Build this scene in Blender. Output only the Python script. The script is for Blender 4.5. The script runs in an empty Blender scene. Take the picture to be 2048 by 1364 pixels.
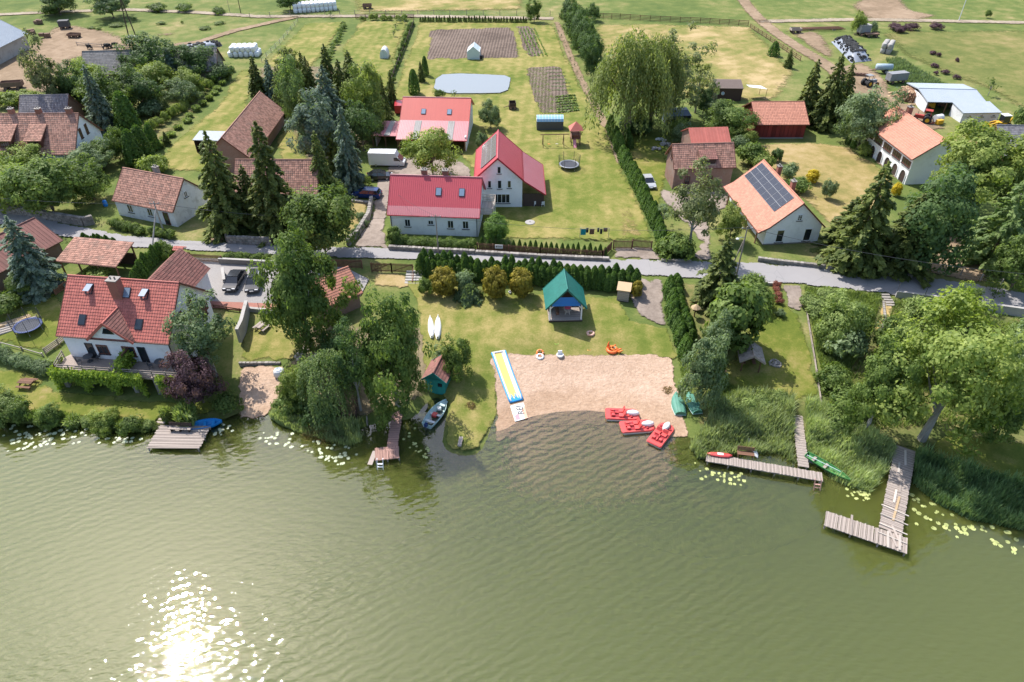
import bpy, math, random
import numpy as np
from mathutils import Vector, Matrix
from mathutils.geometry import delaunay_2d_cdt

# ------------------------------------------------------------------ camera, sky, sun, exposure
SC = bpy.context.scene
COL = SC.collection
FPX, PITCH, CAMZ = 1400.0, math.radians(38.0), 54.0      # focal length in px of a 2048 px wide frame
cam_d = bpy.data.cameras.new('camera'); cam = bpy.data.objects.new('camera', cam_d); COL.objects.link(cam)
cam.location = (0, 0, CAMZ); cam.rotation_euler = (math.pi/2 - PITCH, 0, 0)
cam_d.sensor_width = 36.0; cam_d.lens = 36.0*FPX/2048.0; cam_d.clip_start = 0.5; cam_d.clip_end = 6000.0
SC.camera = cam
SUN_AZ, SUN_EL = math.radians(-41.5), math.radians(54.0)   # azimuth from +Y, clockwise
world = bpy.data.worlds.new('World'); SC.world = world; world.use_nodes = True
wn = world.node_tree
sky = wn.nodes.new('ShaderNodeTexSky'); sky.sky_type = 'NISHITA'; sky.sun_disc = False
sky.sun_elevation = SUN_EL; sky.sun_rotation = SUN_AZ; sky.air_density = 1.0; sky.dust_density = 1.6; sky.ozone_density = 1.0
wn.nodes['Background'].inputs['Strength'].default_value = 0.15
wn.links.new(sky.outputs[0], wn.nodes['Background'].inputs['Color'])
sun_d = bpy.data.lights.new('sun', 'SUN'); sun = bpy.data.objects.new('sun', sun_d); COL.objects.link(sun)
sun_d.energy = 4.0; sun_d.angle = math.radians(0.53); sun_d.color = (1.0, 0.965, 0.915)
SUNV = Vector((math.sin(SUN_AZ)*math.cos(SUN_EL), math.cos(SUN_AZ)*math.cos(SUN_EL), math.sin(SUN_EL)))
sun.rotation_euler = SUNV.to_track_quat('Z', 'Y').to_euler(); sun.location = (-40, 60, 90)
vs = SC.view_settings
vs.view_transform = 'Standard'; vs.look = 'None'; vs.gamma = 1.0; vs.exposure = 0.76; vs.use_curve_mapping = False
SC.cycles.max_bounces = 6; SC.cycles.transparent_max_bounces = 10; SC.cycles.diffuse_bounces = 3; SC.cycles.glossy_bounces = 3
SC.cycles.transmission_bounces = 4; SC.cycles.caustics_reflective = False; SC.cycles.caustics_refractive = False
SC.cycles.sample_clamp_indirect = 6.0

# ------------------------------------------------------------------ picture geometry -> places on the ground
ST, CT = math.sin(PITCH), math.cos(PITCH)
def sst(t):
    t = min(1.0, max(0.0, t)); return t*t*(3 - 2*t)
def gz0(x, y):
    k = 7.0*sst((-24 - x)/9)                                  # the lake bank below the terrace house stays low for longer
    return .25 + 2.3*sst((y - 48 - k)/(34 - k)) + .004*max(0.0, y - 82)
def ray(px, py):
    u, v = (px - 1024)/FPX, (py - 682)/FPX
    return u, CT - v*ST, -ST - v*CT
def atz(px, py, z=0.0):
    a, b, c = ray(px, py); t = (CAMZ - z)/-c
    return Vector((a*t, b*t, z))
SHORE_PX = [(-420,800),(-150,835),(0,846),(60,848),(130,846),(220,852),(290,862),(325,846),(420,848),(455,838),(474,829),(500,827),(526,827),
  (556,842),(640,856),(700,864),(735,852),(762,846),(800,842),(822,838),(838,826),(848,812),(862,799),(876,795),(888,806),(893,822),(889,850),
  (884,882),(890,898),(905,908),(928,913),(950,911),(966,898),(976,876),(984,852),(990,836),(1016,822),(1050,809),(1100,799),(1170,795),
  (1230,801),(1290,820),(1335,848),(1362,864),(1376,876),(1420,884),(1500,878),(1580,870),(1640,884),(1720,898),(1790,904),(1840,918),
  (1900,942),(1960,966),(2048,1000),(2300,1090),(2700,1240)]
SHORE = np.array([atz(*p)[:2] for p in SHORE_PX])
BEACH = (35, 43)                                                 # shore points that belong to the bathing beach
_sa, _sb = SHORE[:-1], SHORE[1:]
_ab = _sb - _sa; _ab2 = (_ab*_ab).sum(1); _i = np.arange(len(_sa)); _isb = (_i >= BEACH[0]) & (_i < BEACH[1]); _isl = (_i >= 8) & (_i <= 12)
def shore_all(x, y):
    """distances to the bathing beach, to the small landing and to the other banks"""
    p = np.array([x, y]); t = np.clip(((p - _sa)*_ab).sum(1)/_ab2, 0, 1); d = np.hypot(*(p - (_sa + _ab*t[:, None])).T)
    return float(d[_isb].min()), float(d[_isl].min()), float(d[~(_isb | _isl)].min())
def shore_d(x, y):
    d = shore_all(x, y); return min(d), 0.0
LAKE = np.vstack([SHORE, [[900, 10], [900, -900], [-900, -900], [-900, SHORE[0][1]]]])
def in_poly(x, y, P=LAKE):
    xi, yi = P[:, 0], P[:, 1]; xj, yj = np.roll(xi, 1), np.roll(yi, 1)
    with np.errstate(divide='ignore', invalid='ignore'):
        c = ((yi > y) != (yj > y)) & (x < (xj - xi)*(y - yi)/(yj - yi) + xi)
    return bool(c.sum() & 1)
def gz(x, y):
    g = gz0(x, y)
    if y > 84: return g
    b, l, o = shore_all(x, y)
    if in_poly(x, y): return -min(3.0, .02 + .055*b, .02 + .14*l, .02 + .5*o)
    return min(g, -.02 + .085*b + .009*b*b, -.02 + .1*l + .012*l*l, -.02 + 1.1*o)
def at(px, py, dz=0.0):
    a, b, c = ray(px, py); z = 1.0
    for _ in range(8):
        t = (CAMZ - z - dz)/-c; z = gz0(a*t, b*t)
    return Vector((a*t, b*t, z + dz))
def on(px, py):
    a, b, c = ray(px, py); z = at(px, py).z
    for _ in range(7):
        t = (CAMZ - z)/-c; z = .5*z + .5*gz(a*t, b*t)
    return Vector((a*t, b*t, z))
def pxm(p):
    """pixels per metre at a place"""
    return FPX/(p[1]*CT - (p[2] - CAMZ)*ST)
def py_of(x, y, z):
    zz = z - CAMZ; return 682 - FPX*(y*ST + zz*CT)/(y*CT - zz*ST)
def tall(p, ytop):
    """height of something standing at p whose top shows at picture row ytop"""
    lo, hi = 0.0, 40.0
    for _ in range(40):
        m = (lo + hi)/2
        if py_of(p.x, p.y, p.z + m) > ytop: lo = m
        else: hi = m
    return lo

# ------------------------------------------------------------------ objects
RND = random.Random(7)
NPR = np.random.default_rng(11)
def tag(o, label=None, cat=None, group=None, kind=None):
    if label: o['label'] = label
    if cat: o['category'] = cat
    if group: o['group'] = group
    if kind: o['kind'] = kind
    return o
def link(name, data, parent=None, loc=None, rz=None):
    o = bpy.data.objects.new(name, data); COL.objects.link(o)
    if parent: o.parent = parent
    if loc is not None: o.location = loc
    if rz is not None: o.rotation_euler = (0, 0, rz)
    return o
def thing(name, label, cat, loc=(0, 0, 0), rz=0.0, group=None):
    return tag(link(name, None, None, loc, rz), label, cat, group)
def copy_tree(o, parent=None):
    c = o.copy(); COL.objects.link(c); c.parent = parent
    for ch in o.children: copy_tree(ch, c)
    return c
class MB:
    """collects shapes for one mesh"""
    def __init__(s): s.v, s.f, s.t = [], [], []
    def add(s, vs, fs, t=None):
        n = len(s.v); s.v += [tuple(p) for p in vs]; s.f += [tuple(i + n for i in f) for f in fs]
        s.t += [RND.random() if t is None else t]*len(fs); return s
    def box(s, x, y, z, sx, sy, sz, rz=0.0, rx=0.0, ry=0.0, t=None):
        """box centred at x,y,z"""
        R = Matrix.Rotation(rz, 3, 'Z') @ Matrix.Rotation(ry, 3, 'Y') @ Matrix.Rotation(rx, 3, 'X'); c = Vector((x, y, z))
        P = [c + R @ Vector((a*sx/2, b*sy/2, d*sz/2)) for a, b, d in ((-1,-1,-1),(1,-1,-1),(1,1,-1),(-1,1,-1),(-1,-1,1),(1,-1,1),(1,1,1),(-1,1,1))]
        return s.add(P, [(0,3,2,1),(4,5,6,7),(0,1,5,4),(1,2,6,5),(2,3,7,6),(3,0,4,7)], t)
    def bar(s, p, q, w=.08, h=None, t=None):
        p, q = Vector(p), Vector(q); h = h or w; d = (q - p).normalized()
        a = d.cross(Vector((0, 0, 1)));  a = a.normalized() if a.length > 1e-4 else Vector((1, 0, 0))
        b = a.cross(d); P = [e + a*i*w/2 + b*j*h/2 for e in (p, q) for i, j in ((-1,-1),(1,-1),(1,1),(-1,1))]
        return s.add(P, [(0,1,2,3),(7,6,5,4),(0,4,5,1),(1,5,6,2),(2,6,7,3),(3,7,4,0)], t)
    def tube(s, pts, rad, n=8, t=None, cap=True):
        pts = [Vector(p) for p in pts]; rad = rad if isinstance(rad, (list, tuple)) else [rad]*len(pts); P = []; F = []
        for i, p in enumerate(pts):
            d = (pts[min(i+1, len(pts)-1)] - pts[max(i-1, 0)]).normalized()
            a = d.cross(Vector((0, 0, 1))); a = a.normalized() if a.length > 1e-3 else Vector((1, 0, 0)); b = d.cross(a)
            P += [p + (a*math.cos(2*math.pi*k/n) + b*math.sin(2*math.pi*k/n))*rad[i] for k in range(n)]
        for i in range(len(pts)-1):
            F += [(i*n+k, i*n+(k+1) % n, (i+1)*n+(k+1) % n, (i+1)*n+k) for k in range(n)]
        if cap: F += [tuple(range(n))[::-1], tuple(range((len(pts)-1)*n, len(pts)*n))]
        return s.add(P, F, t)
    def lathe(s, prof, n=12, c=(0, 0, 0), t=None, sx=1.0, sy=1.0):
        P = [(c[0]+r*sx*math.cos(2*math.pi*k/n), c[1]+r*sy*math.sin(2*math.pi*k/n), c[2]+z) for r, z in prof for k in range(n)]
        F = [(i*n+k, i*n+(k+1) % n, (i+1)*n+(k+1) % n, (i+1)*n+k) for i in range(len(prof)-1) for k in range(n)]
        F += [tuple(range(n))[::-1], tuple(range((len(prof)-1)*n, len(prof)*n))]
        return s.add(P, F, t)
    def extx(s, yz, x0, x1, t=None):
        """polygon in y,z drawn out along x"""
        n = len(yz); P = [(x0, a, b) for a, b in yz] + [(x1, a, b) for a, b in yz]
        return s.add(P, [tuple(range(n)), tuple(range(2*n-1, n-1, -1))] + [(i, n+i, n+(i+1) % n, (i+1) % n) for i in range(n)], t)
    def extz(s, xy, z0, z1, t=None):
        n = len(xy); P = [(a, b, z0) for a, b in xy] + [(a, b, z1) for a, b in xy]
        return s.add(P, [tuple(range(n))[::-1], tuple(range(n, 2*n))] + [(i, (i+1) % n, n+(i+1) % n, n+i) for i in range(n)], t)
    def loft(s, rings, cap=True, t=None):
        n = len(rings[0]); P = [p for r in rings for p in r]
        F = [(i*n+k, i*n+(k+1) % n, (i+1)*n+(k+1) % n, (i+1)*n+k) for i in range(len(rings)-1) for k in range(n)]
        if cap: F += [tuple(range(n))[::-1], tuple(range((len(rings)-1)*n, len(rings)*n))]
        return s.add(P, F, t)
    def torus(s, R, r, c=(0, 0, 0), n=20, m=8, t=None, sz=1.0):
        P = [(c[0]+(R+r*math.cos(b))*math.cos(a), c[1]+(R+r*math.cos(b))*math.sin(a), c[2]+r*sz*math.sin(b))
             for a in [2*math.pi*i/n for i in range(n)] for b in [2*math.pi*j/m for j in range(m)]]
        return s.add(P, [(i*m+j, ((i+1) % n)*m+j, ((i+1) % n)*m+(j+1) % m, i*m+(j+1) % m) for i in range(n) for j in range(m)], t)
    def mesh(s, name, mat, smooth=False):
        me = bpy.data.meshes.new(name); me.from_pydata(s.v, [], s.f)
        if mat: me.materials.append(M[mat] if isinstance(mat, str) else mat)
        a = me.attributes.new('tint', 'FLOAT', 'FACE'); a.data.foreach_set('value', s.t)
        if smooth: me.polygons.foreach_set('use_smooth', [True]*len(me.polygons))
        me.update(); return me
    def build(s, name, mat, parent=None, loc=None, rz=None, smooth=False):
        return link(name, s.mesh(name, mat, smooth), parent, loc, rz)
def np_mesh(name, V, F, mat, tint=None, smooth=False):
    """fast mesh from arrays: F is (n,3) or (n,4)"""
    me = bpy.data.meshes.new(name); n, k = F.shape
    me.vertices.add(len(V)); me.vertices.foreach_set('co', np.asarray(V, np.float32).ravel())
    me.loops.add(n*k); me.loops.foreach_set('vertex_index', np.asarray(F, np.int32).ravel())
    me.polygons.add(n); me.polygons.foreach_set('loop_start', np.arange(0, n*k, k, dtype=np.int32))
    if smooth: me.polygons.foreach_set('use_smooth', np.ones(n, bool))
    if mat: me.materials.append(M[mat])
    if tint is not None:
        a = me.attributes.new('tint', 'FLOAT', 'FACE'); a.data.foreach_set('value', np.asarray(tint, np.float32))
    me.update(calc_edges=True); me.validate(); return me

# ------------------------------------------------------------------ materials
M = {}
def nodes(name):
    m = bpy.data.materials.new(name); m.use_nodes = True; M[name] = m
    t = m.node_tree; return m, t, t.nodes['Principled BSDF']
def nd(t, typ, **kw):
    n = t.nodes.new(typ)
    for k, v in kw.items(): setattr(n, k, v)
    return n
def noise(t, scale, detail=4.0, rough=.55, vec=None):
    n = nd(t, 'ShaderNodeTexNoise'); n.inputs['Scale'].default_value = scale; n.inputs['Detail'].default_value = detail; n.inputs['Roughness'].default_value = rough
    if vec is not None: t.links.new(vec, n.inputs['Vector'])
    return n.outputs['Fac']
def pos(t): return nd(t, 'ShaderNodeNewGeometry').outputs['Position']
def ramp(t, fac, stops):
    r = nd(t, 'ShaderNodeValToRGB'); e = r.color_ramp.elements
    while len(e) < len(stops): e.new(.5)
    for el, (p, c) in zip(e, stops): el.position = p; el.color = (*c, 1) if len(c) == 3 else c
    t.links.new(fac, r.inputs[0]); return r.outputs[0]
def mix(t, fac, a, b, mode='MIX'):
    n = nd(t, 'ShaderNodeMix', data_type='RGBA', blend_type=mode)
    for sock, v in ((n.inputs[0], fac), (n.inputs[6], a), (n.inputs[7], b)):
        if isinstance(v, (int, float)): sock.default_value = v
        elif isinstance(v, tuple): sock.default_value = (*v, 1)
        else: t.links.new(v, sock)
    return n.outputs[2]
def mth(t, op, a, b=0.0, c=0.0):
    n = nd(t, 'ShaderNodeMath', operation=op)
    for i, v in enumerate((a, b, c)):
        if isinstance(v, (int, float)): n.inputs[i].default_value = v
        else: t.links.new(v, n.inputs[i])
    return n.outputs[0]
def attr(t, name): return nd(t, 'ShaderNodeAttribute', attribute_name=name).outputs['Fac']
def bump(t, h, bs, strength=.4, dist=.05):
    b = nd(t, 'ShaderNodeBump'); b.inputs['Strength'].default_value = strength; b.inputs['Distance'].default_value = dist
    t.links.new(h, b.inputs['Height']); t.links.new(b.outputs[0], bs.inputs['Normal'])
def mat(name, c1, c2=None, scale=2.0, rough=.8, tint=0.0, bmp=0.0, bscale=20.0, metal=0.0, spec=.3, dirt=0.0, dcol=(.10, .08, .06), dscale=.7):
    """general surface: two tones by noise, per-piece tone by the tint attribute, some grime"""
    m, t, b = nodes(name); c2 = c2 or tuple(x*.8 for x in c1); p = pos(t)
    col = mix(t, noise(t, scale, 5, .6, p), c1, c2)
    if tint:
        a = attr(t, 'tint'); k = mth(t, 'MULTIPLY_ADD', a, 2*tint, 1 - tint)
        col = mix(t, 1.0, col, nd_rgb(t, k), 'MULTIPLY')
    if dirt:
        f = mth(t, 'MULTIPLY', ramp_f(t, noise(t, dscale, 6, .7, p), .48, .72), dirt); col = mix(t, f, col, dcol)
    t.links.new(col, b.inputs['Base Color']); b.inputs['Roughness'].default_value = rough; b.inputs['Metallic'].default_value = metal
    b.inputs['Specular IOR Level'].default_value = spec
    if bmp: bump(t, noise(t, bscale, 3, .6, p), b, bmp)
    return m
def nd_rgb(t, f):
    n = nd(t, 'ShaderNodeCombineColor')
    for i in range(3): t.links.new(f, n.inputs[i])
    return n.outputs[0]
def ramp_f(t, f, lo, hi):
    n = nd(t, 'ShaderNodeMapRange', interpolation_type='SMOOTHSTEP'); n.inputs[1].default_value = lo; n.inputs[2].default_value = hi
    t.links.new(f, n.inputs[0]); return n.outputs[0]
def glass(name, col=(.02, .025, .03), rough=.06):
    m, t, b = nodes(name); b.inputs['Base Color'].default_value = (*col, 1); b.inputs['Roughness'].default_value = rough; b.inputs['Specular IOR Level'].default_value = .8
def soft_edge(t, b, w=.5, sc=1.2):
    """lets the sheet below show through along the ragged rim (the edge attribute is 0 at the rim, 1 inside)"""
    f = mth(t, 'ADD', attr(t, 'edge'), mth(t, 'MULTIPLY_ADD', noise(t, sc, 5, .65, pos(t)), 1.2, -.75))
    a = ramp_f(t, f, .18, .18 + w); t.links.new(a, b.inputs['Alpha'])
def ground_mat(name, stops, big=.07, mid=.5, fine=5.0, soft=True, stripes=None, bmp=.35, w=.4, sc=1.2, rough=.95, wts=(.45, .35, .2), bdist=.08, wet=False):
    m, t, b = nodes(name); p = pos(t)
    f = mth(t, 'MULTIPLY', noise(t, big, 3, .6, p), wts[0])
    f = mth(t, 'MULTIPLY_ADD', noise(t, mid, 5, .65, p), wts[1], f)
    fn = noise(t, fine, 4, .7, p); f = mth(t, 'MULTIPLY_ADD', fn, wts[2], f)
    if stripes:                                               # (angle, period, strength): mowing or ploughing lines
        mp = nd(t, 'ShaderNodeMapping'); mp.inputs['Rotation'].default_value = (0, 0, stripes[0]); t.links.new(p, mp.inputs[0])
        wv = nd(t, 'ShaderNodeTexWave', wave_type='BANDS', bands_direction='X'); wv.inputs['Scale'].default_value = 1/stripes[1]*.314; wv.inputs['Distortion'].default_value = 1.5
        wv.inputs['Detail'].default_value = 2; wv.inputs['Detail Scale'].default_value = 1.5; t.links.new(mp.outputs[0], wv.inputs[0])
        f = mth(t, 'MULTIPLY_ADD', mth(t, 'SUBTRACT', wv.outputs['Fac'], .5), stripes[2], f)
    col = ramp(t, ramp_f(t, f, .3, .7), stops)
    if wet:                                                   # sand stays damp and brown just above the waterline
        sp = nd(t, 'ShaderNodeSeparateXYZ'); t.links.new(p, sp.inputs[0]); hz = mth(t, 'MULTIPLY_ADD', noise(t, .5, 4, .6, p), .5, sp.outputs[2])
        col = mix(t, ramp_f(t, hz, .62, .36), col, mix(t, 1.0, col, (.86, .83, .78), 'MULTIPLY'))
    t.links.new(col, b.inputs['Base Color'])
    b.inputs['Roughness'].default_value = rough; b.inputs['Specular IOR Level'].default_value = .15
    if bmp: bump(t, mth(t, 'MULTIPLY_ADD', noise(t, mid*2.5, 3, .6, p), .8, fn), b, bmp, bdist)
    if soft: soft_edge(t, b, w, sc)
def leaf_mat(name, dark, light, trans=.5, rough=.55, hue=.12):
    m, t, b = nodes(name); a = attr(t, 'tint')
    r = nd(t, 'ShaderNodeObjectInfo').outputs['Random']
    k = mth(t, 'MULTIPLY_ADD', r, hue*2, 1 - hue)
    col = mix(t, 1.0, mix(t, a, dark, light), nd_rgb(t, k), 'MULTIPLY')
    t.links.new(col, b.inputs['Base Color']); b.inputs['Roughness'].default_value = rough; b.inputs['Specular IOR Level'].default_value = .25
    tr = nd(t, 'ShaderNodeBsdfTranslucent'); t.links.new(mix(t, 1.0, col, (1.0, 1.05, .55), 'MULTIPLY'), tr.inputs[0])
    mx = nd(t, 'ShaderNodeMixShader'); mx.inputs[0].default_value = trans
    t.links.new(b.outputs[0], mx.inputs[1]); t.links.new(tr.outputs[0], mx.inputs[2]); t.links.new(mx.outputs[0], t.nodes['Material Output'].inputs[0])

# ------------------------------------------------------------------ material list
ground_mat('pasture', [(0, (.060,.098,.022)), (.5, (.120,.150,.038)), (.8, (.20,.190,.068)), (1, (.33,.255,.13))], big=.035, mid=.28, fine=3.0, soft=False, wts=(.42,.36,.22))
ground_mat('lawn', [(0, (0.074,0.112,0.015)), (.42, (0.140,0.160,0.032)), (.72, (0.219,0.200,0.059)), (1, (0.335,0.265,0.104))], big=.09, mid=.55, stripes=(math.radians(4), 2.3, .03), w=.35, wts=(0.419,0.400,0.237))
ground_mat('lawn_green', [(0, (0.066,0.101,0.013)), (.5, (0.133,0.153,0.026)), (.8, (0.219,0.195,0.056)), (1, (0.313,0.232,0.112))], big=.12, mid=.7, w=.35)
ground_mat('dry_lawn', [(0, (0.145,0.145,0.040)), (.4, (0.268,0.209,0.079)), (.75, (0.361,0.268,0.130)), (1, (0.405,0.303,0.173))], big=.08, mid=.6, w=.5)
ground_mat('hay', [(0, (.090,.120,.026)), (.5, (.165,.170,.044)), (.78, (.275,.220,.085)), (1, (.42,.31,.16))], big=.045, mid=.22, fine=2.5, stripes=(math.radians(58), 3.2, .02), w=.5, wts=(.55,.4,.15))
ground_mat('olive_meadow', [(0, (.070,.098,.022)), (.5, (.135,.145,.040)), (.8, (.205,.180,.065)), (1, (.30,.225,.11))], big=.05, mid=.3, fine=2.5, w=.5)
ground_mat('dirt', [(0, (0.165,0.118,0.073)), (.5, (0.248,0.176,0.113)), (1, (0.337,0.249,0.169))], big=.12, mid=.7, fine=6, w=.5)
ground_mat('track', [(0, (0.196,0.159,0.116)), (.5, (0.303,0.246,0.180)), (1, (0.390,0.326,0.252))], big=.2, mid=1.2, fine=6, w=.45)
ground_mat('gravel', [(0, (0.173,0.137,0.112)), (.5, (0.256,0.207,0.171)), (1, (0.333,0.273,0.230))], big=.3, mid=2.0, fine=9, w=.35)
ground_mat('sand', [(0, (0.368,0.249,0.172)), (.5, (0.506,0.360,0.263)), (1, (0.624,0.474,0.369))], big=.15, mid=1.1, fine=3.2, w=.3, bmp=.9, bdist=.14, wts=(0.276,0.263,0.350), wet=True)
ground_mat('soil', [(0, (0.078,0.057,0.045)), (.5, (0.135,0.099,0.078)), (1, (0.198,0.150,0.120))], big=.1, mid=.8, fine=4, stripes=(math.radians(3), .75, .2), w=.2)
ground_mat('straw', [(0, (0.306,0.212,0.076)), (.5, (0.442,0.323,0.136)), (1, (0.527,0.408,0.212))], big=.3, mid=1.5, w=.4)
ground_mat('rough_ground', [(0, (.06,.09,.02)), (.5, (.13,.14,.045)), (1, (.26,.20,.09))], big=.2, mid=.9, w=.5)
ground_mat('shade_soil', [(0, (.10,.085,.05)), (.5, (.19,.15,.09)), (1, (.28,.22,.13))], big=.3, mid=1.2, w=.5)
def asphalt():
    m, t, b = nodes('asphalt'); p = pos(t)
    c = mix(t, noise(t, .25, 5, .6, p), (.25,.235,.235), (.335,.315,.305)); c = mix(t, mth(t, 'MULTIPLY', noise(t, 30, 3, .7, p), .35), c, (.17,.165,.165))
    v = nd(t, 'ShaderNodeTexVoronoi', feature='DISTANCE_TO_EDGE'); v.inputs['Scale'].default_value = .22; t.links.new(p, v.inputs[0])
    c = mix(t, mth(t, 'MULTIPLY', mth(t, 'LESS_THAN', v.outputs['Distance'], .006), .35), c, (.15,.15,.15))
    t.links.new(c, b.inputs['Base Color']); b.inputs['Roughness'].default_value = .9; bump(t, noise(t, 40, 2, .5, p), b, .2, .01); soft_edge(t, b, .12, 2.5)
asphalt()
def pave(name, c1, c2, size):
    m, t, b = nodes(name); p = pos(t)
    br = nd(t, 'ShaderNodeTexBrick'); br.inputs['Scale'].default_value = 1.0; br.inputs['Brick Width'].default_value = size; br.inputs['Row Height'].default_value = size/2
    br.inputs['Mortar Size'].default_value = size*.05; br.inputs['Color1'].default_value = (*c1, 1); br.inputs['Color2'].default_value = (*c2, 1); br.inputs['Mortar'].default_value = (*[x*.6 for x in c1], 1)
    t.links.new(p, br.inputs[0]); c = mix(t, mth(t, 'MULTIPLY', noise(t, .6, 5, .65, p), .55), br.outputs[0], tuple(x*.62 for x in c1)); t.links.new(c, b.inputs['Base Color']); b.inputs['Roughness'].default_value = .9
pave('paving_grey', (.31,.285,.27), (.36,.335,.315), .2); pave('paving_red', (.36,.15,.11), (.42,.19,.14), .2); pave('paving_brown', (.34,.27,.225), (.40,.32,.27), .22)
for n_, c_ in (('leaf_green', ((0.063,0.118,0.028), (0.245,0.324,0.081))), ('leaf_light', ((0.117,0.186,0.033), (0.395,0.460,0.122))), ('leaf_grey', ((0.084,0.139,0.061), (0.316,0.398,0.202))),
               ('leaf_dark', ((0.049,0.098,0.034), (0.174,0.258,0.084))), ('leaf_yellow', ((.17,.15,.02), (.46,.38,.07))), ('leaf_purple', ((0.063,0.036,0.050), (0.224,0.128,0.149))),
               ('spruce', ((0.069,0.110,0.038), (0.282,0.319,0.086))), ('spruce_blue', ((0.084,0.138,0.108), (0.316,0.392,0.302))), ('thuja', ((0.049,0.114,0.024), (0.209,0.327,0.065))),
               ('willow', ((0.102,0.147,0.035), (0.342,0.388,0.124))), ('larch', ((0.096,0.167,0.050), (0.310,0.392,0.149))), ('birch', ((0.107,0.147,0.054), (0.353,0.373,0.177))), ('reed', ((0.180,0.244,0.101), (0.602,0.668,0.340))),
               ('reed_dark', ((0.084,0.165,0.068), (0.312,0.425,0.190))), ('weed', ((0.115,0.177,0.047), (0.384,0.466,0.153))), ('drygrass', ((.20,.14,.06), (.42,.31,.15))), ('crop', ((0.096,0.167,0.050), (0.321,0.431,0.136))), ('vine', ((0.129,0.227,0.028), (0.470,0.583,0.081))),
               ('flower_yellow', ((.42,.32,.02), (.75,.60,.05))), ('flower_red', ((.24,.07,.055), (.50,.22,.16)))):
    leaf_mat(n_, *c_)
mat('bark', (.13,.10,.075), (.22,.18,.14), 6, .95, bmp=.5); mat('bark_grey', (.24,.23,.21), (.36,.34,.31), 6, .9, bmp=.4)
mat('white_render', (.84,.84,.84), (.76,.76,.77), .8, .9, dirt=.35, dcol=(.45,.44,.42)); mat('old_render', (.78,.78,.79), (.64,.64,.65), .7, .95, dirt=.7, dcol=(.36,.35,.34), dscale=.9)
mat('tile_red', (.46,.145,.11), (.39,.115,.09), 1.2, .6, tint=.16, dirt=.35, dcol=(.24,.08,.06)); mat('tile_old', (.40,.215,.155), (.30,.155,.115), .9, .85, tint=.35, dirt=.6, dcol=(.20,.15,.12), dscale=1.1)
mat('tile_orange', (.54,.245,.165), (.46,.195,.13), 1.0, .7, tint=.14, dirt=.25, dcol=(.36,.16,.11)); mat('tile_brown', (.27,.125,.10), (.20,.09,.075), 1.0, .8, tint=.2, dirt=.4)
mat('metal_red', (.52,.085,.10), (.46,.07,.085), .5, .42, spec=.5, dirt=.25, dcol=(.36,.07,.08)); mat('metal_pink', (.52,.19,.20), (.45,.15,.165), .6, .45, spec=.5, dirt=.3, dcol=(.42,.24,.23))
mat('metal_bright', (.56,.13,.105), (.50,.11,.09), .4, .5, tint=.08); mat('thatch', (.20,.18,.17), (.30,.28,.26), 2.5, .95, tint=.2, bmp=.6, bscale=9); mat('slate', (.15,.14,.15), (.22,.21,.215), 3, .85, tint=.25)
mat('metal_grey', (.34,.38,.42), (.27,.31,.36), .6, .55, spec=.5, dirt=.25, dcol=(.3,.32,.34)); mat('metal_green', (.02,.155,.125), (.016,.125,.10), .8, .5, tint=.1); mat('felt_brown', (.15,.115,.10), (.20,.155,.135), 2, .9)
mat('trim_red', (.34,.03,.04), None, 1, .5); mat('trim_brown', (.17,.065,.045), (.12,.05,.035), 3, .6); mat('trim_dark', (.035,.035,.045), None, 1, .6); mat('white_paint', (.80,.80,.79), (.72,.72,.71), 2, .5)
mat('brick', (.33,.14,.10), (.24,.10,.075), 4, .9, tint=.25, dirt=.4); mat('brick_old', (.32,.20,.155), (.22,.13,.10), 3.5, .95, dirt=.6, dcol=(.30,.26,.22)); mat('stone', (.31,.28,.25), (.22,.20,.18), 3, .95, tint=.3, bmp=.5); mat('concrete', (.42,.40,.37), (.33,.31,.29), 1.5, .95, dirt=.4)
mat('wood_grey', (.39,.325,.28), (.28,.235,.205), 5, .9, tint=.22, bmp=.2); mat('wood_brown', (.20,.105,.065), (.135,.07,.045), 4, .85, tint=.25); mat('wood_red', (.42,.25,.20), (.33,.19,.155), 4, .85, tint=.2); mat('wood_new', (.55,.40,.24), (.45,.32,.19), 4, .8, tint=.2)
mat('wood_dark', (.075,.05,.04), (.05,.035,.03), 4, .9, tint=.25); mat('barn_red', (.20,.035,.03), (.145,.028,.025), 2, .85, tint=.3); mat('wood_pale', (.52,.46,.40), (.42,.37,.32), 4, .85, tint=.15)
mat('black', (.018,.018,.02), None, 3, .6); mat('rubber', (.025,.025,.025), (.04,.04,.04), 5, .85); mat('steel', (.45,.46,.48), (.36,.37,.39), 3, .35, metal=.7); mat('iron_rust', (.15,.09,.065), (.23,.15,.11), 4, .9); mat('iron_dark', (.06,.06,.065), (.09,.09,.095), 3, .6)
mat('paint_white', (.80,.80,.80), None, 1, .3, spec=.5); mat('paint_blue', (.02,.045,.16), None, 1, .12, spec=.6); mat('paint_black', (.018,.02,.025), None, 1, .12, spec=.6); mat('paint_silver', (.55,.56,.57), None, 1, .25, spec=.6, metal=.3); mat('paint_red', (.42,.03,.035), None, 1, .3, spec=.5); mat('paint_grey', (.035,.038,.045), None, 1, .12, spec=.6)
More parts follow.
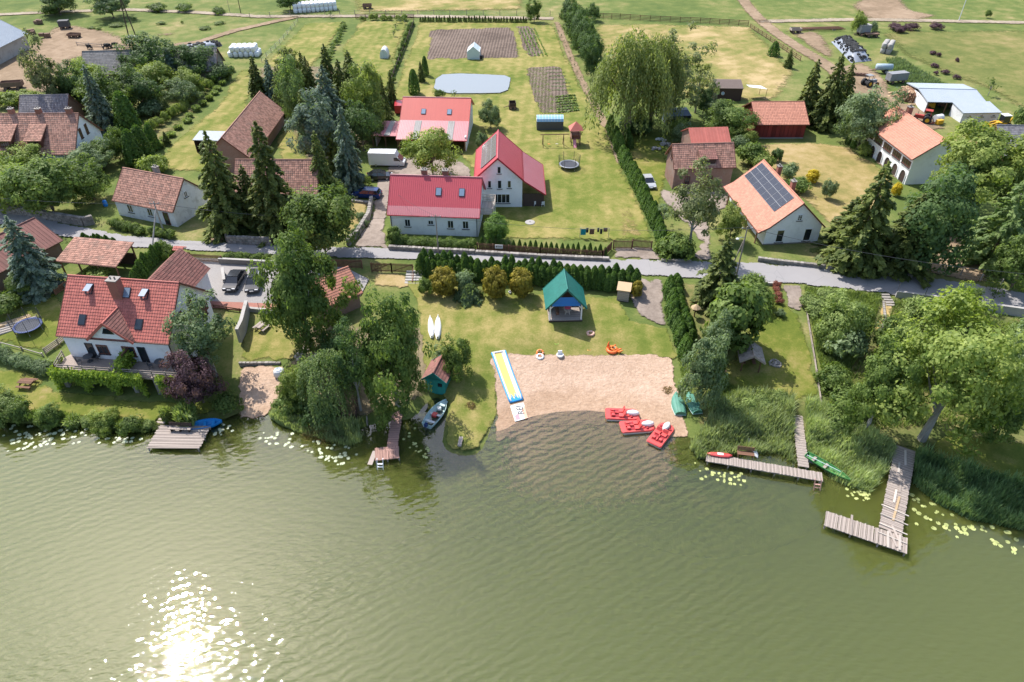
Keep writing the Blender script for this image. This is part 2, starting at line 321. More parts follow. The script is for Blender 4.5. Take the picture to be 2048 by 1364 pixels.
mat('boat_red', (.66,.085,.075), (.58,.07,.065), 3, .4, spec=.5, dirt=.15, dcol=(.5,.2,.18)); mat('boat_white', (.74,.74,.72), (.67,.67,.65), 4, .4, spec=.5); mat('boat_green', (.10,.27,.20), (.075,.21,.155), 2, .55, dirt=.3, dcol=(.2,.3,.26)); mat('boat_blue', (.015,.22,.60), (.012,.18,.52), 2, .45); mat('boat_mint', (.52,.66,.64), (.45,.58,.56), 2, .45); mat('canoe_green', (.07,.26,.08), (.05,.19,.055), 2, .5, dirt=.3, dcol=(.16,.15,.08)); mat('teal_wood', (.03,.27,.24), (.022,.20,.18), 2, .75, tint=.2)
mat('plastic_blue', (.03,.30,.68), None, 2, .4); mat('plastic_yellow', (.70,.50,.16), (.66,.46,.13), 2, .5); mat('plastic_orange', (.80,.26,.06), None, 2, .45); mat('plastic_pink', (.78,.10,.20), None, 2, .5); mat('plastic_peach', (.74,.42,.30), None, 2, .5); mat('plastic_lime', (.42,.72,.12), None, 2, .5); mat('plastic_flame', (.80,.10,.04), (.85,.22,.05), 3, .4); mat('plastic_white', (.70,.70,.70), (.64,.64,.64), 3, .45); mat('plastic_slide_pink', (.72,.30,.34), None, 2, .5); mat('tarp_blue', (.02,.20,.62), None, 2, .45); mat('tarp_light', (.30,.50,.68), (.24,.43,.62), 2, .35); mat('tarp_grey', (.20,.24,.31), (.15,.18,.24), 1.5, .4)
mat('film_white', (.84,.84,.85), (.74,.75,.77), 3, .35, tint=.08, spec=.5); mat('film_black', (.03,.032,.037), (.05,.052,.06), 3, .28, spec=.6); mat('film_silver', (.30,.32,.36), (.18,.2,.23), 2, .35, spec=.5); mat('machine_yellow', (.72,.42,.03), (.62,.35,.03), 3, .5, dirt=.3); mat('machine_red', (.42,.05,.035), (.33,.05,.035), 3, .55, dirt=.4); mat('machine_grey', (.28,.29,.30), (.2,.2,.21), 3, .6, dirt=.4, dcol=(.2,.14,.1)); mat('machine_blue', (.36,.45,.50), (.28,.36,.41), 3, .5, dirt=.3)
mat('gold_leaf', (.7,.55,.2), None, 1, .5); mat('cow_white', (.7,.68,.65), None, 3, .9); mat('cow_black', (.03,.03,.03), None, 3, .9); mat('trampoline_mat', (.05,.055,.07), (.07,.075,.09), 3, .8); mat('trampoline_pad', (.05,.08,.22), None, 2, .6); mat('net', (.04,.045,.05), None, 2, .8); mat('lily', (.30,.35,.10), (.45,.46,.20), 3, .4, tint=.3); mat('lily_glare', (.42,.45,.30), (.33,.37,.22), 3, .35, tint=.25)  # the paler lily tone has the glare on the pads put into its colour
mat('log_end', (.60,.42,.27), (.45,.30,.19), 5, .9, tint=.3); mat('fabric_teal', (.02,.28,.36), None, 2, .9); mat('fabric_dark', (.03,.03,.04), None, 2, .9); mat('fabric_brown', (.20,.10,.07), None, 2, .9); mat('green_glass', (.5,.6,.58), (.62,.7,.7), 1, .2)
glass('window_glass'); glass('car_glass', (.012,.014,.018), .04); glass('roof_glass', (.20,.26,.34), .08)
def solar_mat():
    m, t, b = nodes('solar'); p = nd(t, 'ShaderNodeTexCoord').outputs['Object']
    ck = nd(t, 'ShaderNodeTexBrick'); ck.offset = 0; ck.inputs['Scale'].default_value = 6; ck.inputs['Brick Width'].default_value = 1; ck.inputs['Row Height'].default_value = 1; ck.inputs['Mortar Size'].default_value = .05
    ck.inputs['Color1'].default_value = (.018,.022,.035,1); ck.inputs['Color2'].default_value = (.022,.026,.04,1); ck.inputs['Mortar'].default_value = (.09,.095,.11,1); t.links.new(p, ck.inputs[0])
    t.links.new(ck.outputs[0], b.inputs['Base Color']); b.inputs['Roughness'].default_value = .18; b.inputs['Specular IOR Level'].default_value = .5
solar_mat()

# ------------------------------------------------------------------ the ground: one sheet, the lake bed included
def densify(P, step, jit=0.0, closed=True):
    out = []; n = len(P)
    for i in range(n if closed else n-1):
        a, b = Vector(P[i][:2]), Vector(P[(i+1) % n][:2]); k = max(1, int((b - a).length/step))
        for j in range(k):
            q = a.lerp(b, j/k)
            if jit and j: q += Vector((RND.uniform(-jit, jit), RND.uniform(-jit, jit)))
            out.append(q)
    if not closed: out.append(Vector(P[-1][:2]))
    return out
def cdt_mesh(name, pts, edges, faces, zf, material, out=1, tintless=True):
    v, e, f, *_ = delaunay_2d_cdt(pts, edges, faces, out, 1e-4)
    me = bpy.data.meshes.new(name); me.from_pydata([(p.x, p.y, zf(p.x, p.y)) for p in v], [], f)
    me.materials.append(M[material]); me.polygons.foreach_set('use_smooth', [True]*len(me.polygons)); me.update(); return me, v
def build_ground():
    pts, edges = [], []
    sh = densify(SHORE, .9, 0, False); pts += sh; edges += [(i, i+1) for i in range(len(sh)-1)]
    def grid(x0, x1, y0, y1, s):
        for x in np.arange(x0, x1, s):
            for y in np.arange(y0, y1, s):
                if y < 72 and shore_d(x, y)[0] < s*.4: continue
                pts.append(Vector((x + RND.uniform(-.1, .1)*s, y + RND.uniform(-.1, .1)*s)))
    grid(-95, 95, 36, 72, 1.3); grid(-110, 110, 72, 92, 1.6); grid(-120, 120, 92, 150, 3.5); grid(-200, 200, 150, 300, 8.0); grid(-190, 190, -40, 36, 9.0)
    for x, y in ((-2500,-1500),(2500,-1500),(2500,3500),(-2500,3500),(-900,60),(900,60),(-900,300),(900,300),(0,800),(-600,-300),(600,-300)): pts.append(Vector((x, y)))
    for s in (-1, 1):
        for y in range(40, 70, 6):
            for x in range(100, 200, 12): pts.append(Vector((s*x, y)))
    me, v = cdt_mesh('ground', pts, edges, [], gz, 'pasture', 0)
    tag(link('ground', me), 'wide green and straw coloured pasture ground around the village', 'ground', kind='structure')
build_ground()
def poly_mask(Q, A):
    c = np.zeros(len(Q), bool); B = np.roll(A, 1, 0)
    for (xi, yi), (xj, yj) in zip(A, B):
        if yi != yj: c ^= ((yi > Q[:, 1]) != (yj > Q[:, 1])) & (Q[:, 0] < (xj - xi)*(Q[:, 1] - yi)/(yj - yi) + xi)
    return c
def seg_dist(Q, A, closed=True):
    B = np.roll(A, -1, 0); d = np.full(len(Q), 1e9)
    for a, b in (zip(A, B) if closed else zip(A[:-1], A[1:])):
        ab = b - a; tt = np.clip(((Q - a) @ ab)/max(1e-9, ab @ ab), 0, 1); d = np.minimum(d, np.hypot(*(Q - a - tt[:, None]*ab).T))
    return d
def sheet(name, label, cat, px, material, lay=1, step=1.2, edge=1.0, jit=.12, world=None, zf=None, zoff=None, lim=70):
    """a ground surface laid over the terrain inside a picture polygon"""
    P = world or [on(*p) for p in px]; B = densify(P, step*.6, jit); n = len(B); A = np.array([b[:] for b in B])
    lo, hi = A.min(0), A.max(0); pts = list(B); st = max(step, (hi - lo).max()/lim)
    gx, gy = np.meshgrid(np.arange(lo[0] + st*.4, hi[0], st), np.arange(lo[1] + st*.4, hi[1], st)); Q = np.stack([gx.ravel(), gy.ravel()], 1) + NPR.uniform(-.15, .15, (gx.size, 2))*st
    Q = Q[poly_mask(Q, A)]
    if len(Q): Q = Q[seg_dist(Q, A) > st*.3]; pts += [Vector(q) for q in Q]
    off = zoff if zoff is not None else .05 + .022*lay
    me, v = cdt_mesh(name, pts, [], [list(range(n))], zf or (lambda x, y: gz(x, y) + off + .0003*y), material)
    if edge:
        d = seg_dist(np.array([p[:] for p in v]), A)
        at_ = me.attributes.new('edge', 'FLOAT', 'POINT'); at_.data.foreach_set('value', np.clip(d/edge, 0, 1).astype(np.float32))
    return tag(link(name, me), label, cat, kind='structure')
def strip_poly(px, w):
    P = [at(*p).xy for p in px]; L, R = [], []
    for i, p in enumerate(P):
        d = (P[min(i+1, len(P)-1)] - P[max(i-1, 0)]).normalized(); nrm = Vector((-d.y, d.x)); L.append(p + nrm*w/2); R.append(p - nrm*w/2)
    return L + R[::-1]
S_ = sheet
S_('meadow', 'dry mown hay field with bleached streaks behind the board fence', 'field', [(1178,48),(1300,46),(1505,52),(1560,100),(1600,150),(1560,205),(1420,205),(1250,190),(1190,110)], 'hay', 1, 3.0, 3)
S_('meadow', 'sloping olive green meadow beside the farm sheds', 'field', [(1740,60),(2060,56),(2200,120),(2200,260),(2060,240),(1960,180),(1880,150),(1790,110)], 'olive_meadow', 1, 3.5, 5)
S_('lawn', 'long mown garden lawn between the red roofed house and the hedge', 'lawn', [(832,44),(1108,44),(1130,100),(1176,185),(1226,262),(1272,380),(1320,486),(1220,490),(955,478),(945,345),(905,302),(800,250),(782,190),(800,130),(825,80)], 'lawn', 1, 2.0, 1.5)
S_('lawn', 'narrow mown plot by the post fence near the white bales', 'lawn', [(606,46),(698,42),(662,98),(622,150),(560,190),(515,170),(508,150),(545,105)], 'lawn', 1, 2.5, 2)
S_('lawn', 'narrow mown plot with a white garden tunnel', 'lawn', [(714,42),(822,42),(800,110),(786,180),(740,200),(690,150),(676,100)], 'lawn', 1, 2.5, 2)
S_('lawn', 'open grassy lane between the orchard hedge and the long tiled barn', 'lawn', [(500,110),(512,170),(500,240),(455,300),(440,345),(330,350),(310,320),(345,280),(430,210),(465,150)], 'lawn', 1, 2.2, 2)
S_('lawn', 'small grass strip between the spruce grove and the tiled barns', 'lawn', [(575,225),(620,235),(625,330),(650,400),(560,330),(545,280)], 'lawn', 1, 2.0, 1.5)
S_('dry_lawn', 'parched straw yellow lawn in front of the arcaded white house', 'lawn', [(1500,288),(1625,282),(1712,296),(1800,362),(1785,420),(1690,470),(1640,440),(1600,400),(1560,372),(1480,350)], 'dry_lawn', 1, 1.8, 1.5)
S_('lawn', 'shaded grass yard beside the brick house with parked silver car', 'lawn', [(1240,262),(1330,258),(1345,330),(1330,400),(1340,480),(1312,484),(1262,360)], 'lawn_green', 1, 1.8, 1.5)
S_('lawn', 'beach lawn with green roofed pavilion and grassy spit', 'lawn', [(800,552),(838,556),(900,570),(1060,588),(1240,596),(1262,640),(1338,656),(1362,724),(1310,720),(1000,724),(996,770),(1000,822),(990,848),(972,880),(962,897),(945,907),(925,909),(905,904),(892,894),(887,878),(896,815),(880,785),(850,770),(840,700),(830,600)], 'lawn', 1, .75, .5, lim=120, zoff=.11)
S_('lawn', 'small lakeside lawn with wooden shelter and stone fire ring', 'lawn', [(1505,590),(1560,600),(1606,628),(1628,720),(1642,800),(1600,806),(1470,800),(1420,760),(1480,690)], 'lawn_green', 1, 1.2, .8)
S_('lawn', 'lower lakeside lawn under the vine covered terrace', 'lawn', [(-260,715),(-60,735),(60,740),(110,775),(300,800),(470,800),(462,832),(330,838),(300,848),(200,842),(120,832),(0,826),(-200,812)], 'lawn_green', 1, 1.2, .5)
S_('lawn', 'fenced play lawn with blue rimmed trampoline', 'lawn', [(-90,640),(20,600),(115,570),(140,640),(128,705),(90,710),(0,690),(-80,690)], 'lawn_green', 1, 1.3, .8)
S_('lawn', 'little picnic lawn above the sandy landing', 'lawn', [(478,680),(500,655),(570,645),(625,668),(612,722),(480,728)], 'lawn', 1, 1.0, .6)
S_('meadow', 'strip of dry grass beyond the far wire fence', 'field', [(690,-14),(1060,-14),(1058,24),(700,28)], 'hay', 1, 3.0, 5)
S_('lawn', 'sunny grass strip between the huge willow and the dark reeds', 'lawn', [(1840,888),(1900,862),(2048,880),(2220,920),(2220,1040),(2048,985),(1940,945),(1870,918)], 'lawn_green', 3, 1.2, .8)
S_('bare_ground', 'bare trampled farmyard with cows beside the grey barn', 'farmyard', [(-200,140),(0,108),(62,84),(100,52),(160,48),(230,62),(300,90),(240,110),(164,118),(166,172),(90,192),(0,190),(-200,220)], 'dirt', 2, 3.0, 4)
S_('bare_ground', 'bare dirt patch in the far pasture', 'ground', [(300,66),(362,62),(356,72),(308,77)], 'dirt', 2, 2.5, 3)
S_('bare_ground', 'bare earthen farmyard between silage clamp and tool shed', 'farmyard', [(1672,128),(1740,124),(1770,150),(1800,196),(1850,220),(1900,250),(1880,268),(1790,232),(1712,196),(1672,170)], 'dirt', 2, 2.5, 2)
S_('bare_ground', 'excavated sandy dirt around the pit beyond the track', 'ground', [(1690,10),(1720,-8),(1810,-6),(1830,20),(1900,34),(1840,44),(1770,46),(1720,40)], 'dirt', 2, 3.5, 4)
S_('bare_ground', 'bare earth by the timber trailer and silage clamp', 'ground', [(1570,66),(1640,58),(1660,80),(1690,125),(1650,118),(1610,96)], 'dirt', 2, 3.0, 3)
S_('bare_ground', 'brown bare strip under the young hedge', 'ground', None, 'dirt', 2, 1.0, .8, world=strip_poly([(1113,44),(1135,100),(1162,160),(1196,225),(1218,262),(1245,330)], 2.6), lim=400)
S_('bare_ground', 'pale dry patch by the garden gates', 'ground', [(1235,395),(1262,400),(1300,478),(1228,482)], 'dry_lawn', 2, 1.5, 2.5)
S_('track', 'pale farm track crossing the far fields', 'track', None, 'track', 3, 1.0, 1.0, world=strip_poly([(-300,40),(0,30),(120,24),(260,20),(400,26),(520,34),(640,33),(830,33),(1000,36),(1110,38)], 4.0), lim=400)
S_('track', 'dirt track running down past the long barn and bales', 'track', None, 'dirt', 3, 1.0, 1.2, world=strip_poly([(600,33),(540,46),(470,62),(400,84),(340,92)], 4.0), lim=400)
S_('track', 'rutted dirt track from the field to the farm buildings', 'track', None, 'dirt', 3, 1.0, 1.2, world=strip_poly([(1478,-10),(1502,22),(1526,46),(1560,72),(1600,98),(1650,128),(1690,162),(1740,196),(1800,228),(1880,262)], 5.0), lim=400)
S_('track', 'pale gravel track along the upper field', 'track', None, 'track', 3, 1.0, 1.0, world=strip_poly([(1512,44),(1600,42),(1720,40),(1850,42),(2048,46),(2300,52)], 4.2), lim=400)
S_('ploughed_plot', 'bare brown ploughed vegetable plot beyond the pond', 'field', [(858,60),(1026,54),(1048,118),(848,121)], 'soil', 2, 2.0, .6)
S_('ploughed_plot', 'brown soil strip with rows of young vegetables', 'field', [(1028,54),(1066,52),(1092,114),(1050,118)], 'soil', 2, 2.0, .6)
S_('ploughed_plot', 'long vegetable bed with cabbage rows near the pond', 'field', [(1044,136),(1122,132),(1158,228),(1074,232)], 'soil', 2, 2.0, .5)
ROAD = [(-160,385),(60,428),(130,447),(250,470),(380,482),(470,486),(600,490),(700,494),(777,497),(932,504),(1000,509),(1223,519),(1328,520),(1520,526),(1654,537),(1824,551),(1950,568),(2060,588),(2260,622),
  (2260,665),(2060,632),(1765,590),(1600,571),(1520,565),(1390,559),(1279,554),(1100,541),(900,526),(723,519),(600,516),(500,510),(380,503),(300,500),(200,492),(100,470),(-160,425)]
S_('road', 'grey asphalt village road between the houses and the shore gardens', 'road', ROAD, 'asphalt', 4, 1.0, .5, .04, lim=400)
S_('driveway', 'paved driveway beside the long red roofed house', 'driveway', [(698,497),(780,499),(772,462),(781,400),(800,345),(775,338),(752,360),(746,402),(738,436),(722,466)], 'gravel', 3, 1.0, .4)
S_('driveway', 'rounded gravel court in front of the red roofed barn', 'driveway', [(790,360),(764,338),(790,318),(850,312),(905,314),(936,330),(948,350),(944,360),(880,366)], 'gravel', 3, 1.2, .5)
S_('driveway', 'brick paved apron in front of the double garden gate', 'driveway', [(1222,520),(1230,496),(1302,494),(1330,521)], 'gravel', 3, .9, .3)
S_('driveway', 'pale gravel yard between brick house and solar roofed house', 'driveway', [(1372,524),(1428,524),(1424,470),(1420,440),(1452,420),(1466,396),(1450,380),(1350,382),(1306,376),(1320,400),(1352,434),(1378,460),(1398,486)], 'gravel', 3, 1.2, .8)
S_('driveway', 'gravel pad running from the road down to the beach hedge', 'driveway', [(1258,557),(1328,558),(1332,620),(1348,668),(1362,722),(1372,760),(1352,720),(1336,660),(1300,646),(1272,634),(1258,600)], 'gravel', 3, 1.0, .5)
S_('driveway', 'grey paved parking court with two dark cars', 'driveway', [(376,516),(560,524),(690,536),(738,560),(722,592),(600,612),(420,610),(402,585),(384,560)], 'paving_grey', 3, 1.0, 0, .02)
S_('driveway', 'red paved border along the parking court', 'driveway', [(412,604),(600,610),(600,622),(415,618)], 'paving_red', 5, .8, 0, .02)
S_('driveway', 'red paved corner by the wooden gate', 'driveway', [(352,524),(392,524),(398,560),(380,556)], 'paving_red', 5, .8, 0, .02)
S_('path', 'grey stone path leading from the road to the lakeside lawn', 'path', [(1561,570),(1605,573),(1609,624),(1576,620)], 'gravel', 3, .8, .25)
S_('path', 'yellow straw path with stone steps beside the rough meadow', 'path', [(1766,592),(1786,594),(1784,672),(1742,668)], 'straw', 3, .8, .4)
S_('driveway', 'earthen drive beside the white cottage', 'driveway', [(412,488),(455,490),(448,462),(440,448),(420,448)], 'dirt', 3, 1.0, .5)
S_('driveway', 'dry earth terrace behind the low stone wall', 'ground', [(690,402),(742,400),(735,440),(712,470),(690,462)], 'dry_lawn', 3, 1.0, .5)
S_('path', 'dry brown forecourt along the arcade', 'path', [(1722,302),(1740,300),(1806,352),(1800,372),(1782,356)], 'dirt', 3, 1.2, .8)
S_('bare_ground', 'sandy bank under the dark yew hedge', 'ground', [(1830,545),(1880,470),(1960,440),(1975,520),(1990,574),(1920,566)], 'dirt', 2, 1.4, 1.5)
S_('bare_ground', 'rough soil under the orchard trees', 'ground', [(-40,330),(0,230),(120,160),(280,130),(440,140),(430,200),(330,290),(230,330),(215,410),(0,425)], 'rough_ground', 1, 2.2, 3)
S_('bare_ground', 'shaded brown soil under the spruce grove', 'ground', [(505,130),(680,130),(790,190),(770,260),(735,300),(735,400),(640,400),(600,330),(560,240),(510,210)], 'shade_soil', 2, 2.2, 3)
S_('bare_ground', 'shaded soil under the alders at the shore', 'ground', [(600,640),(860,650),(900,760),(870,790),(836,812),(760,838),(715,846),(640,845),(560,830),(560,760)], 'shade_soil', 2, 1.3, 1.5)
S_('bare_ground', 'overgrown rough ground beside the shore path', 'ground', [(1606,574),(1764,590),(1900,600),(2300,690),(2300,980),(2048,980),(1850,905),(1660,880),(1640,720)], 'rough_ground', 1, 1.4, 1)
S_('bare_ground', 'overgrown ground under the hedge and shrubs by the beach', 'ground', [(1330,562),(1520,572),(1540,610),(1470,700),(1440,780),(1640,800),(1640,880),(1400,878),(1378,800),(1350,690)], 'rough_ground', 0, 1.4, 1)
S_('beach', 'pale trampled sand of the bathing beach sloping under the water', 'beach', [(979,716),(990,707),(1060,705),(1200,707),(1305,707),(1340,714),(1354,732),(1350,762),(1364,790),(1374,830),(1380,876),(1340,882),(1260,866),(1170,852),(1080,862),(1020,880),(984,888),(992,840),(988,790),(981,750)], 'sand', 3, .9, .35)
S_('lake_bed', 'sandy shallows sinking away under the lake water', 'lake bed', [(975,800),(1000,790),(1375,800),(1390,880),(1420,960),(1360,1040),(1200,1075),(1060,1060),(960,1000),(950,930)], 'sand', 1, 1.3, 7.0)
S_('beach', 'small sandy landing beside the vine house', 'beach', [(476,732),(520,728),(568,730),(576,770),(556,812),(530,838),(500,846),(470,838),(474,800)], 'sand', 3, .8, .6)

# ------------------------------------------------------------------ lake and pond water
def water_mat(name, murk1, murk2, clear, wave=1.0, rough=.015, spec=1.0):
    m, t, b = nodes(name); p = pos(t)
    t.nodes.remove(b); out = t.nodes['Material Output']
    def waves(ang, period, dist, dsc):
        mp = nd(t, 'ShaderNodeMapping'); mp.inputs['Rotation'].default_value = (0, 0, ang); t.links.new(p, mp.inputs[0])
        w = nd(t, 'ShaderNodeTexWave', wave_type='BANDS', bands_direction='Y'); w.inputs['Scale'].default_value = .314/period; w.inputs['Distortion'].default_value = dist; w.inputs['Detail'].default_value = 3; w.inputs['Detail Scale'].default_value = dsc; w.inputs['Detail Roughness'].default_value = .6
        t.links.new(mp.outputs[0], w.inputs[0]); return w.outputs['Fac']
    def stretched(ang, sx, sy, sc, det=3):
        mp = nd(t, 'ShaderNodeMapping'); mp.inputs['Rotation'].default_value = (0, 0, ang); mp.inputs['Scale'].default_value = (sx, sy, 1); t.links.new(p, mp.inputs[0]); return noise(t, sc, det, .55, mp.outputs[0])
    calm = ramp_f(t, noise(t, .035, 2, .5, p), .35, .65)
    h = mth(t, 'MULTIPLY', stretched(math.radians(-28), .30, 1.0, 2.0, 1.4), .8)
    h = mth(t, 'MULTIPLY_ADD', stretched(math.radians(-40), .4, 1.0, 4.0, 1), .16, h)
    h = mth(t, 'MULTIPLY_ADD', waves(math.radians(-30), .8, 5.0, 1.2), .2, h)
    h = mth(t, 'MULTIPLY', h, mth(t, 'MULTIPLY_ADD', calm, .8, .3))
    if clear: h = mth(t, 'MULTIPLY', h, mth(t, 'MULTIPLY_ADD', ramp_f(t, attr(t, 'depth'), 0, 1.0), .88, .12))
    bp = nd(t, 'ShaderNodeBump'); bp.inputs['Strength'].default_value = 1.0; bp.inputs['Distance'].default_value = .082*wave; t.links.new(h, bp.inputs['Height'])
    gl = nd(t, 'ShaderNodeBsdfGlossy'); gl.inputs['Roughness'].default_value = rough; gl.inputs['Color'].default_value = (spec, spec, spec, 1); t.links.new(bp.outputs[0], gl.inputs['Normal'])
    df = nd(t, 'ShaderNodeSubsurfaceScattering', falloff='BURLEY') if clear else nd(t, 'ShaderNodeBsdfDiffuse'); t.links.new(mix(t, noise(t, .03, 3, .5, p), murk1, murk2), df.inputs[0]); t.links.new(bp.outputs[0], df.inputs['Normal'])
    if clear: df.inputs['Scale'].default_value = 1.0; df.inputs['Radius'].default_value = (1.2, 1.4, .9)
    tr = nd(t, 'ShaderNodeBsdfTransparent'); tr.inputs[0].default_value = (.98,.97,.92,1)
    body = df.outputs[0]
    if clear:
        k = mth(t, 'SUBTRACT', 1.0, mth(t, 'POWER', 2.718, mth(t, 'MULTIPLY', attr(t, 'depth'), -clear)))
        mx = nd(t, 'ShaderNodeMixShader'); t.links.new(k, mx.inputs[0]); t.links.new(tr.outputs[0], mx.inputs[1]); t.links.new(df.outputs[0], mx.inputs[2]); body = mx.outputs[0]
    fr = nd(t, 'ShaderNodeFresnel'); fr.inputs['IOR'].default_value = 1.68; t.links.new(bp.outputs[0], fr.inputs['Normal'])
    m2 = nd(t, 'ShaderNodeMixShader'); t.links.new(fr.outputs[0], m2.inputs[0]); t.links.new(body, m2.inputs[1]); t.links.new(gl.outputs[0], m2.inputs[2]); t.links.new(m2.outputs[0], out.inputs[0])
water_mat('lake_water', (.088,.102,.022), (.104,.116,.030), 1.1)
water_mat('pond_water', (.22,.23,.225), (.25,.26,.25), 0, .25, .05)  # pale murk tone: part of the sky reflection is put into the colour
def build_lake():
    xs = np.concatenate([[-900,-400,-200,-140], np.arange(-100, 101, 1.25), [140,200,400,900]]); ys = np.concatenate([[-900,-300,-80,0,15], np.arange(22, 64, 1.0)])
    V = np.array([(x, y, 0.0) for y in ys for x in xs]); nx = len(xs)
    F = np.array([(j*nx+i, j*nx+i+1, (j+1)*nx+i+1, (j+1)*nx+i) for j in range(len(ys)-1) for i in range(nx-1)])
    me = np_mesh('lake', V, F, 'lake_water')
    d = np.array([max(0.0, -gz(x, y)) for x, y, _ in V], np.float32); a = me.attributes.new('depth', 'FLOAT', 'POINT'); a.data.foreach_set('value', d)
    tag(link('lake', me), 'rippled olive green lake water with sun glitter', 'lake', kind='structure')
build_lake()
POND = [(872,160),(885,151),(920,149),(975,151),(1010,153),(1021,158),(1019,170),(1016,182),(1000,188),(960,189),(905,189),(878,186),(868,178)]
S_('pond', 'pale oblong garden pond on the lawn', 'pond', POND, 'pond_water', 5, 1.5, 0, .05, zf=lambda x, y: gz(-3, 178) + .2)
S_('bank', 'muddy grassy rim around the garden pond', 'ground', [(945 + (x-945)*1.05, 170 + (y-170)*1.16) for x, y in POND], 'rough_ground', 3, 1.2, .5)

# ------------------------------------------------------------------ plants: leaf clumps as small faces
def rnd_dirs(n, rng):
    d = rng.normal(size=(n, 3)); return d/np.linalg.norm(d, axis=1)[:, None]
def unit(a): return a/np.maximum(1e-9, np.linalg.norm(a, axis=1))[:, None]
def cards(C, N, S, rng, asp=.62, T=None):
    """diamond shaped leaves: centres, normals, lengths (and long axes)"""
    n = len(C); N = unit(N); R = rnd_dirs(n, rng) if T is None else T
    T = unit(R - (R*N).sum(1)[:, None]*N); B = np.cross(N, T); S = np.broadcast_to(np.asarray(S, float), (n,))[:, None]
    V = np.stack([C - T*S*.5, C + B*S*asp*.5 - T*S*.08, C + T*S*.5, C - B*S*asp*.5 - T*S*.08], 1).reshape(-1, 3)
    return V, np.arange(n*4).reshape(n, 4)
def join(parts):
    V, F, t, o = [], [], [], 0
    for v, f, tt in parts: V.append(v); F.append(f + o); t.append(tt); o += len(v)
    return np.vstack(V), np.vstack(F), np.concatenate(t)
def crown_leafy(seed, R, H, nc=60, nl=150, ls=.34, rc=.30, low=-.85, z0=None, lump=.3, asp=.62):
    """leaf clumps spread through an uneven ellipsoid"""
    g = np.random.default_rng(seed); z0 = H*.55 if z0 is None else z0
    D = rnd_dirs(nc*3, g); D = D[D[:, 2] > low][:nc]; n = len(D)
    lob = 1 + lump*np.sin(D @ g.normal(size=(3, 4))*2.6 + g.uniform(0, 6, 4)).mean(1)*1.6
    rad = lob*np.where(g.random(n) < .72, g.uniform(.72, .96, n), g.uniform(.2, .7, n))
    ax = np.array([R, R, H/2]); C = D*ax*rad[:, None]*(1 - rc*.55); ct = g.uniform(0, 1, n)
    rr = R*rc*g.uniform(.65, 1.3, n)
    i = np.repeat(np.arange(n), nl); d = rnd_dirs(n*nl, g); d = unit(d + .35*D[i])
    P = C[i] + d*(rr[i]*g.uniform(.45, 1.08, n*nl))[:, None]*np.array([1, 1, .8])
    N = .75*d + .45*D[i] + np.array([0, 0, .35]) + .55*rnd_dirs(n*nl, g)
    V, F = cards(P, N, ls*(.45 + 1.1*g.random(n*nl)**1.6), g, asp)
    return V + [0, 0, z0], F, np.clip(.5*ct[i] + .6*g.random(n*nl) - .05, 0, 1)
def trunk_mb(seed, H, r, spread, n=5, base=.0, fork=.35):
    g = random.Random(seed); m = MB(); k = H*fork
    m.tube([(0, 0, -.3), (g.uniform(-.1, .1), g.uniform(-.1, .1), k*.5), (g.uniform(-.2, .2), g.uniform(-.2, .2), k), (g.uniform(-.3, .3), g.uniform(-.3, .3), H*.72)], [r*1.25, r, r*.85, r*.25], 8)
    for i in range(n):
        a = 2*math.pi*i/n + g.uniform(-.4, .4); z = k*g.uniform(.75, 1.25); e = spread*g.uniform(.55, .85)
        m.tube([(0, 0, z), (math.cos(a)*e*.5, math.sin(a)*e*.5, z + H*.16), (math.cos(a)*e, math.sin(a)*e, z + H*g.uniform(.25, .4))], [r*.5, r*.33, r*.1], 5)
    return m
def crown_spruce(seed, H, R, lev=24, per=10, ls=.42, droop=.28, full=1.0):
    g = np.random.default_rng(seed); P, N, T, S, t = [], [], [], [], []
    for l in range(lev):
        f = l/(lev-1); z = H*(.06 + .93*f); r = R*((1 - f)**.64*.93 + .04)*g.uniform(.72, 1.18); k = max(4, int(per*(1 - .55*f)))
        for b in range(k):
            a = 2*math.pi*(b + g.uniform(-.35, .35))/k + l*.7; rb = r*g.uniform(.58, 1.18); m = max(4, int(rb/R*26*full) + 3); ct = g.random()
            s = np.sqrt(np.linspace(.08, 1, m)); rad = s*rb; zz = z - droop*rb*s*s*1.3 + .10*rb*np.maximum(0, s - .75) + g.normal(0, .05, m)
            wob = g.normal(0, .16, m)*rb*.5*s; ca, sa = math.cos(a), math.sin(a)
            P.append(np.stack([ca*rad - sa*wob, sa*rad + ca*wob, zz], 1))
            N.append(np.stack([ca*.35 + g.normal(0, .35, m), sa*.35 + g.normal(0, .35, m), 1.0 + g.normal(0, .25, m)], 1))
            T.append(np.stack([ca + g.normal(0, .5, m), sa + g.normal(0, .5, m), -.5 + g.normal(0, .25, m)], 1)); S.append(ls*g.uniform(.7, 1.35, m)*(.6 + .4*(1 - f))); t.append(np.clip(.5*ct + .55*g.random(m), 0, 1))
    P, N, T = map(np.vstack, (P, N, T)); S = np.concatenate(S); t = np.concatenate(t)
    V, F = cards(P, N, S*1.5, g, .5, unit(T))
    N2 = np.stack([P[:, 0], P[:, 1], np.full(len(P), R*.4)], 1)/R + g.normal(0, .4, (len(P), 3)); V2, F2 = cards(P - [0, 0, .12], N2, S*1.3, g, .55)
    return join([(V, F, t), (V2, F2, t*.9)])
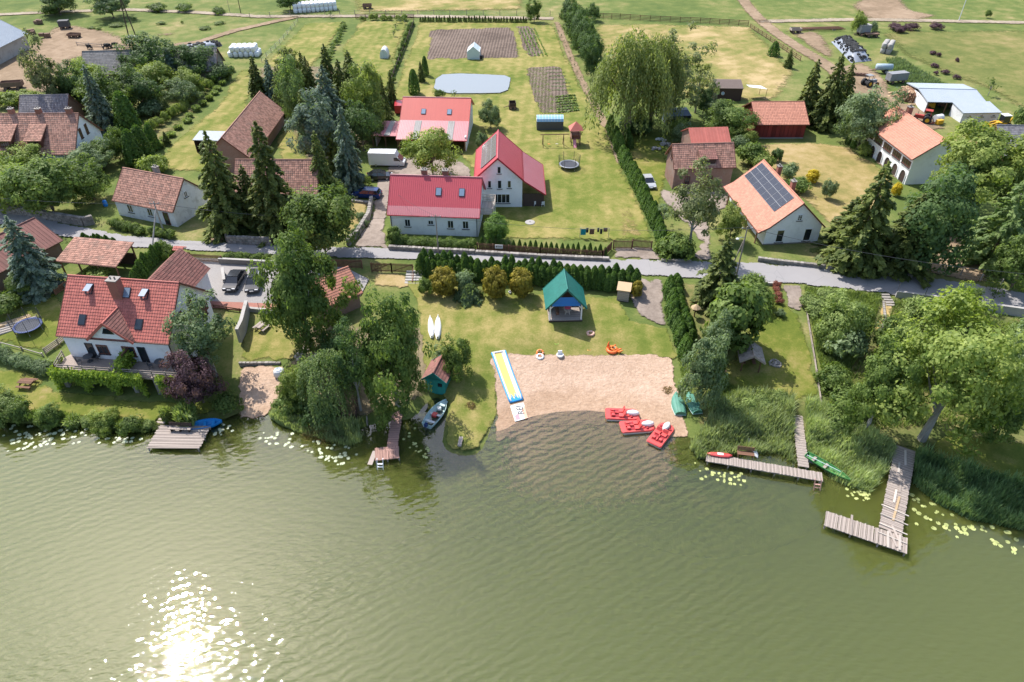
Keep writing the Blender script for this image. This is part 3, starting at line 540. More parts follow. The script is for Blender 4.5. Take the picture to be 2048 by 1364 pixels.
def crown_thuja(seed, H, R, n=1500, ls=.26, shape=1.0, flute=.12):
    """upright sprays over a cone or column"""
    g = np.random.default_rng(seed); f = g.random(n)**.85; a = g.uniform(0, 2*math.pi, n)
    prof = np.where(f < .12, .75 + f*2, np.clip((1 - f)/.88, 0, 1)**(.55*shape)); k = g.integers(5, 8)
    r = R*prof*(1 + flute*np.sin(a*k + f*5 + g.uniform(0, 6)) + g.normal(0, .07, n)); P = np.stack([np.cos(a)*r, np.sin(a)*r, H*(f*.97 + .02)], 1)
    N = np.stack([np.cos(a), np.sin(a), np.full(n, .35)], 1) + g.normal(0, .4, (n, 3)); T = np.stack([np.cos(a)*.25, np.sin(a)*.25, np.ones(n)], 1) + g.normal(0, .3, (n, 3))
    V, F = cards(P, N, ls*g.uniform(.7, 1.4, n), g, .55, unit(T)); return V, F, np.clip(.45*(np.sin(a*k)*.5 + .5)*g.random(n) + .6*g.random(n), 0, 1)
def crown_weeping(seed, R, H, ns=260, ls=.34, drop=.62, thin=1.0):
    """hanging strands from a domed top"""
    g = np.random.default_rng(seed); P, T, t = [], [], []
    for i in range(ns):
        a = g.uniform(0, 2*math.pi); s = math.sqrt(g.random()); lob = 1 + .22*math.sin(a*3 + 1.3) + .12*math.sin(a*7)
        r = R*s*.93*lob; z = H*(.98 - .36*s**2.2)*g.uniform(.9, 1.03); ln = H*drop*g.uniform(.25, 1.0)*(.25 + .75*s); m = int(max(5, ln/ls*1.5*thin)); q = np.linspace(0, 1, m); ct = g.random()
        bow = r + .55*np.sin(q*1.4)*g.uniform(.3, 1.2)
        P.append(np.stack([np.cos(a)*bow + g.normal(0, .12, m), np.sin(a)*bow + g.normal(0, .12, m), z - ln*q], 1)); T.append(np.stack([g.normal(0, .35, m), g.normal(0, .35, m), -np.ones(m)], 1)); t.append(np.clip(.55*ct + .5*g.random(m), 0, 1))
    P, T, t = np.vstack(P), np.vstack(T), np.concatenate(t); n = len(P)
    N = np.stack([P[:, 0]/R, P[:, 1]/R, .35 + P[:, 2]/H*.5], 1) + g.normal(0, .55, (n, 3)); V, F = cards(P, N, ls*g.uniform(.7, 1.4, n), g, .42, unit(T)); return V, F, t
_gc = {}
def gz_fast(x, y):
    k = (round(x*1.5), round(y*1.5))
    if k not in _gc: _gc[k] = gz(k[0]/1.5, k[1]/1.5)
    return _gc[k]
CROWN = {}
def reg(key, parts, H, R, trunk=None): CROWN[key] = (np_mesh('foliage', parts[0], parts[1], None, parts[2]), H, R, trunk)
for i in range(3): reg('leafy%d' % i, crown_leafy(20+i, 4.0, 7.8, 100, 120, .36, .27, z0=4.7, lump=.5), 8.3, 4.0, trunk_mb(i, 8.0, .26, 2.8).mesh('trunk', 'bark'))
for i in range(2): reg('airy%d' % i, crown_leafy(40+i, 4.0, 9.5, 85, 95, .36, .24, z0=6.6, lump=.75), 10.7, 4.0, trunk_mb(10+i, 10.5, .24, 2.9).mesh('trunk', 'bark_grey'))
for i in range(2): reg('big%d' % i, crown_leafy(50+i, 6.0, 11.5, 200, 125, .38, .19, z0=7.6, lump=.65), 12.5, 6.0, trunk_mb(20+i, 12, .38, 4.2, 7).mesh('trunk', 'bark_grey'))
reg('full', crown_leafy(57, 6.0, 12.4, 230, 120, .38, .19, z0=6.3, lump=.5, low=-.9), 12.2, 6.0, trunk_mb(27, 11, .38, 4.0, 7).mesh('trunk', 'bark_grey'))
for i in range(3): reg('spruce%d' % i, crown_spruce(60+i, 10, 2.7, 26, 11), 10, 2.7, MB().tube([(0,0,-.3),(0,0,9.6)], [.2,.03], 6).mesh('trunk', 'bark'))
for i in range(3): reg('mass%d' % i, crown_leafy(30+i, 4.0, 7.4, 110, 115, .36, .26, z0=3.1, lump=.45, low=-.6), 6.5, 4.0, trunk_mb(i, 5.0, .2, 2.4).mesh('trunk', 'bark'))
reg('pine', crown_leafy(66, 2.6, 6.4, 90, 85, .40, .26, low=-.8, z0=4.6, lump=.5, asp=.35), 7.8, 2.6, trunk_mb(31, 7, .18, 1.8).mesh('trunk', 'bark'))
reg('larch', crown_spruce(70, 10, 4.0, 20, 10, .5, .2, .9), 10, 4.0, MB().tube([(0,0,-.3),(0,0,9.6)], [.22,.03], 6).mesh('trunk', 'bark'))
for i in range(3): reg('thuja%d' % i, crown_thuja(80+i, 3, .8, 1500, .24, 1.0), 3, .8, None)
reg('column', crown_thuja(85, 5, 1.0, 2400, .30, .75, .06), 5, 1.0, None)
for i in range(2): reg('weeping%d' % i, crown_weeping(90+i, 4.6, 11, 900, .38), 11, 4.8, trunk_mb(40+i, 10, .45, 3.2, 6).mesh('trunk', 'bark'))
reg('sparse', crown_leafy(95, 2.6, 7, 34, 55, .30, .2, z0=5.5, lump=.8, asp=.4), 9.0, 2.6, trunk_mb(43, 9, .14, 2.2, 8).mesh('trunk', 'bark_grey'))
for i in range(4): reg('bush%d' % i, crown_leafy(100+i, 1.5, 2.3, 42, 85, .24, .38, low=-.35, z0=.95, lump=.45), 2.1, 1.5, None)
reg('ball', crown_leafy(110, 1.3, 2.5, 70, 85, .2, .28, low=-.8, z0=1.15, lump=.06), 2.4, 1.3, None)
reg('spiky', crown_thuja(111, 1.6, 1.3, 1100, .5, 1.2, .2), 1.6, 1.3, None)
def upright(seed, R, H, n, ls):
    g = np.random.default_rng(seed); a = g.uniform(0, 6.283, n); r = R*np.sqrt(g.random(n))*.75; lean = g.uniform(.1, .8, n); f = g.random(n)
    P = np.stack([np.cos(a)*(r + lean*f*R*.4), np.sin(a)*(r + lean*f*R*.4), f*H*(1 - .4*(r/R)**2)], 1); T = np.stack([np.cos(a)*lean, np.sin(a)*lean, np.ones(n)], 1)
    V, F = cards(P, rnd_dirs(n, g) + [0, -.3, .4], ls*g.uniform(.7, 1.3, n), g, .25, unit(T)); return V, F, g.random(n)
reg('tuft', upright(112, .9, 1.3, 900, .5), 1.4, .9, None)
_mat_variants = {}
def mesh_with(me, matname):
    k = (me.name, matname)
    if k not in _mat_variants:
        c = me.copy(); c.materials.clear(); c.materials.append(M[matname]); _mat_variants[k] = c
    return _mat_variants[k]
def plant(kind, leaf, p, H, R, name, label, cat, group=None, rz=None, lean=None):
    """a tree (trunk and crown) or a shrub (foliage only) of real size H x 2R standing at p"""
    if kind + '0' in CROWN:
        n = sum(1 for q in CROWN if q[:-1] == kind); kind = kind + str(RND.randrange(n))
    me, h0, r0, tr = CROWN[kind]; s = (R/r0*RND.uniform(.96, 1.04), R/r0*RND.uniform(.96, 1.04), H/h0); rz = RND.uniform(0, 6.28) if rz is None else rz
    if tr is None:
        o = link(name, mesh_with(me, leaf), None, p, rz)
    else:
        o = link(name, None, None, p, rz); c = link('crown', mesh_with(me, leaf), o); t_ = link('trunk', tr, o)
    o.scale = s
    if lean: o.rotation_euler = (lean[0], lean[1], rz)
    return tag(o, label, cat, group)
def P_(kind, leaf, px, py, ytop, wpx, name, label, cat='tree', group=None):
    """plant whose foot shows at px,py, whose top reaches row ytop and which is wpx wide in the picture"""
    p = on(px, py); return plant(kind, leaf, p, tall(p, ytop), wpx/2/pxm(p), name, label, cat, group)

# ---- trees and shrubs, west to east
P_('spruce', 'spruce_blue', 84, 580, 432, 104, 'blue_spruce', 'blue spruce beside the red metal barn roof at the picture edge')
P_('mass', 'leaf_green', 52, 590, 548, 62, 'bush', 'round green bush at the foot of the blue spruce by the bins', 'bush')
P_('bush', 'leaf_green', 12, 625, 590, 70, 'bush', 'low spreading bush at the corner of the play lawn', 'bush')
P_('airy', 'leaf_grey', 432, 752, 612, 128, 'ash_tree', 'grey green leafy tree at the gable of the terrace house')
P_('leafy', 'leaf_purple', 408, 806, 712, 92, 'copper_shrub', 'dark purple leaved shrub beside the vine terrace')
P_('full', 'leaf_green', 622, 694, 458, 152, 'ash_tree', 'tall bright green tree between parking court and alder')
P_('mass', 'leaf_green', 652, 512, 388, 136, 'linden_tree', 'dense green linden at the edge of the road')
P_('full', 'leaf_green', 796, 812, 578, 142, 'alder_tree', 'big alder beside the wooden shore pier')
P_('airy', 'leaf_dark', 722, 822, 668, 84, 'alder_tree', 'dark alder leaning over the weeping willow')
P_('leafy', 'leaf_dark', 690, 745, 660, 76, 'alder_tree', 'dark tree behind the weeping willow and stacked logs')
P_('weeping', 'larch', 664, 822, 705, 118, 'weeping_willow', 'weeping willow with hanging green strands at the sandy landing')
P_('leafy', 'leaf_light', 598, 812, 738, 66, 'willow_shrub', 'light green willow shrub over the sandy landing')
P_('bush', 'leaf_green', 585, 812, 785, 66, 'bush', 'leafy bush on the bank below the willow shrub', 'bush')
P_('bush', 'leaf_dark', 648, 838, 800, 74, 'bush', 'dark bush on the bank below the weeping willow', 'bush')
P_('mass', 'leaf_green', 912, 752, 684, 62, 'bush', 'loose bush growing over the green boat shed roof', 'bush')
P_('sparse', 'leaf_grey', 880, 735, 690, 50, 'bush', 'thin half bare bush at the tail of the white boards', 'bush')
P_('bush', 'leaf_green', 458, 820, 790, 54, 'bush', 'dark leafy bush on the bank beside the blue rowboat', 'bush')
P_('tuft', 'weed', 378, 848, 812, 48, 'grass_clump', 'arching yellow green grass clump behind the dock bench', 'plant')
P_('tuft', 'weed', 338, 842, 815, 26, 'grass_clump', 'small upright plant beside the dock steps', 'plant')
# village gardens in the west
for a in (('bush','leaf_light',30,412,330,110,'lilac_bush','light green bush along the road wall at the picture edge','bush'),('mass','leaf_green',112,430,325,135,'lilac_bush','big rounded lilac bush above the stone road wall','bush'),
          ('mass','leaf_green',190,400,328,80,'lilac_bush','mid green bush between lilac and white cottage','bush'),('bush','leaf_light',18,340,305,60,'bush','pale bush under the dormer house eaves','bush'),('leafy','leaf_light',70,345,285,80,'fruit_tree','light green fruit tree in front of the dormer windows','tree'),
          ('bush','leaf_light',115,360,320,80,'bush','light bush below the dormer house gable','bush'),('leafy','leaf_grey',190,345,290,80,'fruit_tree','grey green fruit tree against the white gable','tree'),('bush','leaf_light',318,345,318,55,'bush','bright bush behind the white cottage chimney','bush'),
          ('spruce','spruce_blue',214,262,130,66,'blue_spruce','blue spruce rising between the dormer house and the thatched barn','tree'),('column','thuja',262,262,182,44,'columnar_thuja','tall dark columnar thuja beside the blue spruce','tree'),
          ('airy','birch',122,240,90,70,'birch_tree','slender pale birch leaning above the dormer house roof','tree'),('spruce','spruce',135,232,150,70,'spruce_tree','dark spruce behind the birch','tree'),('leafy','leaf_dark',165,226,136,70,'tree','dark bushy tree behind the thatched barn corner','tree'),
          ('leafy','leaf_light',195,196,122,64,'fruit_tree','light green tree at the front of the thatched barn','tree'),('leafy','leaf_green',240,232,140,100,'fruit_tree','broad green fruit tree in the orchard centre','tree'),('leafy','leaf_light',318,190,124,88,'fruit_tree','bright green orchard tree below the thatched roof','tree'),
          ('leafy','leaf_dark',290,226,150,92,'fruit_tree','dark green orchard tree beside the grey willow','tree'),('leafy','leaf_dark',322,158,72,105,'tree','dark round tree rising over the thatched ridge','tree'),('spruce','spruce_blue',350,165,95,46,'blue_spruce','dark blue spruce at the thatched barn','tree'),
          ('leafy','leaf_dark',400,156,86,84,'tree','dark tree covering the gable end of the thatched barn','tree'),('leafy','leaf_light',385,190,142,60,'fruit_tree','yellow green tree at the orchard corner','tree'),('leafy','leaf_grey',372,208,160,58,'willow_shrub','silver grey willow shrub in the orchard','tree'),
          ('bush','leaf_grey',308,232,200,56,'bush','grey green bush at the orchard edge','bush'),('bush','leaf_dark',445,160,125,50,'bush','dark shrub at the end of the thatched barn','bush'),('spruce','spruce',338,232,196,24,'spruce_tree','small young spruce in the orchard','tree'),
          ('bush','leaf_light',18,215,185,60,'bush','light hedge bush beside the grey back roof','bush'),('bush','leaf_light',55,205,182,50,'bush','pale bush by the cattle yard','bush'),('mass','leaf_green',205,330,282,56,'bush','green bush at the foot of the white gable wall','bush'),
          ('column','thuja',275,330,258,36,'columnar_thuja','dark thuja column nearest the white cottage','tree'),('column','thuja',292,318,250,34,'columnar_thuja','dark thuja column behind the first','tree'),('column','thuja',310,300,246,26,'columnar_thuja','slim thuja column at the lane','tree'),
          ('mass','leaf_green',250,322,262,50,'bush','mixed bush between gable and thuja columns','bush'),('spruce','spruce',335,290,262,20,'spruce_tree','tiny spruce on the lane edge','tree'),('bush','leaf_light',308,350,310,50,'bush','yellow green bush on the lane beside the cottage','bush'),
          ('leafy','leaf_grey',122,30,-30,80,'tree','grey green tree at the top picture edge over the track','tree'),('leafy','leaf_grey',228,36,-25,70,'tree','grey green tree beside the wooden power pole','tree'),('bush','leaf_green',320,22,5,40,'bush','dark bush along the far track','bush'),('bush','leaf_green',369,22,5,36,'bush','second dark bush along the far track','bush'),('bush','leaf_green',438,27,13,28,'bush','small bush by the far poles','bush'),('bush','leaf_green',105,30,12,44,'bush','bush on the far track verge','bush'),
          ('leafy','leaf_dark',582,22,-22,44,'tree','dark round tree beside the row of wrapped bales','tree')):
    P_(*a)
# two big roadside spruces, then the grove
P_('spruce', 'spruce', 464, 462, 262, 108, 'spruce_tree', 'tall spruce by the road nearest the white cottage')
P_('spruce', 'spruce', 562, 470, 242, 116, 'spruce_tree', 'tall spruce in front of the half timbered barn gable')
P_('spruce', 'spruce', 512, 452, 330, 70, 'spruce_tree', 'smaller spruce between the two tall roadside spruces')
for a in (('spruce','spruce',524,212,112,58,'dark spruce at the western corner of the grove'),('spruce','spruce',548,196,116,40,'slim spruce behind the corner spruce'),('spruce','spruce_blue',552,214,120,46,'bluish spruce beside the corner spruce'),
          ('pine','spruce',588,200,98,56,'dark pine with open crown in the grove'),('spruce','spruce',612,176,102,36,'slim dark spruce at the back of the grove'),('spruce','spruce',664,200,88,60,'tall dark spruce at the back of the grove'),
          ('spruce','spruce',706,190,100,62,'wide dark spruce beside the mown plots'),('spruce','spruce_blue',668,290,130,92,'large blue green spruce in the grove centre'),('pine','spruce_blue',640,350,184,84,'bluish pine with rounded top in the grove'),
          ('spruce','spruce_blue',704,380,208,70,'tall silver blue spruce by the white van'),('spruce','spruce',652,402,262,64,'dark green conifer between tiled barn and blue spruce'),('spruce','spruce',770,240,150,34,'slim spruce behind the red roofed barn'),
          ('spruce','spruce',626,214,112,52,'dark spruce in the back row of the grove'),('spruce','spruce',690,228,118,60,'dark green spruce behind the blue green one'),('spruce','spruce',622,300,176,54,'dark spruce beside the bright green larch'),('pine','spruce',740,214,128,60,'dark pine near the mown plots'),('spruce','spruce',676,352,240,60,'dark spruce between rounded pine and silver blue spruce'),('spruce','spruce',570,234,132,46,'dark spruce behind the long tiled barn'),
          ('spruce','spruce',786,215,140,26,'narrow spruce by the garden fence')):
    P_(*a[:6], 'spruce_tree', a[6], 'tree', 'conifers of the grove')
for a in (('leafy','larch',600,270,128,64,'bright green larch standing in the grove','tree'),('leafy','leaf_light',738,262,138,86,'light green broadleaf tree in the grove','tree'),('leafy','leaf_dark',728,302,205,70,'dark broadleaf tree behind the open lean-to','tree'),('mass','leaf_green',748,280,215,50,'green bush behind the open lean-to','bush'),
          ('bush','leaf_green',676,400,358,44,'dark green bush beside the blue estate car','bush'),('bush','leaf_light',728,372,350,28,'light yellow green bush near the black car','bush'),('bush','leaf_grey',703,380,358,34,'grey bush near the blue estate car','bush'),
          ('leafy','leaf_light',866,356,256,96,'round walnut tree in the gravel court','tree'),('leafy','leaf_grey',982,258,204,42,'small pale fruit tree on the garden lawn','tree'),('column','thuja',829,188,138,22,'dark pointed thuja by the pond','tree'),('spruce','spruce',843,164,122,20,'small spruce by the pond','tree'),('column','thuja',851,152,112,14,'slim dark thuja above the pond','tree'),
          ('bush','leaf_green',876,196,178,24,'small bush at the pond end','bush'),('sparse','leaf_green',909,198,180,18,'thin sapling on the pond bank','tree'),('bush','leaf_grey',962,300,262,26,'scrubby bush at the barn corner','bush'),('sparse','leaf_green',810,50,30,12,'bare young sapling by the board fence','tree')):
    P_(*a[:6], 'bush' if a[7] == 'bush' else 'tree', a[6], a[7])
for i, (x, y, h) in enumerate(((662,36,20),(792,60,44),(788,74,58),(800,47,36),(1140,44,-4),(1146,62,8),(1152,76,16),(1158,90,28),(1165,104,40),(1172,118,52),(1178,132,64),(1184,150,80))):
    if x > 1100: P_('leafy', 'leaf_dark', x, y + 6, h, 44, 'hedge_tree', 'dark bushy tree in the row between garden and hay field', 'tree', 'dark trees in the field row')
    else: P_('sparse', 'leaf_green', x, y, h, 16, 'sapling', 'young thin tree in the narrow mown plots', 'tree', 'saplings in the mown plots')
for a in (('weeping','willow',1252,272,58,152,'huge weeping willow at the hedge end','tree'),('weeping','willow',1300,255,66,110,'second willow crown behind the weeping willow','tree'),('airy','birch',1345,236,84,104,'tall pale birch beside the willow','tree'),('airy','birch',1312,232,110,70,'slender dark birch in front of the willow','tree'),('sparse','willow',1390,226,108,70,'half bare pale birch by the brown shed','tree'),
          ('sparse','leaf_grey',1415,228,150,44,'thin bare tree at the ladder','tree'),('mass','leaf_dark',1405,232,180,44,'dark bush below the thin birch','bush'),('spruce','spruce',1275,262,215,40,'dark low shrub under the willow','bush'),('bush','leaf_dark',1262,262,232,60,'dark shrub in the willow shade','bush'),('bush','leaf_dark',1285,268,240,50,'dark undergrowth by the grey gazebo','bush'),
          ('bush','leaf_light',1358,270,235,40,'light bush in front of the grey gazebo','bush'),('leafy','leaf_grey',1362,288,252,48,'pale green tree at the brick house corner','tree'),('leafy','leaf_green',1452,272,205,92,'green tree between brick house and red barn','tree'),('mass','leaf_grey',1430,240,202,50,'grey green bush below the brown shed','bush'),('mass','leaf_light',1488,290,256,52,'light green bush beside the brick house','bush'),
          ('bush','leaf_green',1498,330,285,60,'green garden hedge bush by the brick house','bush'),('bush','leaf_light',1522,340,305,50,'light garden bush below the red barn','bush'),('bush','leaf_grey',1478,300,270,34,'pale bush at the brick house corner','bush'),
          ('ball','leaf_dark',1551,324,295,26,'small clipped round conifer on the dry lawn','bush'),('ball','flower_yellow',1622,366,338,28,'bright yellow flowering bush on the dry lawn','bush'),('bush','leaf_grey',1574,358,328,40,'grey green bush behind the solar house','bush'),('bush','leaf_green',1600,384,355,44,'low green bush behind the solar house','bush'),('mass','leaf_grey',1652,398,362,30,'small grey bush beside the dark spruces','bush'),
          ('airy','birch',1376,504,348,108,'loose birch in the gravel yard by the hedge','tree'),('sparse','leaf_grey',1324,455,402,44,'thin bare birch by the thuja hedge','tree'),('leafy','leaf_light',1458,482,416,56,'light green ornamental tree by the solar house terrace','tree'),('bush','leaf_green',1350,515,470,70,'dense shrub at the corner of the thuja hedge','bush'),
          ('spruce','spruce',1606,244,118,64,'dark spruce behind the red barn','tree'),('spruce','spruce',1645,256,106,74,'tallest of the three dark spruces by the farm track','tree'),('spruce','spruce',1672,248,122,56,'spruce nearest the farm track','tree'),('leafy','leaf_grey',1718,292,182,104,'broad grey green bush tree beside the arcaded house','tree'),
          ('thuja','thuja',1546,112,82,22,'dark young conifer on the hay field edge','tree'),('spruce','spruce',1575,136,97,20,'small spruce at the track fence','tree'),('leafy','leaf_light',1712,68,22,26,'lone green tree beside the old wagon','tree'),('bush','leaf_grey',1745,62,42,18,'small bush by the old wagon','bush'),
          ('thuja','thuja',1695,288,268,12,'small pointed thuja at the arcaded house','tree'),('thuja','thuja',1705,296,272,12,'second pointed thuja at the arcaded house','tree'),('bush','leaf_light',1728,308,285,30,'garden flowers at the arcade corner','bush'),
          ('big','leaf_light',1918,432,250,196,'broad walnut tree hiding the arcaded house end','tree'),('spruce','spruce',1704,536,322,128,'large dark spruce above the road','tree'),('spruce','spruce',1682,500,395,110,'lower spruce filling in beside the large dark spruce','tree'),('leafy','leaf_dark',1832,536,362,150,'wide dark yew above the road wall','tree'),('spruce','spruce',1790,540,388,130,'dense spruce between the large spruce and the yew','tree'),
          ('leafy','leaf_dark',1880,450,335,110,'dark tree below the walnut','tree'),('larch','larch',1976,528,350,160,'feathery larch behind the wire fence','tree'),('leafy','larch',2030,470,375,100,'light green tree at the picture edge behind the larch','tree'),('leafy','leaf_green',2018,584,472,104,'dark rounded shrub beside the road at the picture edge','tree'),('ball','flower_yellow',1790,392,365,20,'yellow leaved bush between the spruces','bush'),
          ('spruce','spruce',1430,606,478,104,'young spruce beside the road pole','tree'),('ball','leaf_green',1458,694,566,126,'large rhododendron bush beside the beach hedge','bush'),('airy','leaf_grey',1424,738,640,66,'pale leaved tree between hedge and shelter','tree'),('mass','leaf_grey',1392,806,690,84,'grey green bush beside the upturned boats','bush'),
          ('bush','leaf_green',1500,605,560,80,'spreading juniper at the path entrance','bush'),('mass','leaf_green',1420,760,715,60,'green bush beside the shelter','bush'),('bush','leaf_green',1505,575,548,44,'bush at the road edge by the pole','bush'),
          ('big','leaf_light',1842,880,640,232,'huge riverside willow above the long pier','tree'),('big','leaf_green',1726,872,692,132,'leafy alder beside the huge willow','tree'),('airy','leaf_grey',2000,800,672,100,'grey green tree at the picture edge by the shore','tree'),('leafy','leaf_green',1985,880,780,90,'low hanging crown over the sunny shore grass','tree'),
          ('mass','weed',1665,690,606,96,'elder bush on the rough slope','bush'),('bush','leaf_grey',1688,715,660,90,'grey green bush below the elder','bush'),('mass','vine',1892,650,580,70,'bright yellow green maple bush below the road wall','bush'),('mass','leaf_green',1920,630,582,50,'dark green bush beside the bright maple bush','bush'),('mass','weed',1830,660,605,80,'light green bush next to the straw path','bush'),
          ('mass','leaf_green',2030,720,640,100,'bush on the rough slope at the picture edge','bush'),('mass','leaf_green',1780,720,650,100,'bush below the straw path','bush'),('bush','flower_red',1938,790,770,34,'pale pink flowering bush on the slope','bush'),
          ('bush','leaf_green',2036,280,210,60,'dark green bush on the far meadow edge','bush'),('sparse','leaf_green',1975,192,152,24,'thin sapling on the sloping meadow','tree'),('bush','leaf_green',1972,36,18,12,'tiny bush by the upper track','bush'),('leafy','leaf_green',1068,44,2,34,'round green tree at the garden end','tree'),('leafy','leaf_dark',1187,42,8,26,'dark tree by the board fence','tree'),('spruce','spruce',1172,40,14,12,'small spruce by the board fence','tree')):
    P_(*a[:6], 'bush' if a[7] == 'bush' else ('spruce_tree' if a[0] == 'spruce' else 'tree'), a[6], a[7])
for x, y, r in ((1790,60,30),(1822,60,26),(1868,58,28),(1800,66,24)): P_('bush', 'leaf_purple', x, y, y-14, r, 'scrub_bush', 'brown withered scrub by the upper track', 'bush', 'withered scrub')
for x, y, r in ((1865,110,14),(1876,114,10),(1868,135,14),(1872,150,10),(1913,124,8),(1890,148,16),(1912,158,14)): P_('bush', 'leaf_purple', x, y, y-9, r, 'scrub_bush', 'small dark scrub on the sloping meadow', 'bush', 'meadow scrub')
for x, y, r in ((268,38,10),(325,46,18),(186,56,16),(234,50,30),(198,58,12),(440,46,20),(410,56,24),(364,45,6)): P_('bush', 'weed', x, y+2, y-4, r, 'weed_clump', 'dark weed clump in the far pasture', 'plant', 'pasture weed clumps')
# golden privets at the pavilion hedge, shrubs by the fence
P_('ball', 'leaf_yellow', 890, 588, 534, 58, 'golden_bush', 'golden yellow ball bush standing alone by the long hedge', 'bush')
P_('ball', 'leaf_yellow', 990, 596, 532, 54, 'golden_bush', 'golden yellow ball bush beside the low juniper', 'bush')
P_('ball', 'leaf_yellow', 1043, 592, 536, 50, 'golden_bush', 'golden yellow ball bush nearest the pavilion', 'bush')
P_('ball', 'leaf_yellow', 1273, 594, 560, 24, 'golden_bush', 'small golden bush beside the bin store', 'bush')
P_('spiky', 'leaf_grey', 938, 597, 572, 52, 'juniper', 'low grey juniper between golden bushes', 'bush')
P_('bush', 'leaf_grey', 930, 580, 545, 44, 'bush', 'grey green bush behind the low juniper', 'bush')
P_('mass', 'thuja', 992, 482, 434, 60, 'bush', 'bright green bush at the corner of the picket fence', 'bush')
P_('ball', 'leaf_green', 790, 488, 452, 32, 'bush', 'round box bush at the house corner', 'bush')
P_('bush', 'leaf_green', 850, 590, 555, 34, 'bush', 'leafy bush at the stone steps', 'bush')
P_('bush', 'leaf_light', 205, 556, 532, 52, 'bush', 'olive green bush in front of the tiled carport', 'bush')
for x, y, h in ((722,440,425),(728,452,440),(720,462,448),(712,472,456)): P_('bush', 'leaf_grey', x, y, h, 20, 'flower_clump', 'pale leafy clump along the driveway wall', 'plant', 'clumps along the driveway wall')
for x, y in ((1552,575),(1553,585),(1555,596),(1558,608)): P_('bush', 'flower_red', x, y, y-12, 16, 'flower_clump', 'red leaved flower clump beside the stone path', 'plant', 'red flowers beside the stone path')
P_('bush', 'leaf_grey', 1560, 633, 620, 20, 'flower_clump', 'pale hosta clump at the end of the stone path', 'plant')
def row(px, n, kind, leaf, h, r, name, label, group, jit=.1, cat='tree'):
    P = [on(*p) for p in px]; seg = [(P[i+1] - P[i]).length for i in range(len(P)-1)]; T = sum(seg)
    for k in range(n):
        d = T*(k + .5)/n; i = 0
        while i < len(seg)-1 and d > seg[i]: d -= seg[i]; i += 1
        q = P[i].lerp(P[i+1], d/seg[i]); q += Vector((RND.uniform(-jit, jit), RND.uniform(-jit, jit), 0)); q.z = gz(q.x, q.y)
        plant(kind, leaf, q, h*RND.uniform(.8, 1.16), r*RND.uniform(.9, 1.1), name, label, cat, group)
row([(838,548),(960,560),(1080,566),(1180,574),(1272,582)], 34, 'thuja', 'thuja', 2.9, .85, 'thuja', 'green thuja in the front row of the hedge behind the pavilion', 'front thujas behind the pavilion')
row([(845,536),(960,548),(1080,556),(1180,562),(1278,570)], 32, 'thuja', 'thuja', 2.9, .85, 'thuja', 'green thuja in the roadside row of the hedge behind the pavilion', 'roadside thujas behind the pavilion')
row([(1218,258),(1250,330),(1285,400),(1318,468),(1326,494)], 44, 'thuja', 'thuja', 3.0, .85, 'thuja', 'clipped thuja in the long hedge beside the garden lawn', 'thujas of the long garden hedge')
row([(1252,272),(1262,302)], 3, 'thuja', 'thuja', 2.6, .75, 'thuja', 'thuja standing apart behind the long garden hedge', 'thujas behind the garden hedge')
row([(1318,506),(1382,512)], 9, 'thuja', 'leaf_green', 1.9, .8, 'hedge_plant', 'dense clipped shrub of the hedge along the road by the birch', 'shrubs of the roadside hedge')
row([(960,496),(1100,505),(1216,512)], 24, 'thuja', 'thuja', 1.75, .38, 'young_thuja', 'small pointed thuja behind the brown picket fence', 'young thujas behind the picket fence')
row([(1338,580),(1348,640),(1366,700),(1378,726)], 20, 'thuja', 'thuja', 2.6, .85, 'thuja', 'thuja in the hedge between gravel pad and rhododendron', 'thujas beside the gravel pad', .2)
row([(1352,572),(1362,630),(1380,690)], 14, 'thuja', 'thuja', 2.4, .8, 'thuja', 'thuja in the second row beside the gravel pad', 'second thuja row beside the gravel pad', .2)
row([(838,45),(940,45),(1055,46)], 40, 'thuja', 'spruce', 1.7, .36, 'young_thuja', 'dark little thuja in the row at the garden end', 'little thujas at the garden end', .15)
row([(172,492),(240,504)], 9, 'thuja', 'thuja', 2.3, .7, 'thuja', 'thuja above the tiled carport roof', 'thujas behind the carport')
row([(272,570),(300,530),(330,515)], 9, 'thuja', 'thuja', 2.5, .75, 'thuja', 'thuja between carport and terrace house', 'thujas beside the carport', .2)
row([(325,505),(350,520)], 4, 'bush', 'leaf_green', 2.2, .9, 'shrub', 'mixed shrub by the wooden gate roof', 'shrubs by the wooden gate', .3, 'bush')
row([(235,262),(270,300),(300,325)], 12, 'thuja', 'thuja', 2.4, .8, 'thuja', 'thuja in the old hedge below the orchard', 'thujas below the orchard', .3)
row([(270,282),(345,240),(430,165)], 16, 'bush', 'leaf_light', 2.0, 1.0, 'hedge_shrub', 'light green shrub of the orchard hedge beside the lane', 'shrubs of the orchard hedge', .3, 'bush')
row([(300,320),(345,270),(440,180),(462,140)], 16, 'tuft', 'weed', 1.1, .9, 'weed_clump', 'tall weeds along the lane edge', 'weeds along the lane', .5, 'plant')
row([(690,50),(668,95),(655,128)], 14, 'bush', 'weed', 1.4, .8, 'hedge_shrub', 'low shrub dividing the two mown plots', 'shrubs dividing the mown plots', .3, 'bush')
row([(824,50),(806,100),(786,150),(775,190)], 18, 'bush', 'leaf_green', 1.5, .7, 'hedge_shrub', 'low shrub along the garden fence beside the pond lawn', 'shrubs along the garden fence', .3, 'bush')
row([(720,42),(760,40),(815,42)], 7, 'bush', 'leaf_light', 1.6, .9, 'hedge_shrub', 'garden shrub below the far board fence', 'shrubs below the far board fence', .4, 'bush')
row([(1115,60),(1150,140),(1190,215)], 12, 'sparse', 'leaf_dark', .9, .35, 'young_shrub', 'small young shrub on the bare strip beside the lawn', 'young shrubs on the bare strip', .2, 'bush')
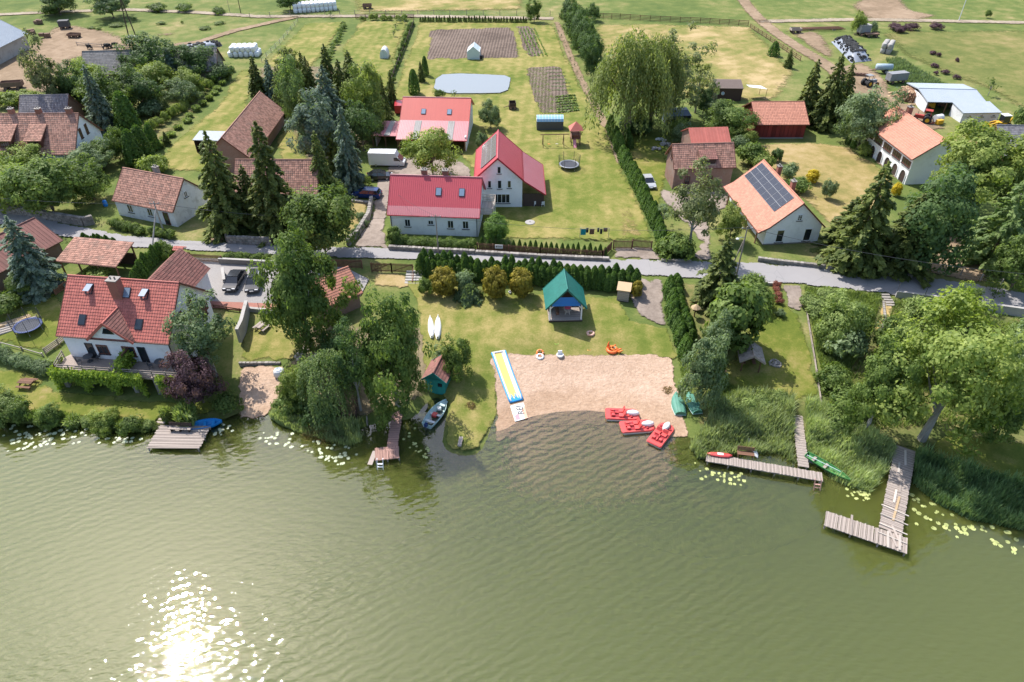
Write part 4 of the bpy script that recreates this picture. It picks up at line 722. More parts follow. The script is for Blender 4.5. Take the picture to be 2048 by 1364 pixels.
row([(225,452),(290,470)], 8, 'bush', 'leaf_green', 1.5, .8, 'hedge_shrub', 'trimmed hedge shrub in front of the white cottage', 'hedge in front of the cottage', .1, 'bush')
row([(300,470),(352,478)], 5, 'bush', 'leaf_green', 1.4, .8, 'hedge_shrub', 'garden shrub by the cottage door', 'shrubs by the cottage door', .2, 'bush')
row([(780,488),(860,494),(948,498)], 16, 'bush', 'leaf_green', 1.5, .9, 'hedge_shrub', 'clipped hedge shrub under the windows of the long house', 'hedge under the long house windows', .08, 'bush')
row([(452,520),(540,524)], 7, 'bush', 'leaf_green', 1.2, .8, 'hedge_shrub', 'small hedge shrub along the parking court wall', 'hedge along the parking court', .1, 'bush')
row([(0,712),(50,735),(100,745)], 11, 'bush', 'leaf_grey', 1.5, .9, 'hedge_shrub', 'grey green hedge shrub below the play lawn', 'hedge below the play lawn', .1, 'bush')
row([(1610,600),(1640,640),(1660,600),(1730,640)], 9, 'bush', 'weed', 1.7, 1.4, 'wild_shrub', 'wild shrub on the rough meadow below the road', 'wild shrubs on the rough meadow', .8, 'bush')
row([(1660,760),(1690,830),(1670,870)], 6, 'bush', 'leaf_green', 2.4, 1.6, 'wild_shrub', 'wild shrub on the bank beside the shelter lawn', 'wild shrubs on the shore bank', .6, 'bush')
row([(1840,690),(1960,720),(2040,760)], 8, 'bush', 'weed', 2.2, 1.8, 'wild_shrub', 'wild shrub on the slope behind the huge willow', 'wild shrubs behind the willow', .9, 'bush')
row([(1430,806),(1470,830),(1560,800)], 7, 'bush', 'weed', 1.3, 1.2, 'wild_shrub', 'wild shrub at the reed edge below the shelter', 'wild shrubs at the reed edge', .6, 'bush')
# hanging vine on the terrace, reeds, rough grass: masses nobody could count
def blades(name, label, px, n, h, w, leaf, cat='reeds', z=None, lean=.35, wet=False):
    g = NPR; P = np.array([(atz(*p) if wet else on(*p))[:2] for p in px]); lo, hi = P.min(0), P.max(0); Q = g.uniform(lo, hi, (n*6, 2)); Q = Q[poly_mask(Q, P)][:n]; n = len(Q)
    pts = np.column_stack([Q, np.array([max(-.6, gz_fast(*q)) if z is None else z for q in Q])])
    B = np.array(pts); cl = np.sin(B[:, 0]*1.3)*np.cos(B[:, 1]*1.7 + B[:, 0]*.6)*.5 + .5
    H = h*g.uniform(.55, 1.15, n)*(.75 + .4*cl); a = g.uniform(0, 6.283, n); L = lean*H*g.uniform(.2, 1.2, n); ww = w*g.uniform(.7, 1.4, n)
    d = np.stack([np.cos(a), np.sin(a), np.zeros(n)], 1); s = np.stack([-np.sin(a), np.cos(a), np.zeros(n)], 1)
    m = B + d*(L*.35)[:, None] + np.stack([0*H, 0*H, H*.6], 1); t_ = B + d*L[:, None] + np.stack([0*H, 0*H, H], 1)
    V = np.stack([B - s*ww[:, None]*.4, B + s*ww[:, None]*.4, m + s*ww[:, None]*.6, t_, m - s*ww[:, None]*.6], 1).reshape(-1, 3); i = np.arange(n)*5
    F = np.vstack([np.stack([i, i+1, i+2, i+4], 1), np.stack([i+4, i+2, i+3, i+3], 1)])
    F3 = np.vstack([np.stack([i, i+1, i+2], 1), np.stack([i, i+2, i+4], 1), np.stack([i+4, i+2, i+3], 1)]); tt = np.clip(.5*cl + .6*g.random(n) - .05, 0, 1)
    return tag(link(name, np_mesh(name, V, F3, leaf, np.concatenate([tt]*3))), label, cat, kind='stuff')
blades('reeds', 'pale green reeds around the L shaped pier', [(1404,866),(1424,830),(1480,800),(1580,806),(1588,930),(1560,910),(1500,905),(1425,918),(1395,918),(1378,896)], 11000, 1.5, .07, 'reed', wet=True)
blades('reeds', 'reeds between the narrow plank walk and the long pier', [(1606,816),(1660,830),(1740,872),(1788,904),(1770,950),(1740,985),(1700,975),(1660,958),(1640,930),(1612,905)], 11000, 1.5, .07, 'reed', wet=True)
blades('reeds', 'dark reed bed beyond the long pier', [(1828,912),(1880,932),(1960,955),(2080,1000),(2260,1060),(2260,1130),(2048,1060),(1940,1040),(1870,1005),(1826,968)], 18000, 1.9, .08, 'reed_dark', wet=True)
for lb, pg, n in (('leafy bank plants at the picture edge of the left-bank shore', [(-120,812),(0,815),(60,822),(60,846),(-20,850),(-120,844)], 4200), ('low bank plants below the picnic table', [(70,832),(150,836),(150,856),(110,852),(66,846)], 1800), ('low bank plants below the terrace middle', [(180,842),(300,850),(300,864),(240,864),(176,856)], 2400)):
    blades('bank_plants', lb, pg, n, .8, .09, 'weed', 'plants', wet=True)
for x, y, w, yt, kd, lf in ((12,836,84,790,'mass','weed'),(52,844,46,806,'bush','leaf_green'),(86,846,30,826,'tuft','weed'),(112,848,52,816,'mass','leaf_green'),(150,852,34,834,'tuft','weed'),(178,852,30,836,'bush','weed'),(214,858,56,828,'mass','leaf_light'),(246,858,26,842,'tuft','leaf_light'),(268,860,46,834,'bush','leaf_green'),(300,858,30,842,'bush','weed')): P_(kd, lf, x, y, yt, w, 'shore_bush', 'leafy bush on the bank below the terrace house' if kd != 'tuft' else 'upright leafy clump on the bank below the terrace house', 'bush', 'bushes on the bank below the terrace')
blades('reeds', 'tangled bank plants and reeds below the weeping willow', [(540,836),(600,846),(660,858),(720,852),(722,884),(700,892),(660,884),(600,866),(560,850)], 5000, 1.2, .07, 'reed', wet=True)
blades('dead_reeds', 'brown dead reeds leaning over the water', [(605,854),(668,862),(690,880),(650,886),(610,872)], 1800, 1.0, .05, 'drygrass', wet=True, lean=.9)
blades('rough_grass', 'tall wild grass on the slope below the road', [(1608,578),(1762,592),(1742,668),(1690,760),(1650,770),(1632,700)], 14000, .75, .07, 'weed', 'grass')
blades('rough_grass', 'tall wild grass around the big shore trees', [(1790,600),(2200,690),(2200,880),(2048,860),(1880,850),(1650,870),(1660,780),(1760,690)], 18000, .7, .08, 'weed', 'grass')
blades('rough_grass', 'wild plants behind the reeds below the shelter', [(1412,790),(1450,765),(1500,800),(1580,800),(1585,830),(1480,815),(1420,838)], 6000, .8, .07, 'weed', 'grass')
blades('rough_grass', 'grass fringe along the beach lawn hedge', [(1352,690),(1366,700),(1385,790),(1376,840)], 900, .4, .05, 'weed', 'grass')
blades('rough_grass', 'weeds along the farm track below the silage clamp', [(1770,120),(1800,118),(1870,160),(1900,178),(1850,178),(1800,160)], 3500, .9, .1, 'leaf_grey', 'grass')
blades('crop_rows', 'low crop plants of the vegetable bed', [(1052,137),(1090,135),(1116,228),(1080,230)], 2600, .3, .1, 'crop', 'crop')

# ------------------------------------------------------------------ buildings
def panel(mb, A, B, C, D, style='tile', tw=.30, tl=.36, lift=.035):
    """roof covering over the quad A,B (eave, left to right) C,D (ridge, right to left)"""
    A, B, C, D = map(Vector, (A, B, C, D)); nrm = (B - A).cross(D - A); nrm = nrm.normalized() if nrm.length > 1e-6 else Vector((0, 0, 1))
    if nrm.z < 0: nrm = -nrm
    Ls = ((D - A).length + (C - B).length)/2; W = max((B - A).length, (C - D).length)
    def P(u, s, h): return (A.lerp(B, u)).lerp(D.lerp(C, u), s) + nrm*h
    if style in ('tile', 'shingle'):
        R = max(1, round(Ls/tl)); K = max(1, round(W/tw)); up = lift if style == 'tile' else 0.0
        for r in range(R):
            vs = []; fs = []; hs = (.012 + lift*.7, .004); sh = .5*(r % 2) if style == 'shingle' else 0
            for e, s in enumerate((r/R, (r + 1)/R)):
                for k in range(2*K + 1): vs.append(P(min(1, max(0, k/(2*K))), s, hs[e] + (up if k % 2 else 0)))
            n = 2*K + 1; tt = [RND.random() for _ in range(K)]
            base = len(mb.v); mb.v += [tuple(p) for p in vs]
            for k in range(2*K): mb.f.append((base+k, base+k+1, base+n+k+1, base+n+k)); mb.t.append(tt[k//2])
    else:
        pitch, rib, h = {'rib': (.3, .10, .04), 'seam': (.52, .04, .045), 'corr': (.18, .09, .03), 'board': (.2, .19, .012)}[style]
        K = max(1, round(W/pitch)); vs = []
        for k in range(K):
            u0, a = k/K, rib/W
            for du, hh in ((0, .01), (.5/K - a*.6, .01), (.5/K - a*.4, h), (.5/K + a*.4, h), (.5/K + a*.6, .01)): vs.append((u0 + du, hh))
        vs.append((1, .01)); n = len(vs); base = len(mb.v)
        for s in (0, 1): mb.v += [tuple(P(u, s, hh)) for u, hh in vs]
        mb.f += [(base+k, base+k+1, base+n+k+1, base+n+k) for k in range(n-1)]; mb.t += [RND.random() if k % 5 == 0 else .5 for k in range(n-1)]
    th = .11; q = [A, B, C, D]; lo = [p - nrm*th for p in q]
    mb.add(q + lo, [(4,5,6,7), (0,1,5,4), (1,2,6,5), (2,3,7,6), (3,0,4,7)], .4)
_wc = {}
def window(parent, M4, w, h, style='w', frame='white_paint', pane='window_glass', sill=True):
    """window or door built facing -y, placed by the matrix M4 (parent's own axes)"""
    k = (w, h, style, frame, pane)
    if k not in _wc:
        f = MB(); b = .1
        if style != 'd' or True:
            f.box(0, -.03, h - b/2, w, .08, b).box(0, -.03, b/2, w, .08, b).box(-w/2 + b/2, -.03, h/2, b, .08, h - 2*b).box(w/2 - b/2, -.03, h/2, b, .08, h - 2*b)
        if style == 'w' and w > .7: f.box(0, -.03, h/2, .05, .07, h - 2*b)
        if style == 'g':
            f.box(0, -.03, h/2, .04, .07, h - 2*b)
            for i in (1, 2): f.box(0, -.028, h*i/3, w - 2*b, .06, .035)
        if style == 'q':
            for i in range(1, 4): f.box(-w/2 + w*i/4, -.03, h/2, .07, .07, h - 2*b)
        p = MB().box(0, -.012, h/2, w - .06, .03, h - .06); s = MB().box(0, -.07, -.035, w + .16, .2, .07)
        _wc[k] = (f.mesh('window', frame), p.mesh('pane', pane), s.mesh('sill', 'trim_dark'))
    a, b_, c_ = _wc[k]; o = link('door' if style == 'd' else 'window', a, parent); o.matrix_local = M4; link('pane' if style != 'd' else 'door_leaf', b_, o)
    if sill and style != 'd': link('sill', c_, o)
    return o
def chimney(parent, x, y, w, d, z0, z1, m='brick'):
    c = MB().box(x, y, (z0+z1)/2, w, d, z1-z0).build('chimney', m, parent); cap = MB().box(x, y, z1+.05, w+.14, d+.14, .1)
    for i in range(2): cap.lathe([(.09, 0), (.09, .28), (.07, .28)], 8, (x + (i-.5)*w*.45, y, z1+.1))
    cap.build('chimney_cap', 'stone', c)
def roof_window(parent, x, y, z, tilt, w=.78, h=1.15, opened=0.0, pane='roof_glass', nm='roof_window'):
    o = MB().box(0, 0, .05, w, .09, .12).mesh(nm, 'trim_dark'); f = MB()
    f.box(0, -h/2, .05, w, .08, .14).box(0, h/2, .05, w, .08, .14).box(-w/2, 0, .05, .08, h, .14).box(w/2, 0, .05, .08, h, .14)
    r = f.build(nm, 'trim_dark', parent, (x, y, z)); r.rotation_euler = (tilt, 0, 0)
    p = MB().box(0, -h/2, 0, w - .06, h - .06, .04).build('pane', pane, r, (0, h/2, .12)); p.rotation_euler = (-opened, 0, 0)
def house(name, label, cat, c, rot, L, prof, segs, wy, wall='white_render', wins=(), chims=(), sky=(), frame='white_paint', g=.3, z0=None, trim='trim_brown', depth=1.5, wallx=None, ridge=True, gutters=True, wtop=-.08):
    """c,rot: plan position; prof: roof section [(y,z)...] front eave to back eave; segs: (style, material) per slope; wy: front and back wall"""
    z = gz0(*c) if z0 is None else z0; t = thing(name, label, cat, (c[0], c[1], z), rot); Lw = L/2 - g; xa, xb = wallx or (-Lw, Lw)
    def pz(y):
        for (ya, za), (yb, zb) in zip(prof, prof[1:]):
            if ya <= y <= yb: return za + (zb - za)*(y - ya)/(yb - ya)
        return prof[0][1] if y < prof[0][0] else prof[-1][1]
    if wy:
        top = [(wy[1], pz(wy[1]) + wtop)] + [(y, zz + wtop) for y, zz in prof[::-1] if wy[0] < y < wy[1]] + [(wy[0], pz(wy[0]) + wtop)]
        w = MB().extx([(wy[0], -depth), (wy[1], -depth)] + top, xa, xb).build('wall', wall, t)
    for (ya, za), (yb, zb), sg in zip(prof, prof[1:], segs):
        if sg is None: continue
        m = MB()
        if za <= zb: panel(m, (-L/2, ya, za), (L/2, ya, za), (L/2, yb, zb), (-L/2, yb, zb), *sg[:1])
        else: panel(m, (L/2, yb, zb), (-L/2, yb, zb), (-L/2, ya, za), (L/2, ya, za), *sg[:1])
        rf = m.build('roof', sg[1], t)
    if ridge:
        yr, zr = max(prof, key=lambda p: p[1]); MB().tube([(-L/2 - .02, yr, zr + .03), (L/2 + .02, yr, zr + .03)], .1, 8).build('ridge_cap', segs[0][1], t)
        for s in (-1, 1):
            vb = MB()
            for p, q in zip(prof, prof[1:]): vb.bar((s*(L/2 + .03), p[0], p[1] - .06), (s*(L/2 + .03), q[0], q[1] - .06), .05, .2)
            vb.build('verge_board', trim, t)
    if gutters:
        for y, zz in (prof[0], prof[-1]): MB().tube([(-L/2, y + (-.07 if y < 0 else .07), zz - .06), (L/2, y + (-.07 if y < 0 else .07), zz - .06)], .07, 6).build('gutter', trim, t)
    for wn_ in wins:
        f, u, zz, w, h = wn_[:5]; st = wn_[5] if len(wn_) > 5 else 'w'
        if f == 'F': m4 = Matrix.Translation((u, wy[0], zz))
        elif f == 'B': m4 = Matrix.Translation((u, wy[1], zz)) @ Matrix.Rotation(math.pi, 4, 'Z')
        elif f == 'R': m4 = Matrix.Translation((xb, u, zz)) @ Matrix.Rotation(math.pi/2, 4, 'Z')
        else: m4 = Matrix.Translation((xa, u, zz)) @ Matrix.Rotation(-math.pi/2, 4, 'Z')
        window(t, m4, w, h, st, wn_[6] if len(wn_) > 6 else frame)
    for x, y, w, d, z1, *mm in chims: chimney(t, x, y, w, d, pz(y) - .5, z1, *(mm or ['brick']))
    for x, y, *op in sky:
        for (ya, za), (yb, zb) in zip(prof, prof[1:]):
            if ya <= y <= yb: roof_window(t, x, y, pz(y), math.atan2(zb - za, yb - ya), opened=op[0] if op else 0.0, pane=op[1] if len(op) > 1 else 'roof_glass')
    return t, pz
def gable(W, hw, hr, o=.4):
    tp = (hr - hw)/(W/2); return [(-W/2 - o, hw - o*tp), (0, hr), (W/2 + o, hw - o*tp)]
def eave_pose(pl, pr, h, ws, o):
    """plan position and turn of a house from the two ends of its visible eave; ws: eave to ridge"""
    a, b = at(*pl, h), at(*pr, h); d = (b - a).xy; r = math.atan2(d.y, d.x); mid = (a.xy + b.xy)/2; y = Vector((-math.sin(r), math.cos(r)))
    c = mid + y*ws; return (c.x, c.y), r, d.length
T2 = lambda m: [('tile', m), ('tile', m)]
R_ = math.radians

# -- terrace house with the front gable
A_, pzA = house('terrace_house', 'white house with red tiled roof, front gable and vine covered terrace', 'house', (-43.9, 66.6), R_(-6.7), 13.3, gable(9.57, 3.63, 7.95), T2('tile_red'), (-4.785, 4.785), z0=2.9, depth=3.0,
  wins=[('F',-3.55,.02,.95,2.15,'d','trim_dark'),('F',-2.0,.75,1.35,1.3,'w','trim_brown'),('F',1.15,.75,1.5,1.35,'w','trim_brown'),('F',2.75,.02,.95,2.15,'d','trim_dark'),('R',-1.4,3.35,.9,1.5,'w','trim_brown'),('R',.9,3.0,.95,2.1,'d','trim_brown'),('R',3.2,1.2,.8,1.1,'w','trim_brown')],
  sky=[(-3.75,-1.05,.5),(2.9,-1.15,.5),(.75,-1.15),(-3.9,-3.7,0.0,'window_glass'),(2.85,-3.75,0.0,'window_glass')])
chimney(A_, -.15, -1.35, 1.15, .95, 5.6, 8.75, 'brick')
def terrace_extras():
    hw, ap, yf = 2.75, 5.75, -5.32
    bay = MB().add([(-hw + .35, yf, -3), (hw - .35, yf, -3), (hw - .35, yf, 3.6), (0, yf, ap - .12), (-hw + .35, yf, 3.6), (-hw + .35, -4.0, -3), (hw - .35, -4.0, -3), (hw - .35, -4.0, 3.6), (0, -2.6, ap - .12), (-hw + .35, -4.0, 3.6)], [(0,1,2,3,4), (1,6,7,2), (5,0,4,9), (3,2,7,8), (4,3,8,9)])
    m = MB(); ze = 3.30
    panel(m, (hw, yf - .25, ze), (hw, -5.0, ze), (0, -2.35, ap), (0, yf - .25, ap)); panel(m, (-hw, -5.0, ze), (-hw, yf - .25, ze), (0, yf - .25, ap), (0, -2.35, ap))
    d = m.build('gable_roof', 'tile_brown', A_)  # browner than the main roof: the gable's shade is put into the tile colour
    MB().tube([(0, yf - .28, ap + .03), (0, -2.3, ap + .03)], .09, 8).build('ridge_cap', 'tile_red', d)
    v = MB().bar((-hw, yf - .28, ze - .05), (0, yf - .28, ap - .05), .06, .3).bar((hw, yf - .28, ze - .05), (0, yf - .28, ap - .05), .06, .3); v.build('verge_board', 'tile_red', d)
    # the gable wall flush with the doors below is only the upper triangle
    tri = MB().add([(-2.2, yf, 3.5), (2.2, yf, 3.5), (0, yf, ap - .1), (-2.2, -4.7, 3.5), (2.2, -4.7, 3.5), (0, -4.7, ap - .1)], [(0,1,2), (0,3,4,1), (1,4,5,2), (2,5,3,0)]).build('gable_wall', 'white_render', A_)
    gw = MB().add([(-.75, yf - .02, 4.15), (.75, yf - .02, 4.15), (.32, yf - .02, 4.95), (-.32, yf - .02, 4.95)], [(0,1,2,3)]); gw.build('window', 'window_glass', A_)
    # rear wing
    m = MB(); ez, rz_, ye = 3.3, 6.1, 10.2
    panel(m, (3.3, 3.0, ez), (3.3, ye, ez), (0, ye, rz_), (0, 1.5, rz_)); panel(m, (-3.3, ye, ez), (-3.3, 3.0, ez), (0, 1.5, rz_), (0, ye, rz_))
    for v in range(len(m.v)): pass
    w = m.build('wing_roof', 'tile_brown', A_, (.9, 0, 0)); MB().extx([(4.7, -3), (9.8, -3), (9.8, 3.4), (4.7, 3.4)], -2.9, 2.9).build('wing_wall', 'white_render', A_, (.9, 0, 0))
    # balcony on the gable end
    x0 = 6.35; b = MB().box(x0 + .6, 1.3, 2.92, 1.2, 2.3, .14).build('balcony', 'trim_brown', A_)
    rail = MB()
    for i in range(12): rail.box(x0 + 1.17, .2 + i*.2, 3.45, .03, .1, .85)
    for i in range(5):
        for yy in (.17, 2.43): rail.box(x0 + .12 + i*.24, yy, 3.45, .1, .03, .85)
    rail.bar((x0, .17, 3.9), (x0 + 1.2, .17, 3.9), .08).bar((x0, 2.43, 3.9), (x0 + 1.2, 2.43, 3.9), .08).bar((x0 + 1.17, .15, 3.9), (x0 + 1.17, 2.45, 3.9), .08)
    rail.build('balcony_rail', 'trim_brown', b); MB().bar((x0 + 1.15, .2, 3.9), (x0 + 1.15, .2, 5.1), .04).bar((x0 + 1.15, .2, 5.1), (x0, .2, 5.1), .04).build('awning_frame', 'iron_dark', b)
    MB().bar((6.7, -4.9, 3.2), (6.5, -4.95, 3.2), .08).bar((6.42, -4.95, 3.2), (6.42, -4.95, 0), .09).build('downpipe', 'trim_dark', A_)
terrace_extras()
def terrace():
    z = 2.9; P = [atz(*p, z) for p in ((112,742),(362,760),(372,735),(352,722),(150,704),(128,715))]
    t = thing('terrace', 'paved stone terrace of the vine covered house', 'terrace', (P[0].x, P[0].y, z - .02)); o = P[0]
    q = [(p.x - o.x, p.y - o.y) for p in P]; MB().extz(q, -.25, 0).build('slab', 'paving_brown', t)
    f0, f1 = Vector((*q[0], 0)), Vector((*q[1], 0)); d = f1 - f0
    for i in range(6):
        a = f0 + d*(i + .15)/5.3 + Vector((0, .25, 0)); MB().box(a.x, a.y, -1.7, .45, .45, 2.9).build('pillar', 'stone', t)
    bk = MB().box((f0.x+f1.x)/2, f0.y + 2.0, -1.7, d.length, .3, 2.9, math.atan2(d.y, d.x)).build('back_wall', 'white_render', t)
    e = Vector((*q[5], 0)); n = 6
    for r, (a, b) in enumerate(((f0, f1), (e, f0))):
        fw = MB()
        for k in range(3): fw.bar(a + Vector((0, .1, .3 + .3*k)), b + Vector((0, .1, .3 + .3*k)), .05, .12)
        m = int((b - a).length/1.8) + 1
        for k in range(m + 1): c = a.lerp(b, k/m); fw.box(c.x, c.y + .1, .5, .09, .09, 1.0)
        fw.build('railing', 'wood_grey', t)
    mid = f0.lerp(f1, .55); MB().box(mid.x - .3, mid.y + 2.6, .9, .12, 2.4, 1.8, R_(-6)).build('privacy_screen', 'wood_brown', t)
    g = np.random.default_rng(5); pts = []; N = []
    def curtain(a, b, zt, zb, n, bulge=.35, arch=True):
        for _ in range(n):
            u = g.random(); p = a.lerp(b, u); k = .5 + .5*math.cos(u*3*2*math.pi*(1 if arch else 0)); low = zb*(.3 + .7*k**4) if arch else zb
            zz = g.uniform(low, zt); bl = bulge*g.uniform(.3, 1.2)*(1 - .4*abs(zz - zt)/abs(zb - zt)); pts.append((p.x + g.normal(0, .12), p.y - bl + g.normal(0, .1), zz)); N.append((g.normal(0, .5), -.8 + g.normal(0, .4), .6 + g.normal(0, .4)))
    off = Vector((0, 0, 0)); curtain(f0 + Vector((-.4, 0, 0)), f0.lerp(f1, .70), .75, -2.7, 5200, .7); curtain(f0.lerp(f1, .83), f1 + Vector((.4, 0, 0)), .7, -2.6, 2200, .7)
    curtain(f0 + Vector((-.5, .4, 0)), f0 + Vector((-.3, 2.2, 0)), .5, -2.4, 900, .5, False)
    for _ in range(1500): u = g.random(); pts.append((mid.x - .3 + g.normal(0, .3), mid.y + u*3.6, 1.9*g.random() - .2 + g.normal(0, .1))); N.append((g.normal(0, .6), -.4, .7))
    V, F = cards(np.array(pts), np.array(N), .3*g.uniform(.6, 1.3, len(pts)), g, .75); v = link('vine', np_mesh('vine', V, F, 'vine', g.random(len(F))), None, t.location.copy())
    tag(v, 'thick green creeper hanging over the terrace front', 'creeper', kind='stuff')
terrace()
# -- the other houses
house('white_cottage', 'weathered white cottage with mossy tiled roof beside the road', 'house', (-54.3, 99.0), R_(-19.9), 11.4, gable(7.3, 2.78, 6.24, .2), T2('tile_old'), (-3.65, 3.65), 'old_render', wins=[('F',-2.8,.95,1.05,1.35),('F',1.0,.95,1.05,1.35),('F',3.9,.05,.95,2.1,'d','trim_brown'),('R',-.4,3.4,.75,1.0)], chims=[(.2,.6,.8,.6,7.0,'stone')], g=.15)
C_, _ = house('long_house', 'long white house with bright red metal roof along the road', 'house', (-11.1, 95.5), R_(-4.2), 13.5, [(-4.57,3.25),(-3.45,4.15),(0,7.38),(4.5,3.4)], [('rib','metal_pink'),('rib','metal_red'),('rib','metal_red')], (-4.25, 4.2), wins=[('F',-3.9,1.25,.9,1.25),('F',-.45,1.7,.85,.75),('F',2.45,1.2,.95,1.35),('F',4.65,1.2,.95,1.35)], chims=[(-1.8,.5,.8,.7,8.1),(1.3,.5,.8,.7,8.1)], sky=[(.55,-1.75),(3.95,-1.75)], trim='trim_red')
for sx in (-6.3, 6.3): MB().bar((sx, -4.33, 3.2), (sx, -4.33, -.3), .09).build('downpipe', 'trim_dark', C_)
def deck():
    t = thing('balcony_deck', 'raised wooden balcony deck beside the long red roofed house', 'deck', at(972, 447), R_(-4.2)); t.location.z = gz0(-4.5, 93)
    m = MB(); w, d, h = 2.6, 4.4, 2.7
    for i in range(14): MB().box(-w/2 + .09 + i*.187, 0, h, .17, d, .05).build('board', 'wood_pale', t)
    for a in (-1, 1):
        for b in (-1, 0, 1): MB().box(a*(w/2 - .1), b*(d/2 - .1), h/2, .14, .14, h).build('post', 'white_paint', t)
    for x0, y0, x1, y1 in ((-w/2, -d/2, w/2, -d/2), (w/2, -d/2, w/2, d/2), (-w/2, d/2, w/2, d/2)):
        r = MB()
        for k in range(4): r.bar((x0, y0, h + .25 + .25*k), (x1, y1, h + .25 + .25*k), .05, .1)
        for u in (0, .5, 1): r.box(x0 + (x1-x0)*u, y0 + (y1-y0)*u, h + .5, .09, .09, 1.05)
        r.build('railing', 'wood_pale', t)
deck()
D_, _ = house('gable_house', 'white gabled house with deep red roof and solar panels beside the lawn', 'house', (-2.2, 105.2), R_(-89.6), 11.2, [(-3.6,5.0),(0,8.3),(3.75,4.9),(4.0,4.62),(7.35,2.35)], [('seam','metal_red'),('seam','metal_red'),('seam','metal_red'),('rib','metal_pink')], (-3.3, 3.75), wins=[('R',-1.3,3.3,.62,1.3),('R',.25,3.2,.7,1.45),('R',1.75,3.3,.62,1.3),('R',.2,5.7,.62,1.2),('R',.55,.75,2.6,1.6,'q')], trim='trim_red', g=.35)
for sx in (-4.6, -1.5, 1.6, 4.7): MB().box(sx, 7.1, 1.2, .14, .14, 2.5).build('post', 'trim_brown', D_)
MB().box(4.95, 5.5, 1.1, .12, 3.2, 2.2).build('side_wall', 'wood_dark', D_)
def solar(parent, x0, y0, z0, tilt, nx, ny, w, h, face=1):
    me = MB().box(0, 0, .08, w - .04, h - .04, .04).mesh('solar_panel', 'solar'); fr = MB().box(0, -h/2 + .015, .085, w, .03, .05).box(0, h/2 - .015, .085, w, .03, .05).box(-w/2 + .008, 0, .083, .016, h - .06, .05).box(w/2 - .008, 0, .083, .016, h - .06, .05).mesh('panel_frame', 'machine_grey')
    for i in range(nx):
        for j in range(ny):
            dy = -(j + .5)*h; o = link('solar_panel', me, parent, (x0 + (i + .5)*w, y0 + dy*math.cos(tilt), z0 + dy*math.sin(tilt))); o.rotation_euler = (tilt, 0, 0); link('panel_frame', fr, o)
solar(D_, -4.6, -.25, 8.1, math.atan2(3.3, 3.6), 5, 3, 1.75, 1.05)
E_, pzE = house('red_barn', 'broad barn with red roof, open lean-to front and two roof windows', 'barn', (-14.0, 131.0), R_(-3.2), 12.8, [(-9.5,2.2),(-4.6,3.95),(0,6.6),(4.8,3.8)], [('rib','metal_pink'),('corr','metal_bright'),('corr','metal_bright')], (-4.6, 4.5), sky=[(-2.2,-2.9),(2.6,-2.9)], trim='trim_red', wins=[('F',-3.5,.05,2.6,2.4,'d','wood_brown'),('F',1.5,.05,2.6,2.4,'d','wood_brown')])
for sx in (-6, -2, 2, 6): MB().box(sx, -9.0, .9, .2, .2, 2.6).build('post', 'wood_brown', E_)
MB().box(6.1, -6.8, .9, .2, 4.4, 3.6).build('side_wall', 'white_render', E_)
for sx in (-2.9, 3.2):
    p = MB(); panel(p, (sx - .6, -9.45, 2.30), (sx + .6, -9.45, 2.30), (sx + .6, -4.8, 3.96), (sx - .6, -4.8, 3.96), 'rib'); p.build('roof_light', 'concrete', E_)
def leanto():
    p = MB(); panel(p, (-11.4, -8.0, 2.2), (-6.4, -8.0, 2.2), (-6.4, -2.8, 3.0), (-10.0, -2.8, 3.0), 'rib'); r = p.build('lean_to_roof', 'metal_pink', E_)
    q = MB(); panel(q, (-8.9, -7.95, 2.3), (-7.9, -7.95, 2.3), (-7.6, -2.85, 3.06), (-8.5, -2.85, 3.06), 'rib'); q.build('roof_light', 'concrete', r)
    for x in (-11.1, -8.8, -6.6): MB().box(x, -7.7, .9, .16, .16, 2.6).build('post', 'wood_brown', E_)
    MB().box(-10.6, -5.2, 1.0, .15, 4.6, 3.0).build('side_wall', 'concrete', E_); MB().box(-8.5, -2.9, 1.2, 4.2, .15, 3.3).build('back_wall', 'concrete', E_)
leanto()
F_, _ = house('timbered_barn', 'half timbered barn with brown tiles hidden behind tall spruces', 'barn', (-36.4, 102.8), R_(-.2), 13.0, gable(7.1, 3.26, 6.73), T2('tile_old'), (-3.5, 3.5), 'old_render')
fr = MB()
for y in (-3.2, -1.1, 1.1, 3.2): fr.box(6.23, y, 1.4, .1, .18, 3.4)
fr.box(6.23, 0, 3.1, .1, 6.8, .18).box(6.23, 0, .9, .1, 6.8, .18).bar((6.24, -3.3, 3.2), (6.24, 0, 6.3), .1, .18).bar((6.24, 3.3, 3.2), (6.24, 0, 6.3), .1, .18); fr.build('timber_frame', 'trim_brown', F_)
c, r, L = eave_pose((503,318), (570,222), 2.5, 4.1, .3)
house('tiled_barn', 'long narrow barn with brown tiled roof behind the roadside spruces', 'barn', c, r, L + .3, gable(7.6, 2.75, 6.3, .3), T2('tile_old'), (-3.6, 3.6), 'brick_old')
house('dormer_house', 'white farmhouse with two dormers and brown tiled roof', 'house', (-84.4, 118.3), R_(.7), 20.4, gable(10.0, 3.54, 8.24), T2('tile_old'), (-4.9, 4.9), 'white_render', wins=[('R',-1.1,4.3,.8,1.7,'g','trim_brown'),('R',1.0,4.3,.8,1.7,'g','trim_brown'),('R',-.2,.9,1.0,1.4),('F',3.5,.9,1.0,1.4),('F',6.5,.9,1.0,1.4)], chims=[(-1.2,.2,.8,.7,9.0),(3.4,.2,.8,.7,9.0),(8.6,.2,.9,.7,9.0)])
DH = bpy.data.objects['dormer_house']
